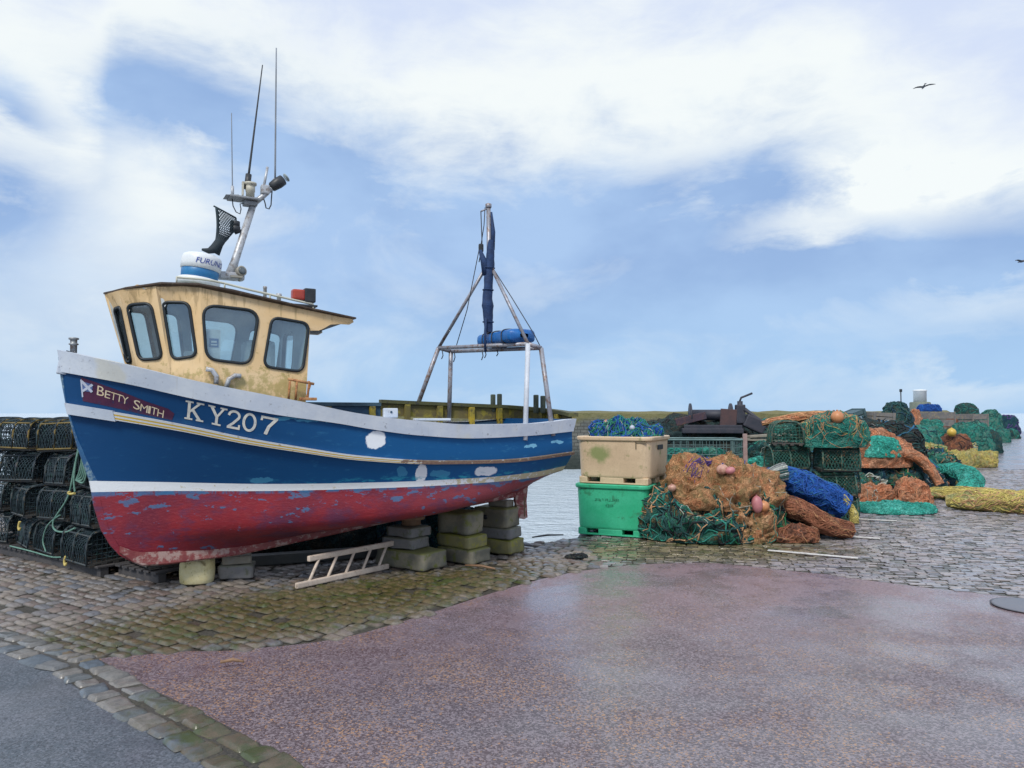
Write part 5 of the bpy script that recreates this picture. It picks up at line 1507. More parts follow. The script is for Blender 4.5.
# ------------------------------------------------------------------ lobster pots
def arch(W, H, n=18, sq=.62):
    out = []
    for i in range(n + 1):
        a = PI * i / n
        ca, sa = math.cos(a), math.sin(a)
        out.append((-W / 2 * math.copysign(abs(ca) ** sq, ca), H * abs(sa) ** sq * .98))
    return out
def make_pot(frame_m, net_m, wood_m, rope_m, L=.66, W=.48, H=.385, seed=0, sq=.62):
    rnd = random.Random(seed)
    root = empty('lobster_pot')
    A_ = arch(W, H - .03, 18, sq)
    mb = MB()
    for x in (-L / 2 + .02, 0, L / 2 - .02): mb.tube([(x, y, z + .03) for y, z in A_] + [(x, A_[0][0], .03)], .013, 6)
    for k in (0, 5, 9, 13, 18): mb.tube([(-L / 2 + .02, A_[k][0], A_[k][1] + .03), (L / 2 - .02, A_[k][0], A_[k][1] + .03)], .011, 6)
    for x in (-L / 2 + .02, L / 2 - .02): mb.tube([(x, -W / 2, .03), (x, W / 2, .03)], .013, 6)
    mb.build('pot_frame', frame_m, root)
    mb = MB()
    for y in (-.4, -.13, .13, .4): mb.box((0, y * W, .012), (L, .055, .022))
    for x in (-.45, 0, .45): mb.box((x * L, 0, .033), (.05, W, .018))
    mb.build('pot_base', wood_m, root)
    # netting: crossing diagonal twines over the arch and both ends
    mb = MB(); F = pchip([(i / 18, A_[i][0]) for i in range(19)]); Gz = pchip([(i / 18, A_[i][1]) for i in range(19)])
    S = lambda u, s: Vector((-L / 2 + .02 + (L - .04) * u, F(s) * .985, Gz(s) * .985 + .03))
    nu, ns = 11, 15
    for i in range(-ns, nu + 1):
        for sg in (0, 1):
            P = []
            for j in range(16):
                s = j / 15; u = (i + s * ns) / nu
                if sg: u = 1 - u
                if -.001 <= u <= 1.001: P.append(S(u, s) + Vector((rnd.uniform(-.004, .004), rnd.uniform(-.004, .004), rnd.uniform(-.004, .004))))
            if len(P) > 1: mb.tube(P, .0048, 3, cap=False, smooth=False)
    for x in (-L / 2 + .025, L / 2 - .025):
        for i in range(1, 9):
            y = -W / 2 + W * i / 9; zt_ = interp(sorted(A_), y); mb.tube([(x, y, .03), (x, y + .02, zt_ + .03)], .0048, 3, cap=False, smooth=False)
        for i in range(1, 7):
            z = H * i / 7.5; hw = max([abs(a[0]) for a in A_ if a[1] >= z] or [.05]); mb.tube([(x, -hw, z + .03), (x, hw, z + .02)], .0048, 3, cap=False, smooth=False)
    # inner funnel eyes
    for sg in (-1, 1):
        for k in range(9):
            a = 2 * PI * k / 9; mb.tube([(sg * .1 + .13 * math.cos(a), -W * .46, .2 + .12 * math.sin(a)), (sg * .05 + .05 * math.cos(a), sg * .02, .17 + .05 * math.sin(a))], .005, 3, cap=False)
    mb.build('netting', net_m, root)
    # rubber-strip fendering and rope tangle inside
    mb = MB()
    for q in range(7):
        P = [Vector((rnd.uniform(-.25, .25) * L / .66, rnd.uniform(-.16, .16), rnd.uniform(.06, .22)))]
        for _ in range(9): 
            v = P[-1] + Vector((rnd.uniform(-.12, .12), rnd.uniform(-.10, .10), rnd.uniform(-.05, .05)))
            P.append(Vector((max(-L * .42, min(L * .42, v.x)), max(-W * .36, min(W * .36, v.y)), max(.05, min(H * .7, v.z)))))
        mb.tube(P, .009, 4, cap=False)
    for x in (-L / 2 + .02, 0, L / 2 - .02):
        mb.tube([(x + .012 * math.sin(i * 2.4), y * 1.03 + .005 * math.cos(i * 2.4), z * 1.02 + .035) for i, (y, z) in enumerate(A_)], .009, 5)
    mb.build('rope_lashing', rope_m, root)
    return root
M_pf = paint('dark_pot_frame', (.03, .045, .055), (.05, .06, .06), (.13, .10, .05), rough=.6, scale=12, stain_amt=.25)
M_pfo = paint('ochre_pot_frame', (.20, .14, .035), (.13, .10, .03), rough=.7, scale=12)
M_pn = paint('navy_twine', (.010, .022, .033), (.016, .04, .05), (.02, .06, .055), rough=.8, scale=7, stain_amt=.3, bump=0)
M_pw = paint('wet_pot_wood', (.045, .042, .04), (.07, .06, .05), rough=.6, scale=10)
M_pr = paint('dark_lashing', (.012, .025, .04), (.035, .06, .065), (.08, .06, .09), rough=.8, scale=8, stain_amt=.2, bump=0)
M_gn = paint('green_twine', (.012, .075, .06), (.02, .11, .085), (.05, .06, .035), rough=.8, scale=6, bump=0)
M_gr = paint('green_lashing', (.02, .10, .08), (.04, .12, .09), (.20, .16, .08), rough=.8, scale=8, stain_amt=.3, bump=0)
M_gf = paint('green_pot_frame', (.03, .07, .06), (.05, .09, .07), (.18, .14, .08), rough=.6, scale=12)
M_ofl = paint('blue_white_net_bag', (.35, .4, .48), (.08, .12, .25), rough=.8, scale=30)
def place(proto, loc, rz, label, group, tilt=(0, 0), sc=1.0, used=[]):
    o = proto if proto.name not in used else copy_tree(proto)
    used.append(proto.name)
    o.location = loc; o.rotation_euler = (tilt[0], tilt[1], rz); o.scale = (sc,) * 3
    return tag(o, label, 'lobster pot', group)
pr = [make_pot(M_pf, M_pn, M_pw, M_pr, seed=s, sq=q) for s, q in ((1, .5), (2, .6), (3, .45))]
P0, dv = Vector((-6.98, 9.78, 0)), Vector((.83, -.555, 0)).normalized()
nrm = Vector((dv.y, -dv.x, 0)) * -1
if nrm.y < 0: nrm = -nrm
rnd = random.Random(11)
rows_w = ['bottom', 'second', 'third', 'top']
az = math.atan2(dv.y, dv.x)
M_pal = paint('dark_pallet', (.05, .05, .055), (.075, .07, .07), rough=.7, scale=10)
def make_pallet():
    root = empty('pallet')
    mb = MB()
    for y in (-.42, 0, .42): mb.box((0, y, .05), (.78, .09, .10), bev=.005)
    mb.build('bearer', M_pal, root)
    for i in range(6):
        mb = MB(); mb.box((-.35 + .14 * i, 0, .112), (.10, 1.0, .022), bev=.004); mb.build('board', M_pal, root)
    return root
pal = make_pallet()
ncol = 5
for c in range(ncol):
    q = P0 + dv * (.76 * c + .33) + nrm * .48
    if c == 4: q += nrm * .18 + dv * .05
    o = pal if c == 0 else copy_tree(pal)
    o.location = (q.x, q.y, .01); o.rotation_euler = (0, 0, az)
    tag(o, 'dark wooden pallet under the stacked lobster pots', 'pallet', 'pallets under the lobster pots')
    for back in (0, 1):
        for r in range(4):
            if c == 4 and r > 2: continue
            pp = P0 + dv * (.76 * c + .33 + rnd.uniform(-.09, .09)) + nrm * (.24 + back * .5 + rnd.uniform(-.09, .05))
            if c == 4: pp += nrm * .18 + dv * .05
            z = .135 + r * .402 + (0.0 if c else .0)
            lb = 'dark netted lobster pot in the stack left of the bow' if not back else 'dark lobster pot at the back of the stack left of the bow'
            o = place(pr[(c * 3 + r * 2 + back) % 3], (pp.x, pp.y, z), az + rnd.uniform(-.22, .22) + (PI if rnd.random() < .5 else 0), lb, 'dark lobster pots stacked left of the bow' if not back else 'dark lobster pots at the back of the stack', (rnd.uniform(-.06, .06), rnd.uniform(-.05, .05)))
            if r == 3 and c in (1, 2) and not back:
                [setattr(s_, 'link', 'OBJECT') or setattr(s_, 'material', M_pfo) for ch in o.children if ch.name.startswith('pot_frame') for s_ in ch.material_slots]
                o['label'] = 'lobster pot with ochre frame on top of the stack left of the bow'
                o['group'] = 'ochre framed lobster pots on the stack'
DARK_BEHIND = (-6.3, 11.15)
# rope hanging down the front of the pots, with yellow hook ends
M_grope = paint('pale_green_rope', (.16, .30, .24), (.10, .22, .18), rough=.8, scale=20)
M_hook = paint('yellow_plastic', (.62, .50, .16), (.5, .4, .12), rough=.5)
def front(px, py):
    """point on the front plane of the pot stack"""
    N_ = Vector((-nrm.x, -nrm.y, 0)); O_ = P0 - nrm * .03
    r_ = ray(px, py); C_ = Vector((0, 0, CAMH)); return C_ + r_ * ((O_ - C_).dot(N_) / r_.dot(N_))
def cr(P, k=6):
    out = []
    for i in range(len(P) - 1):
        a, b, c, d = P[max(i - 1, 0)], P[i], P[i + 1], P[min(i + 2, len(P) - 1)]
        for j in range(k):
            t = j / k; out.append(0.5 * ((2 * b) + (c - a) * t + (2 * a - 5 * b + 4 * c - d) * t * t + (3 * b - a - 3 * c + d) * t ** 3))
    return out + [P[-1]]
mb = MB(); mb.tube(cr([front(*q) for q in ((79, 446), (74, 470), (68, 497), (54, 520), (55, 530), (66, 532), (75, 528))]), .011, 6)
mb.tube(cr([front(*q) for q in ((80, 447), (76, 462), (74, 480), (75, 492))]), .012, 6); mb.tube(cr([front(*q) for q in ((60, 515), (48, 525), (43, 540), (46, 552))]), .009, 6)
for k in range(5): mb.tube(cr([front(78 + k * .6, 445), front(82 + k * 1.2, 455 + k * 2), front(80 + k, 470 + 3 * k), front(76, 480)]), .012, 5)
o = mb.build('rope', M_grope); tag(o, 'pale green rope looped down the front of the stacked pots beside the bow', 'rope')
mb = MB(); mb.tube(cr([front(*q) for q in ((10, 546), (30, 551), (52, 557), (66, 557), (69, 560))]), .009, 6)
o = mb.build('rope', M_grope); tag(o, 'thin pale rope strung low along the front of the pot stack', 'rope')
for (px, py, lb) in ((68, 562, 'yellow hook hanging low on the pots just left of the bow'), (22, 527, 'yellow hook hanging on the pots near the left edge'), (73, 493, 'yellow hook lying level on the pots beside the boat stem')):
    c = front(px, py) - nrm * .03
    mb = MB(); P = [c + dv * a * .01 + Vector((0, 0, b * .01)) for a, b in ((1, 7), (0, 5), (-1.5, 2), (-1.5, -1), (0, -3), (2, -2), (2, 0))]
    if py == 493: P = [c + dv * (q - c).z * 1.4 + Vector((0, 0, (q - c).dot(dv) * .5)) for q in P]
    mb.tube(cr(P, 3), .014, 7); o = mb.build('hook', M_hook); tag(o, lb, 'hook')
# ------------------------------------------------------------------ fish bins
def bin_mat(name, a, b, dirt, amt):
    return paint(name, a, b, dirt, rough=.5, scale=3.2, stain_amt=amt, bump=.15, fine=50)
def rrect(hx, hy, r, n=5):
    out = []
    for cx_, cy_, a0 in ((hx - r, hy - r, 0), (-hx + r, hy - r, PI / 2), (-hx + r, -hy + r, PI), (hx - r, -hy + r, 1.5 * PI)):
        for i in range(n + 1):
            a = a0 + PI / 2 * i / n; out.append((cx_ + r * math.cos(a), cy_ + r * math.sin(a)))
    return out
def fish_bin(name, mat, W, D, Hh, loc, rz, label, dirt=None):
    root = empty(name, loc, rz, label, 'fish bin', None)
    mb = MB(); r = .14; fz = .09
    lv = [(fz, -.03), (fz + .03, -.022), (Hh * .55, -.014), (Hh - .07, -.004), (Hh - .055, .022), (Hh - .012, .024), (Hh, .012), (Hh, -.055), (Hh - .05, -.07), (fz + .09, -.095), (fz + .07, -.16)]
    P = []
    for z, o_ in lv:
        P.append([Vector((x, y, z)) for x, y in rrect(W / 2 + o_, D / 2 + o_, r)])
    P = [row + [row[0]] for row in P]
    mb.grid(P, 0, False)
    nn = len(P[0]) - 1
    for row_i in (0, len(P) - 1):
        o_ = row_i * (nn + 1); mb.f.append(tuple(range(o_, o_ + nn))); mb.mi.append(0); mb.sm.append(False)
    body = mb.build('bin_body', mat, root)
    bv = body.modifiers.new('soft', 'BEVEL'); bv.width = .01; bv.segments = 2; bv.limit_method = 'ANGLE'; bv.angle_limit = math.radians(50)
    # three skids leave two fork pockets per side
    for x, w in ((-W / 2 + .10, .13), (-.02, .36), (W / 2 - .13, .19)):
        for y in (-D / 2 + .125, 0, D / 2 - .125):
            mb = MB(); mb.box((x, y, fz / 2 + .004), (w, .19, fz + .012), bev=.018); mb.build('skid', mat, root)
    for y in (-D / 2 + .075, D / 2 - .075):
        mb = MB(); mb.box((0, y, .012), (W - .14, .10, .02), bev=.006); mb.build('bottom_bar', mat, root)
    for sx in (-1, 1):
        mb = MB(); mb.box((sx * (W / 2 + .002), 0, Hh - .16), (.012, .26, .07), bev=.004); mb.build('hand_slot', M_dark, root)
    return root
M_gbin = bin_mat('green_plastic', (.025, .40, .20), (.045, .46, .25), (.03, .24, .12), .2)
M_bbin = bin_mat('beige_plastic', (.64, .49, .32), (.56, .42, .27), (.30, .28, .13), .25)
gb = fish_bin('fish_bin', M_gbin, 1.08, 1.0, .74, (1.62, 11.2, .025), math.radians(-23), 'bright green plastic fish bin standing on the quay under a beige one')
bb = fish_bin('fish_bin', M_bbin, 1.12, 1.1, .69, (1.70, 11.26, .768), math.radians(-27), 'dirty beige plastic fish bin stacked on the green one, full of netting')
_t = NT(M_bbin.node_tree); _p = [n for n in _t.n if n.type == 'BSDF_PRINCIPLED'][0]; _c = _p.inputs['Base Color'].links[0].from_socket
_o = _t.coord('Object'); _x, _y, _z = _t.sep(_o)
_u, _w = _t.m('DIVIDE', _t.m('ADD', _x, .20), .24), _t.m('DIVIDE', _t.m('SUBTRACT', _z, .44), .17)
_g = _t.m('EXPONENT', _t.m('MULTIPLY', _t.m('ADD', _t.m('MULTIPLY', _u, _u), _t.m('MULTIPLY', _w, _w)), -1.0))
_k = _t.step(_t.m('ADD', _t.m('MULTIPLY', _g, .55), _t.m('MULTIPLY', _t.noise(_o, 9.0, 6, .7), .6)), .52, .80)
_c = _t.mix(_t.m('MULTIPLY', _k, .8), _c, (.17, .24, .07))
_c = _t.mix(_t.m('MULTIPLY', _t.step(_t.noise(_t.comb(_t.m('MULTIPLY', _x, 9.0), _t.m('MULTIPLY', _y, 9.0), _t.m('MULTIPLY', _z, 1.5)), 1.0, 5, .65), .55, .75), .4), _c, (.30, .22, .13))
_t.put(_p.inputs['Base Color'], _c)
# faded, no longer readable stencil lines on the green bin
mb = MB(); rs = random.Random(4)
def stencil(x0, x1, z, h):
    x = x0
    while x < x1:
        w = rs.uniform(.018, .030)
        for k in range(3):
            a = rs.random()
            yy = -.5 - .003
            if a < .45: mb.box((x + rs.choice((0, w * .8)), yy, z + h / 2), (.006, .003, h))
            elif a < .9: mb.box((x + w * .4, yy - .0007, z + h * rs.choice((.08, .5, .92))), (w * .8, .003, .006))
        x += w + .012
stencil(-.24, .13, .50, .036); stencil(-.08, .03, .42, .036)
st = mb.build('stencil', paint('faded_stencil', (.012, .15, .075), (.014, .2, .1), rough=.6, scale=30), gb)
st.location = (0, .008, 0)
# worn metal corner bracket on the beige bin
mb = MB(); mb.box((.43, -.545, .61), (.16, .02, .02)); mb.box((.36, -.545, .57), (.016, .02, .10)); mb.build('strap', paint('dirty_strap', (.2, .16, .1), rough=.7), bb)

# ------------------------------------------------------------------ net heaps
NETC = {
 'orange': ((.54, .29, .14), (.60, .36, .20), (.42, .22, .10), (.48, .19, .09), (.24, .18, .08)),
 'rust': ((.30, .115, .06), (.36, .17, .09), (.18, .08, .055), (.12, .07, .055)),
 'coral': ((.60, .24, .12), (.48, .18, .09), (.62, .34, .21), (.34, .19, .12)),
 'teal': ((.025, .22, .17), (.05, .28, .22), (.018, .14, .13), (.12, .24, .19)),
 'aqua': ((.045, .42, .33), (.03, .31, .25), (.11, .48, .40)),
 'darkteal': ((.018, .085, .085), (.035, .12, .105), (.015, .05, .06), (.07, .09, .07)),
 'navy': ((.012, .05, .085), (.02, .08, .11), (.03, .10, .09)),
 'blue': ((.012, .085, .36), (.02, .13, .46), (.01, .05, .22)),
 'yellow': ((.54, .45, .13), (.42, .34, .12), (.62, .53, .26), (.28, .31, .15)),
 'dark': ((.025, .05, .055), (.04, .075, .07), (.06, .05, .035)),
 'mix': ((.03, .11, .10), (.22, .14, .06), (.03, .17, .11)),
}
NM = {k: net_mat(k + '_netting', v, cell=(26 if k in ('orange', 'rust') else 20)) for k, v in NETC.items()}
def tw(c, n): return paint(n, c, tuple(q * .6 for q in c), tuple(min(1, q * 1.5) for q in c), rough=.85, scale=12, stain_amt=.3, bump=0)
TWM = {k: tw(v[0], k + '_rope') for k, v in NETC.items()}
TWM.update({'grey': tw((.30, .33, .32), 'grey_rope'), 'pale': tw((.45, .48, .42), 'pale_rope'), 'tan': tw((.50, .29, .15), 'tan_rope'), 'purple': tw((.10, .05, .22), 'purple_rope'), 'black': tw((.012, .016, .02), 'black_rope'), 'green': tw((.02, .22, .09), 'green_rope'), 'lblue': tw((.03, .16, .30), 'light_blue_rope')})
class Heap:
    def __init__(s, rx, ry, h, seed, lump=.16, fold=.07, flat=.55, freq=2.2, under=.0, lean=(0, 0)):
        s.rx, s.ry, s.h, s.sd, s.lump, s.fold, s.flat, s.fq, s.lean = rx, ry, h, seed, lump, fold, flat, freq, lean
    def pt(s, th, q, off=0.0):
        c = max(math.cos(q * PI / 2), 0) ** s.flat; z = math.sin(q * PI / 2) ** 1.05
        p = Vector((s.rx * c * math.cos(th), s.ry * c * math.sin(th), s.h * z))
        n = Vector((p.x / s.rx ** 2, p.y / s.ry ** 2, (p.z + .15 * s.h) / s.h ** 2)).normalized()
        o = Vector((s.sd * 7.1, s.sd * 3.3, s.sd * 1.7))
        sc = min(s.rx, s.ry, s.h * 1.2)
        a = p / max(sc, .2)
        wob = .5 * mnoise.noise(a * 1.3 + o)
        dr = Vector((math.cos(th + wob) * 3.4, math.sin(th + wob) * 3.4, q * 1.1)) + o          # folds that run down the slope
        d = s.lump * sc * 1.25 * fbm(a * s.fq * .6 + o, 3) + s.fold * sc * ((0.35 - abs(mnoise.noise(a * s.fq * 2.0 + o))) * 1.7 + (0.3 - abs(mnoise.noise(dr))) * 1.5 * (1 - q) ** .5) + .05 * sc * (.3 - abs(mnoise.noise(a * s.fq * 5.5 + o)))
        if q < .12: d *= .3 + q / .12 * .7
        r = p + n * (d + off) + Vector((s.lean[0] * z, s.lean[1] * z, 0))
        r.z = max(r.z, off * .5)
        return r
    def mesh(s, nt=72, nq=26):
        P = []
        for j in range(nt + 1):
            P.append([s.pt(2 * PI * j / nt, i / nq) for i in range(nq + 1)])
        return MB().grid(P, 0, True)
    def strands(s, mb, n, r, L, rnd, mi=0, q0=(0.0, .9), bias=0.0, th=(0, 2 * PI), wig=.5, sag=0.0):
        for _ in range(n):
            t_, q = rnd.uniform(*th), rnd.uniform(*q0); hd = rnd.uniform(0, 2 * PI) if bias == 0 else (bias + rnd.gauss(0, .35))
            P = []; size = max(s.rx, s.ry)
            steps = max(4, int(L * rnd.uniform(.5, 1.3) / .06))
            for k in range(steps):
                P.append(s.pt(t_, q, r * .6 + .012 * abs(mnoise.noise(Vector((t_ * 5, q * 9, s.sd))))))
                hd += rnd.gauss(0, wig)
                q += .06 / (s.h * 1.4) * math.sin(hd) * (1 if bias == 0 else 1); t_ += .06 / size * math.cos(hd)
                if q > .97: q = .97; hd = -abs(hd)
                if q < 0.01: q = .01; hd += 1.0
            mb.tube(P, r * rnd.uniform(.5, .9), 4, mi=mi, cap=False)
        return mb
def buoy(parent, p, r, mat, M=None, name='float'):
    mb = MB(); mb.sphere((0, 0, 0), r if isinstance(r, tuple) else (r, r, r), 10)
    rr = r if not isinstance(r, tuple) else r[0]
    mb.tube([(0, rr * .9 * math.cos(a * PI / 3) * 0 + .18 * rr * math.cos(a * PI / 3), (r[2] if isinstance(r, tuple) else r) + .12 * rr * math.sin(a * PI / 3)) for a in range(7)], .1 * rr, 5, cap=False)
    o = mb.build(name, mat, parent); o.location = p
    if M is not None: o.rotation_euler = M
    return o
M_pink = paint('pale_pink_float', (.55, .32, .24), (.48, .27, .20), (.35, .16, .12), rough=.45, scale=8)
M_pink2 = paint('rose_float', (.50, .20, .20), (.42, .15, .17), rough=.45, scale=8)
M_orf = paint('orange_float', (.55, .24, .10), (.48, .20, .09), rough=.45, scale=8)
M_yef = paint('yellow_float', (.60, .40, .06), (.5, .33, .06), rough=.45, scale=8)
def net_pile(c, dims, rot, key, label, ropes, seed, cat='fishing net', name='net_pile', z=.02, group=None, **kw):
    """ropes: list of (material key, count, radius, length[, kwargs])"""
    root = empty(name, (c[0], c[1], z), rot, label, cat, group)
    hp = Heap(*dims, seed, **kw); small = c[1] > 20
    hp.mesh(64 if small else 130, 24 if small else 46).build('netting', NM[key], root)
    rnd = random.Random(seed * 13 + 5)
    for rp in ropes:
        mb = MB(); kk = rp[4] if len(rp) > 4 else {}
        hp.strands(mb, rp[1], rp[2], rp[3], rnd, **kk)
        o = mb.build('tangled_rope', TWM[rp[0]], root); o['kind'] = 'stuff'
    return root, hp
# blue and green netting heaped in the beige bin
cb = bb.matrix_basis.translation
n_, h_ = net_pile((1.70, 11.26), (.50, .50, .28), math.radians(-27), 'blue', 'blue and green netting with pale cords heaped in the beige bin', [('teal', 90, .011, 1.0), ('green', 50, .010, .9), ('blue', 90, .011, 1.0), ('pale', 16, .007, 1.2), ('darkteal', 40, .012, .8)], 3, z=.768 + .60, lump=.3, fold=.16, flat=.4)
for a, q, mm in ((4.2, .75, M_pink), (5.3, .5, M_flagw)): buoy(n_, h_.pt(a, q, .015), .04, mm)
# big double heap: dark tangle below, orange net thrown over it
base_c = (2.86, 10.72)
net_pile(base_c, (.98, .60, .66), 0.02, 'mix', 'low dark green and brown tangle of rope netting beneath the orange net', [('darkteal', 110, .016, 1.0), ('teal', 60, .014, .9), ('tan', 60, .014, .8), ('black', 80, .017, .9), ('green', 24, .012, .8), ('pale', 7, .008, .7), ('orange', 30, .014, .6)], 5, lump=.28, fold=.22, flat=.36)
o_, oh = net_pile((2.98, 10.75), (.80, .62, .62), 0.0, 'orange', 'big orange brown net heap with pink floats right of the green bin', [('orange', 90, .004, 1.2, {'q0': (.05, .95), 'wig': .25}), ('tan', 60, .004, 1.0, {'wig': .25}), ('purple', 16, .008, .5, {'th': (3.7, 4.0), 'q0': (.45, .8), 'bias': 1.5, 'wig': .1}), ('pale', 6, .006, .7), ('blue', 10, .010, .35, {'q0': (.8, .95)})], 8, z=.46, lump=.26, fold=.24, flat=.60)
for px, py, r_, mm in ((718, 471, (.085, .07, .07), M_pink), (727, 471, (.07, .06, .05), M_pink2), (754, 505, (.075, .07, .12), M_pink2), (765, 508, (.075, .07, .075), M_orf), (663, 490, (.06, .06, .05), M_pink)):
    # seat each float on the heap along the line of its place
    best = min(((oh.pt(a * .05, q * .03), a, q) for a in range(126) for q in range(33)), key=lambda k: ((at(px, py, 10.2) - (k[0] + Vector((2.98, 10.75, .46)))).length + (0 if math.sin(k[1] * .05) < 0.25 else 9)))
    buoy(o_, oh.pt(best[1] * .05, best[2] * .03, .03), r_, mm, (random.uniform(-.3, .3), random.uniform(-.3, .3), 0))
# orange skirt hanging to the ground on the right
net_pile((3.18, 10.42), (.46, .30, .46), -.1, 'orange', 'orange net skirt spilling to the ground at the right end of the big heap', [('orange', 40, .005, .8), ('tan', 24, .006, .7), ('teal', 10, .008, .6, {'q0': (0, .2)})], 12, lump=.3, fold=.2, flat=.4)
# second group: green base, rust brown net snake, bright blue net, coil of striped warp
net_pile((4.12, 11.25), (.70, .5, .46), 0, 'darkteal', 'dark green netting lying under the blue net bundle', [('teal', 60, .011, .8), ('black', 40, .014, .8), ('darkteal', 40, .012, .8)], 14, lump=.25, fold=.15, flat=.4)
def net_roll(name, pts, radii, key, label, seed, ropes=(), cat='fishing net', group=None, flatten=.85, n=22):
    """a long gathered net: a lumpy sausage along a path"""
    root = empty(name, pts[0], 0, label, cat, group)
    path = cr([Vector(p) - Vector(pts[0]) for p in pts], 10)
    R_ = pchip([(i / (len(radii) - 1), r) for i, r in enumerate(radii)])
    rnd = random.Random(seed)
    def S(i, a, off=0.0):
        p = path[i]; t = (path[min(i + 1, len(path) - 1)] - path[max(i - 1, 0)]).normalized()
        sd = t.cross(Vector((0, 0, 1))); sd = sd.normalized() if sd.length > 1e-5 else Vector((1, 0, 0)); up = sd.cross(t)
        r = R_(i / (len(path) - 1))
        k = 1 + .22 * mnoise.noise(Vector((math.cos(a) * 1.5, math.sin(a) * 1.5, i * .22 + seed))) + .10 * math.sin(a * 7 + i * .15 + seed + 2 * mnoise.noise(Vector((i * .2, seed, 0)))) * .6
        w = p + sd * math.cos(a) * (r * k + off) + up * math.sin(a) * (r * k * flatten + off)
        w.z = max(w.z, .012 - pts[0][2] + .01)
        return w
    mb = MB(); mb.grid([[S(i, 2 * PI * a / n) for a in range(n + 1)] for i in range(len(path))], 0, True)
    for e in (0, len(path) - 1): 
        o = len(mb.v); mb.v += [tuple(S(e, 2 * PI * a / n)) for a in range(n)]; mb.f.append(tuple(range(o, o + n))); mb.mi.append(0); mb.sm.append(False)
    mb.build('netting', NM[key], root)
    for k_, cnt, r_, wild in ropes:
        mb = MB()
        for _ in range(cnt):
            i0 = rnd.randint(0, len(path) - 5); L = rnd.randint(6, 22); a = rnd.uniform(0, 2 * PI); P = []
            for i in range(i0, min(i0 + L, len(path))):
                P.append(S(i, a, r_ * .6)); a += rnd.gauss(0, wild)
            if len(P) > 2: mb.tube(P, r_, 4, cap=False)
        o = mb.build('tangled_rope', TWM[k_], root); o['kind'] = 'stuff'
    return root
net_roll('net_roll', [(3.55, 10.95, .40), (3.85, 10.75, .48), (4.15, 10.62, .40), (4.45, 10.55, .22), (4.80, 10.62, .14)], [.10, .17, .16, .15, .14], 'rust', 'rust brown net roll snaking down in front of the blue net', 21, (('rust', 160, .006, .25), ('orange', 30, .005, .25)))
net_pile((3.95, 10.35), (.30, .16, .20), 0, 'rust', 'small rust brown net lump on the ground below the brown roll', [('rust', 60, .007, .5), ('orange', 10, .006, .5)], 23, lump=.3, fold=.2)
net_roll('net_roll', [(3.75, 11.30, .78), (4.1, 11.2, .80), (4.5, 11.1, .66), (4.92, 11.0, .40)], [.12, .21, .25, .22], 'blue', 'bright blue net bundle lying across the green netting', 25, (('blue', 160, .009, .35), ('lblue', 30, .007, .3)))
net_roll('net_roll', [(4.72, 10.90, .66), (4.87, 10.86, .52), (4.97, 10.84, .34), (4.98, 10.82, .20)], [.04, .06, .06, .05], 'yellow', 'yellow strip of netting at the right end of the blue net', 26, (('yellow', 30, .007, .3),))
# coil of striped grey warp
def coil():
    c = at(770, 477, 11.0); root = empty('rope_coil', c, .0, 'grey striped rope hank gathered in a bundle above the blue net', 'rope')
    rnd = random.Random(3)
    for key, cnt in (('grey', 60), ('pale', 20), ('darkteal', 26), ('black', 16)):
        mb = MB()
        for _ in range(cnt):
            a = rnd.uniform(-.2, PI + .2); rr = rnd.uniform(.5, 1.0); P = []
            for i in range(9):
                t = i / 8; w = .03 + .17 * rr * math.sin(t * PI * .55)
                P.append(Vector((-.26 + .48 * t, .9 * w * math.cos(a) , -.14 + .22 * t + w * math.sin(a) - .07 * t * t)))
            mb.tube(P, .011, 5, cap=False)
        mb.build('rope_strand', TWM[key], root)['kind'] = 'stuff'
coil()
# ------------------------------------------------------------------ green pots behind
gp = [make_pot(M_gf, M_gn, M_pw, M_gr, L=.62, W=.5, H=.40, seed=s, sq=q) for s, q in ((31, .8), (32, .6))]
gcol = [(4.62, 12.45, 4, 'left'), (5.32, 12.2, 3, 'right'), (4.95, 13.2, 3, 'back'), (5.65, 12.95, 3, 'back')]
for i, (x, y, n, wh_) in enumerate(gcol):
    for r in range(n):
        pos = {0: 'bottom', n - 1: 'top'}.get(r, 'middle')
        lb = {'left': 'green netted lobster pot in the left stack behind the blue net', 'right': 'green netted lobster pot in the right stack behind the blue net', 'back': 'green lobster pot standing behind the front green stacks'}[wh_]
        gr_ = {'left': 'green lobster pots in the left stack', 'right': 'green lobster pots in the right stack', 'back': 'green lobster pots behind'}[wh_]
        if wh_ == 'left' and r == n - 1: lb, gr_ = 'round topped green lobster pot on top of the left stack by the sea wall', None
        o = place(gp[(i + r) % 2], (x + rnd.uniform(-.03, .03), y + rnd.uniform(-.03, .03), .03 + r * .412), -.12 + rnd.uniform(-.1, .1) + (PI / 2 if (i == 0 and r == n - 1) else 0), lb, gr_, (rnd.uniform(-.03, .03), rnd.uniform(-.03, .03)))
        if gr_ is None and 'group' in o: del o['group']
n_, h_ = net_pile((5.30, 12.3), (.52, .45, .52), .1, 'teal', 'green and orange net draped over the right stack of green pots', [('orange', 60, .006, 1.0, {'q0': (.5, .95)}), ('teal', 130, .006, 1.0), ('yellow', 12, .006, .9), ('rust', 40, .006, .7, {'q0': (.55, .95)})], 41, z=1.24, lump=.22, fold=.1, flat=.45)
buoy(n_, h_.pt(4.45, .62, .05), .10, M_orf)
net_roll('net_roll', [(4.35, 12.9, 1.62), (4.9, 12.8, 1.72), (5.4, 12.6, 1.74)], [.05, .08, .12], 'coral', 'faded orange net trailing over the tops of the green pots', 43, (('orange', 40, .008, .3),))
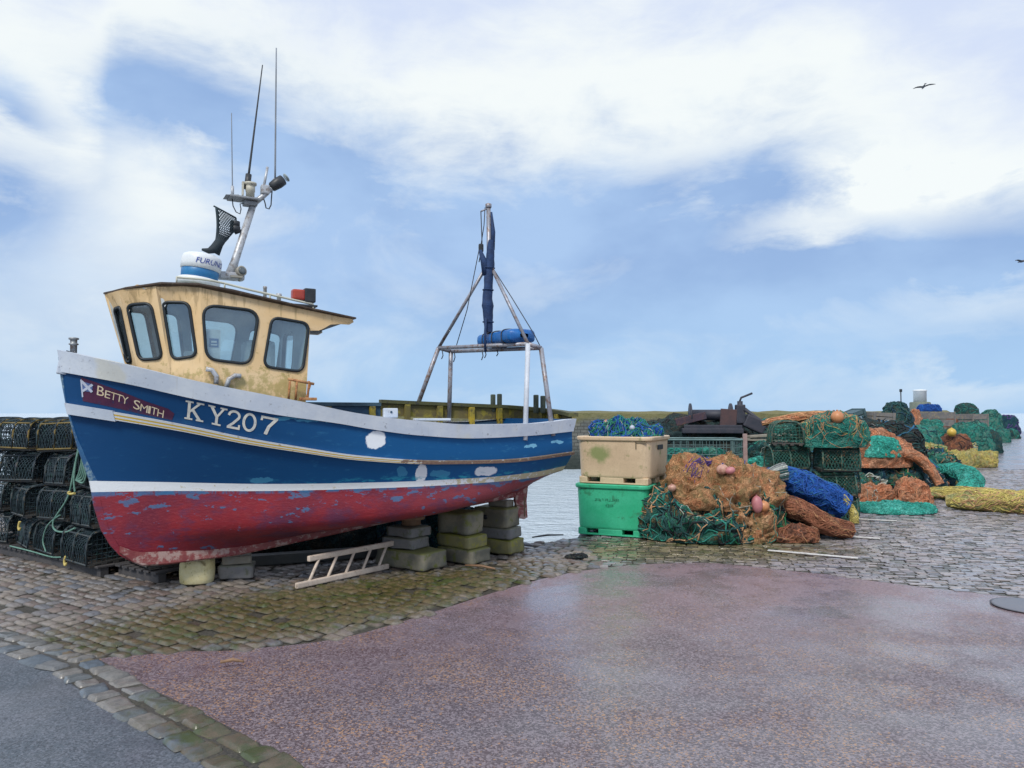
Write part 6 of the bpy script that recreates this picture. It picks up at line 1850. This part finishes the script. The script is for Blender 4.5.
# ------------------------------------------------------------------ wire cage pallet with green nets
def wire_cage():
    root = empty('wire_cage', (2.35, 13.0, 0), math.radians(-4), 'galvanised wire mesh cage with a rusty post, full of green net', 'wire cage')
    W, D, Hh = 1.70, .9, 1.34; M_w = paint('dull_wire', (.15, .23, .22), (.10, .17, .17), rough=.5, metal=.3)
    for i, (x, y) in enumerate(((0, 0), (W, 0), (0, D), (W, D))):
        mb = MB(); hp_ = Hh + (.10 if i == 1 else 0); mb.box((x, y, hp_ / 2), (.07, .06, hp_), bev=.006); mb.build('cage_post', paint('rust_pink_post', (.38, .27, .25), (.3, .2, .18), rough=.7) if i == 1 else M_w, root)
    for p, q in (((0, 0), (W, 0)), ((W, 0), (W, D)), ((W, D), (0, D)), ((0, D), (0, 0))):
        mb = MB(); a, b = Vector((*p, 0)), Vector((*q, 0)); L = (b - a).length; n = int(L / .115)
        for i in range(1, n): mb.tube([a.lerp(b, i / n) + Vector((0, 0, .05)), a.lerp(b, i / n) + Vector((0, 0, Hh))], .006, 4, cap=False)
        for k in range(11): mb.tube([a + Vector((0, 0, .06 + k * (Hh - .07) / 10)), b + Vector((0, 0, .06 + k * (Hh - .07) / 10))], .006 if k < 10 else .018, 5, cap=False)
        mb.build('mesh_panel', M_w, root)
wire_cage()
net_pile((3.25, 13.45), (.85, .38, 1.1), -.07, 'teal', 'green netting packed inside the wire cage', [('teal', 110, .012, 1.0), ('darkteal', 60, .014, 1.0), ('aqua', 14, .008, .8)], 45, lump=.2, fold=.15, flat=.3)
net_pile((4.45, 13.6), (.30, .3, .95), 0, 'aqua', 'bright green net bag standing right of the wire cage', [('teal', 50, .01, .8), ('aqua', 40, .01, .8)], 46, lump=.2, fold=.1)
net_pile((2.05, 13.3), (.35, .35, .85), 0, 'teal', 'green net heap showing between the bins and the wire cage', [('teal', 50, .012, .8), ('darkteal', 40, .012, .8)], 47, lump=.25, fold=.15)
# rusty winch gear on top of dark nets behind the cage
net_pile((4.0, 15.75), (1.75, .8, 1.60), 0, 'dark', 'broad dark net mound behind the wire cage carrying the rusty gear', [('black', 90, .02, 1.2), ('darkteal', 60, .016, 1.2)], 48, lump=.15, fold=.12, flat=.35)
def trawl_gear():
    root = empty('trawl_winch', (3.45, 15.2, 1.38), math.radians(-6), 'dark rusty trawl winch with a raised lever on the dark nets', 'winch')
    M_r = paint('maroon_rust', (.055, .032, .05), (.04, .03, .045), (.09, .045, .04), rough=.75, scale=6, bump=.5)
    M_r2 = paint('brown_rust', (.085, .045, .045), (.06, .04, .045), rough=.75, scale=6, bump=.5); M_k = paint('dark_iron', (.025, .03, .045), (.04, .04, .055), rough=.6, scale=8)
    mb = MB(); mb.box((.62, 0, .06), (1.2, .5, .10), bev=.015); mb.box((.62, -.22, .14), (1.15, .05, .08), bev=.01); mb.build('winch_bed', M_k, root)
    mb = MB(); mb.box((.20, -.12, .30), (.62, .05, .15), M=Matrix.Rotation(math.radians(-14), 3, 'Y'), bev=.01); mb.build('slanted_plate', M_r, root)
    mb = MB(); mb.box((.93, -.18, .28), (.32, .05, .44), M=Matrix.Rotation(math.radians(4), 3, 'Y'), bev=.01); mb.build('side_plate', M_r2, root)
    mb = MB(); mb.lathe([(.24, -.42), (.24, -.39), (.11, -.38), (.11, .38), (.24, .39), (.24, .42)], 20, (.62, .08, .38), Matrix.Rotation(PI / 2, 3, 'Y')); mb.build('drum', M_k, root)
    mb = MB(); mb.tube([(1.18, -.1, .15), (1.18, -.1, .66)], .055, 8); mb.tube([(1.16, -.1, .62), (1.20, -.12, .73), (1.42, -.12, .82)], .022, 7); mb.box((1.18, -.1, .40), (.18, .2, .38), bev=.02); mb.build('lever_stand', M_k, root)
    mb = MB(); mb.box((1.45, -.1, .20), (.42, .3, .26), M=Matrix.Rotation(math.radians(25), 3, 'Y'), bev=.03); mb.tube([(1.25, -.2, .5), (1.75, -.2, .10)], .04, 7); mb.build('gear_box', M_k, root)
trawl_gear()
for i, (dx, dz, an, lb) in enumerate(((0, 0, .05, 'lower weathered plank lying on the nets by the winch'), (.12, .10, -.05, 'upper weathered plank lying on the nets by the winch'))):
    mb = MB(); mb.box((0, 0, 0), (.95, .16, .05), bev=.01); o = mb.build('plank', M_timb); o.location = (5.0 + dx, 14.7, 1.26 + dz); o.rotation_euler = (0, an, .2); tag(o, lb, 'plank')
net_pile((5.05, 14.8), (.62, .5, 1.22), 0, 'darkteal', 'dark teal net heap under the two weathered planks', [('darkteal', 60, .014, 1.0), ('teal', 40, .012, 1.0), ('pale', 6, .008, .8)], 49, lump=.2, fold=.12, flat=.4)
# ------------------------------------------------------------------ right-hand row of heaps along the quay
M_crate = paint('grey_crate_wood', (.19, .18, .17), (.13, .13, .13), (.24, .20, .14), rough=.75, scale=5, bump=.4)
M_boxd = paint('teal_grey_box', (.05, .10, .12), (.07, .12, .13), rough=.6, scale=5)
net_pile((6.95, 13.55), (.75, .55, .11), .1, 'aqua', 'flat aqua green net spread on the setts', [('aqua', 24, .006, .9, {'wig': .25}), ('teal', 24, .006, .8, {'wig': .25})], 51, lump=.3, fold=.3, flat=.3)
net_pile((6.9, 14.75), (.75, .3, .36), .0, 'coral', 'pale coral net strip behind the flat aqua net', [('coral', 40, .008, .7), ('pale', 20, .008, .7)], 52, lump=.25, fold=.2, flat=.35)
net_pile((7.85, 14.6), (.34, .3, .46), .2, 'coral', 'small bright coral net bundle at the end of the aqua net', [('coral', 70, .010, .5), ('orange', 14, .009, .5)], 53, lump=.3, fold=.2)
net_pile((7.65, 16.2), (1.25, .7, .85), .0, 'navy', 'low dark navy net heap under the orange and teal mound', [('navy', 90, .014, 1.0), ('black', 50, .016, 1.0), ('darkteal', 40, .012, 1.0)], 54, lump=.2, fold=.15, flat=.35)
n_, h_ = net_pile((7.65, 16.0), (.92, .6, .72), .0, 'coral', 'orange net mound with a round aqua patch on top of dark nets', [('coral', 30, .006, 1.0, {'wig': .25}), ('rust', 24, .007, .9, {'wig': .25})], 55, z=.66, lump=.18, fold=.1, flat=.5)
net_pile((7.75, 15.55), (.40, .22, .42), .0, 'aqua', 'round aqua net patch lying on the orange mound', [('aqua', 30, .008, .5), ('teal', 20, .008, .5)], 56, z=.88, lump=.12, fold=.06, flat=.5)
net_roll('net_roll', [(8.0, 15.7, .98), (8.45, 15.6, .90), (8.72, 15.5, .62), (8.86, 15.4, .32)], [.12, .13, .12, .10], 'coral', 'orange net tail hanging down the right side of the mound', 57, (('coral', 30, .008, .3),))
net_pile((8.9, 18.5), (1.5, 1.0, 1.45), .2, 'dark', 'large streaky dark heap of net warps behind the orange mound', [('black', 120, .02, 1.5, {'bias': 2.8, 'wig': .12}), ('grey', 26, .014, 1.6, {'bias': 2.8, 'wig': .12}), ('lblue', 26, .016, 1.5, {'bias': 2.8, 'wig': .12}), ('darkteal', 70, .018, 1.5, {'bias': 2.8, 'wig': .15})], 58, lump=.16, fold=.12, flat=.5)
net_roll('net_roll', [(8.4, 17.4, 1.25), (9.0, 17.2, 1.0), (9.5, 17.0, .65), (9.9, 16.9, .3)], [.07, .1, .12, .12], 'teal', 'teal net tail sloping off the dark warps', 59, (('lblue', 30, .01, .2), ('teal', 30, .01, .3)))
net_pile((6.9, 19.0), (.7, .7, 1.5), 0, 'teal', 'teal heap between the green pots and the dark warps', [('teal', 50, .014, 1.0), ('darkteal', 40, .014, 1.0)], 60, lump=.2, fold=.12)
def crate(name, d, loc, rz, mat, label, cat, tilt=0.0, slats=4):
    root = empty(name, loc, rz, label, cat); root.rotation_euler = (0, tilt, rz)
    w, dd, h = d
    for y in (-dd / 2, dd / 2):
        mb = MB()
        for k in range(slats): mb.box((0, y, h * (k + .5) / slats), (w, .03, h / slats * .86), bev=.006)
        mb.build('side_boards', mat, root)
    for x in (-w / 2 + .02, w / 2 - .02):
        mb = MB()
        for k in range(slats): mb.box((x, 0, h * (k + .5) / slats), (.03, dd - .04, h / slats * .86), bev=.006)
        mb.build('end_boards', mat, root)
    mb = MB(); mb.box((0, 0, .02), (w - .08, dd - .04, .03)); mb.box((0, 0, h - .05), (w - .08, dd - .04, .03)); mb.build('lid_and_base', mat, root)
    for x in (-w / 2 + .06, w / 2 - .06):
        mb = MB(); mb.box((x, -dd / 2 - .025, h / 2), (.08, .02, h), bev=.004); mb.build('batten', mat, root)
    return root
def AX(px, d): return (px - 512) / FPX * d
net_pile((AX(868, 22.6), 22.6), (1.0, 1.0, 1.42), .1, 'dark', 'dark mound of nets carrying the tilted box and pale boards', [('black', 60, .025, 1.4), ('darkteal', 50, .02, 1.4), ('pale', 6, .012, 1.2)], 61, lump=.16, fold=.12, flat=.4)
crate('storage_box', (.48, .5, .46), (AX(856, 22.2), 22.2, 1.44), .3, M_boxd, 'tilted blue grey box on top of the dark net mound', 'box', -.32, 3)
crate('flat_crate', (.72, .6, .40), (AX(877, 22.0), 22.0, 1.42), .1, M_crate, 'low weathered wooden crate right of the tilted blue grey box', 'crate', .06, 3)
mb = MB(); mb.box((0, 0, 0), (1.0, .10, .05), bev=.008); o = mb.build('plank', flat('white_plank', (.62, .62, .60))); o.location = (AX(872, 21.45), 21.45, 1.36); o.rotation_euler = (0, -.14, .1); tag(o, 'white plank lying across the front of the dark net mound', 'plank')
net_pile((AX(896, 29.5), 29.5), (.62, .7, 2.2), 0, 'darkteal', 'tall rounded dark teal net heap against the sky', [('darkteal', 50, .03, 1.2), ('navy', 30, .025, 1.2)], 62, lump=.12, fold=.08, flat=.5)
net_pile((AX(914, 25.5), 25.5), (.9, .8, 1.3), .3, 'teal', 'green heap between the dark mound and the brown heap', [('teal', 60, .018, 1.0), ('navy', 30, .02, 1.0)], 63, lump=.2, fold=.12, flat=.45)
n_, h_ = net_pile((AX(954, 26.4), 26.4), (.62, .6, 1.0), .1, 'rust', 'dark brown pot shaped net heap with a yellow float on its left', [('rust', 50, .014, 1.0), ('black', 40, .016, 1.0)], 64, lump=.1, fold=.06, flat=.5)
buoy(n_, Vector((-.38, -.35, 1.10)), .15, M_yef)
net_pile((AX(967, 24.7), 24.7), (.85, .6, .44), -.1, 'yellow', 'flat yellow net spread in front of the brown heap', [('yellow', 80, .012, 1.0), ('tan', 20, .010, 1.0)], 65, lump=.25, fold=.2, flat=.4)
net_pile((AX(968, 29.6), 29.6), (.80, .9, 1.36), .3, 'teal', 'big rounded teal net heap right of the brown one', [('teal', 80, .014, 1.2), ('darkteal', 50, .016, 1.2)], 66, lump=.12, fold=.08, flat=.5)
net_pile((AX(988, 33.0), 33.0), (.5, .5, 1.0), .5, 'darkteal', 'smaller grey teal heap right of the big teal heap', [('darkteal', 40, .014, 1.0), ('yellow', 8, .014, .8)], 67, lump=.12, fold=.08)
net_pile((AX(930, 30.0), 30.0), (.55, .6, 1.5), .2, 'teal', 'pale green net showing behind the brown heap', [('teal', 40, .014, 1.0), ('aqua', 20, .012, 1.0)], 68, lump=.15, fold=.1)
# near teal roll and yellow nets on the setts
tr = [ground(926, 478, .35), ground(945, 478, .42), ground(962, 481, .30), ground(972, 488, .16), ground(966, 496, .10), ground(950, 497, .08)]
tr = [at(924, 467, 17.6), at(940, 469, 17.0), at(958, 471, 16.5), at(970, 478, 16.0), at(969, 487, 15.4), at(955, 492, 15.2)]
for q in tr: q.z = max(q.z, .1)
net_roll('net_roll', tr, [.05, .13, .19, .24, .20, .05], 'aqua', 'curling aqua green net roll on the setts between yellow nets', 71, (('teal', 60, .009, .3), ('aqua', 40, .009, .3)))
net_pile((10.0, 17.3), (.70, .42, .40), 0, 'yellow', 'yellow net heap inside the curl of the aqua roll', [('yellow', 70, .010, .8), ('tan', 30, .010, .8), ('black', 8, .012, .6)], 72, lump=.3, fold=.2)
net_pile((9.15, 17.6), (.5, .42, .66), 0, 'mix', 'mixed tan and dark net lump left of the yellow heap', [('tan', 36, .012, .8), ('black', 30, .014, .8), ('yellow', 30, .01, .8)], 77, lump=.3, fold=.2)
net_roll('net_roll', [(8.55, 15.5, .14), (9.1, 15.2, .16), (9.6, 14.9, .16), (9.95, 14.6, .14)], [.12, .15, .14, .06], 'yellow', 'low yellow net strip running to the aqua roll', 73, (('yellow', 60, .009, .35), ('green', 10, .008, .3), ('tan', 20, .009, .3)))
yr = [(8.15, 13.95, .15), (8.6, 13.6, .20), (9.1, 13.35, .20), (9.6, 13.2, .16), (10.2, 13.1, .15), (10.9, 13.0, .15)]
net_roll('net_roll', yr, [.12, .23, .24, .17, .18, .17], 'yellow', 'thick yellow net roll tied with a teal band at the right edge', 74, (('yellow', 160, .009, .3), ('tan', 50, .009, .3)))
net_roll('net_roll', [(9.48, 13.0, .05), (9.50, 13.1, .30), (9.56, 13.3, .36), (9.62, 13.5, .2)], [.05, .06, .06, .05], 'aqua', 'teal band tied round the thick yellow net roll', 75, (('teal', 14, .008, .2),))
mb = MB(); mb.tube(cr([Vector(q) for q in ((9.2, 15.0, .06), (9.9, 14.9, .06), (10.6, 15.0, .05), (10.6, 14.7, .05), (9.8, 14.35, .05))]), .035, 6); o = mb.build('rope', TWM['teal']); tag(o, 'thick teal rope end lying on the setts behind the yellow roll', 'rope')
rr = random.Random(77)
FILLS = [(6.2, 15.4), (6.4, 16.2), (7.0, 17.2), (9.6, 19.3), (10.2, 20.4), (9.4, 17.0), (10.6, 18.6), (11.6, 20.6), (12.3, 22.4), (13.3, 23.6), (14.2, 25.4), (16.0, 27.4), (17.0, 28.2), (12.4, 24.0), (18.6, 31.4), (20.4, 34.4), (3.6, 12.3), (2.6, 12.2), (6.9, 15.2), (8.3, 16.0), (11.2, 21.6), (9.0, 20.6), (15.2, 28.0)]
for i, (x, y) in enumerate(FILLS):
    k = rr.choice(['mix', 'dark', 'darkteal', 'teal', 'mix', 'rust', 'yellow', 'navy', 'mix'])
    big = .30 + .012 * y
    net_pile((x + rr.uniform(-.15, .15), y), (big * rr.uniform(.8, 1.3), big * rr.uniform(.7, 1.1), big * rr.uniform(.7, 1.5)), rr.uniform(0, 3), k, 'small tangled lump of netting filling a gap in the row of heaps', [(rr.choice(['tan', 'pale', 'teal', 'grey']), 14, .006 + .0004 * y, .8, {'wig': .3}), ('black', 30, .008 + .0005 * y, .7), (rr.choice(['green', 'coral', 'lblue', 'yellow']), 16, .007 + .0004 * y, .8)], 200 + i, group='small net lumps between the big heaps', lump=.35, fold=.28, flat=.45)
# far end of the pier
def beacon():
    p = at(920, 400, 62.0)
    root = empty('beacon_tower', (p.x, 62.0, 0), 0, 'squat white round beacon tower at the far end of the pier', 'beacon')
    mb = MB(); mb.lathe([(.85, 0), (.85, 1.9), (.80, 2.0), (.80, 2.65), (.72, 2.72)], 28); mb.build('tower_base', paint('beacon_green_base', (.12, .15, .12), (.16, .18, .14), rough=.7, scale=2), root)
    mb = MB(); mb.lathe([(.50, 2.7), (.50, 3.62), (.54, 3.64), (.54, 3.72), (.3, 3.76)], 28); mb.build('tower_drum', paint('beacon_white', (.80, .82, .82), (.72, .75, .76), rough=.6, scale=2), root)
beacon()
crate('wooden_crate', (1.55, 1.2, 1.85), (AX(932, 36.4), 36.4, .02), .2, M_crate, 'big weathered wooden crate under a blue tarpaulin and red net', 'crate', 0, 5)
net_pile((AX(929, 36.4), 36.4), (.55, .5, .34), .1, 'blue', 'blue tarpaulin like net bundle on the big crate', [('blue', 30, .02, .8)], 81, z=1.87, lump=.15, fold=.1)
net_pile((AX(915, 34.6), 34.6), (.28, .35, 1.95), 0, 'coral', 'red orange net heap left of the big crate', [('coral', 40, .02, .8)], 82, lump=.15, fold=.1)
crate('wooden_crate', (1.2, 1.1, 1.75), (AX(971, 41.6), 41.6, .02), .3, M_crate, 'far wooden crate in front of the round green heap', 'crate', 0, 5)
net_pile((AX(966, 43.2), 43.2), (.74, .8, 2.35), 0, 'darkteal', 'round dark green net heap behind the far crate', [('teal', 30, .025, 1.2), ('darkteal', 30, .025, 1.2)], 83, lump=.1, fold=.06, flat=.5)
net_pile((AX(990, 48.0), 48.0), (.68, .8, 1.95), 0, 'teal', 'green net heap farther along the pier', [('teal', 30, .025, 1.2), ('darkteal', 30, .025, 1.2)], 84, lump=.1, fold=.06, flat=.5)
net_pile((AX(1008, 58.0), 58.0), (.68, .8, 1.6), 0, 'navy', 'last dark purple grey heap at the end of the pier', [('purple', 40, .03, 1.0)], 85, lump=.12, fold=.08, flat=.45)
net_pile((AX(995, 45.2), 45.2), (.75, .7, .8), 0, 'teal', 'low teal heap beside the far green heap', [('teal', 30, .02, 1.0), ('darkteal', 30, .025, 1.2)], 86, lump=.12, fold=.08)
net_pile((AX(984, 38.6), 38.6), (.6, .6, 1.05), 0, 'teal', 'pale teal heap in front of the far crate', [('aqua', 20, .02, 1.0), ('teal', 30, .02, 1.0)], 87, lump=.12, fold=.08)
net_pile((AX(951, 38.2), 38.2), (.45, .5, 1.5), 0, 'rust', 'brown heap between the two wooden crates', [('rust', 30, .02, 1.0)], 88, lump=.12, fold=.08)
net_pile((AX(1006, 52.0), 52.0), (.9, .8, .6), .6, 'darkteal', 'low dark heap trailing off towards the pier end', [('teal', 30, .025, 1.0)], 89, lump=.15, fold=.1)
mb = MB(); p = at(901, 402, 40.0); mb.tube([(0, 0, 0), (0, 0, p.z + .6)], .03, 6); mb.box((0, 0, p.z + .62), (.12, .1, .16), bev=.02); o = mb.build('marker_pole', M_dark); o.location = (p.x, 40.0, 0); tag(o, 'thin dark marker pole sticking up behind the net heaps', 'pole')
net_pile((-2.55, 10.1), (1.25, .55, 1.0), .35, 'dark', 'dark net heap added to deepen the shadow behind the boat and ladder', [('black', 60, .014, 1.0), ('darkteal', 30, .012, 1.0)], 93, lump=.2, fold=.15, flat=.35)  # heap added to block sky light and deepen the shade under the hull
net_pile((-1.25, 10.2), (.75, .42, .60), .1, 'navy', 'low dark net heap added as a light block behind the front stack of stones', [('black', 40, .014, 1.0)], 94, lump=.2, fold=.15, flat=.35)  # second added heap, stops light coming through behind the stacks
net_pile((-6.4, 11.05), (1.9, .55, 1.55), math.radians(-33), 'dark', 'dark net heap standing behind the stacked lobster pots', [('black', 60, .016, 1.0), ('darkteal', 30, .014, 1.0)], 95, lump=.15, fold=.12, flat=.3)
# bits of weed and wood on the slip
def scraps():
    for i, (px, py, L, lb, mat) in enumerate(((548, 536, .5, 'dark pole end lying by the water at the left of the green bin', M_dark), (480, 567, .4, 'brown stick on the setts by the middle stack', M_timb2), (232, 662, .16, 'dark red stick lying on the edge of the asphalt', M_timb2))):
        p = ground(px, py, .05); mb = MB(); mb.tube([(-L / 2, 0, 0), (0, .02, .01), (L / 2, 0, 0)], [.010, .014, .008], 7); o = mb.build('stick', mat); o.location = p; o.rotation_euler = (0, 0, (.45, -.5, .1)[i]); tag(o, lb, 'stick')
    p = ground(572, 557, .03)
    net_pile((p.x + .05, p.y - .02), (.14, .08, .025), .2, 'dark', 'small dark clump of seaweed on the setts near the green bin', [('black', 30, .008, .3)], 91, cat='seaweed', name='seaweed', z=.03, lump=.4, fold=.3)
scraps()
# ------------------------------------------------------------------ gulls
def gull(loc, rz, bank, span, label, grp=None):
    root = empty('gull', loc, 0, label, 'bird', grp); root.rotation_euler = (bank, .06, rz)
    M_b = paint('gull_grey', (.10, .11, .13), (.14, .15, .17), rough=.7, scale=9); M_w = paint('gull_dark', (.05, .055, .07), (.08, .085, .1), rough=.7, scale=9)
    mb = MB(); mb.tube([(-.30, 0, 0), (-.2, 0, .005), (-.05, 0, .01), (.08, 0, .012), (.16, 0, .022), (.20, 0, .026), (.24, 0, .02), (.29, 0, .012)], [.012, .035, .062, .058, .036, .034, .024, .004], 10)
    mb.add([(-.28, -.02, 0), (-.42, -.07, 0), (-.43, 0, 0), (-.42, .07, 0), (-.28, .02, 0), (-.3, 0, .012)], [(0, 1, 2, 5), (5, 2, 3, 4)])
    mb.build('body', M_b, root)
    for s in (-1, 1):
        mb = MB(); st_ = [(0, .10, -.08, 0.02), (.25, .13, -.05, .07), (.5, .09, -.06, .075), (.75, .02, -.09, .04), (1, -.12, -.14, -.03)]
        up_, dn = [], []
        for q, le, te, z in st_:
            y = s * (.04 + q * span / 2); up_.append([Vector((le, y, z)), Vector(((le + te) / 2 + .02, y, z + .014)), Vector((te, y, z))]); 
        mb.grid(up_, 0, True); mb.grid([[p - Vector((0, 0, .012)) for p in r] for r in up_], 0, True)
        mb.build('wing', M_w, root)
gull(at(923.5, 87, 40.0), math.radians(75), -.12, 1.05, 'dark gull gliding high in the sky at the upper right')
gull(at(1022, 261.5, 40.0), math.radians(100), .03, 1.0, 'dark gull just entering at the right edge of the picture')
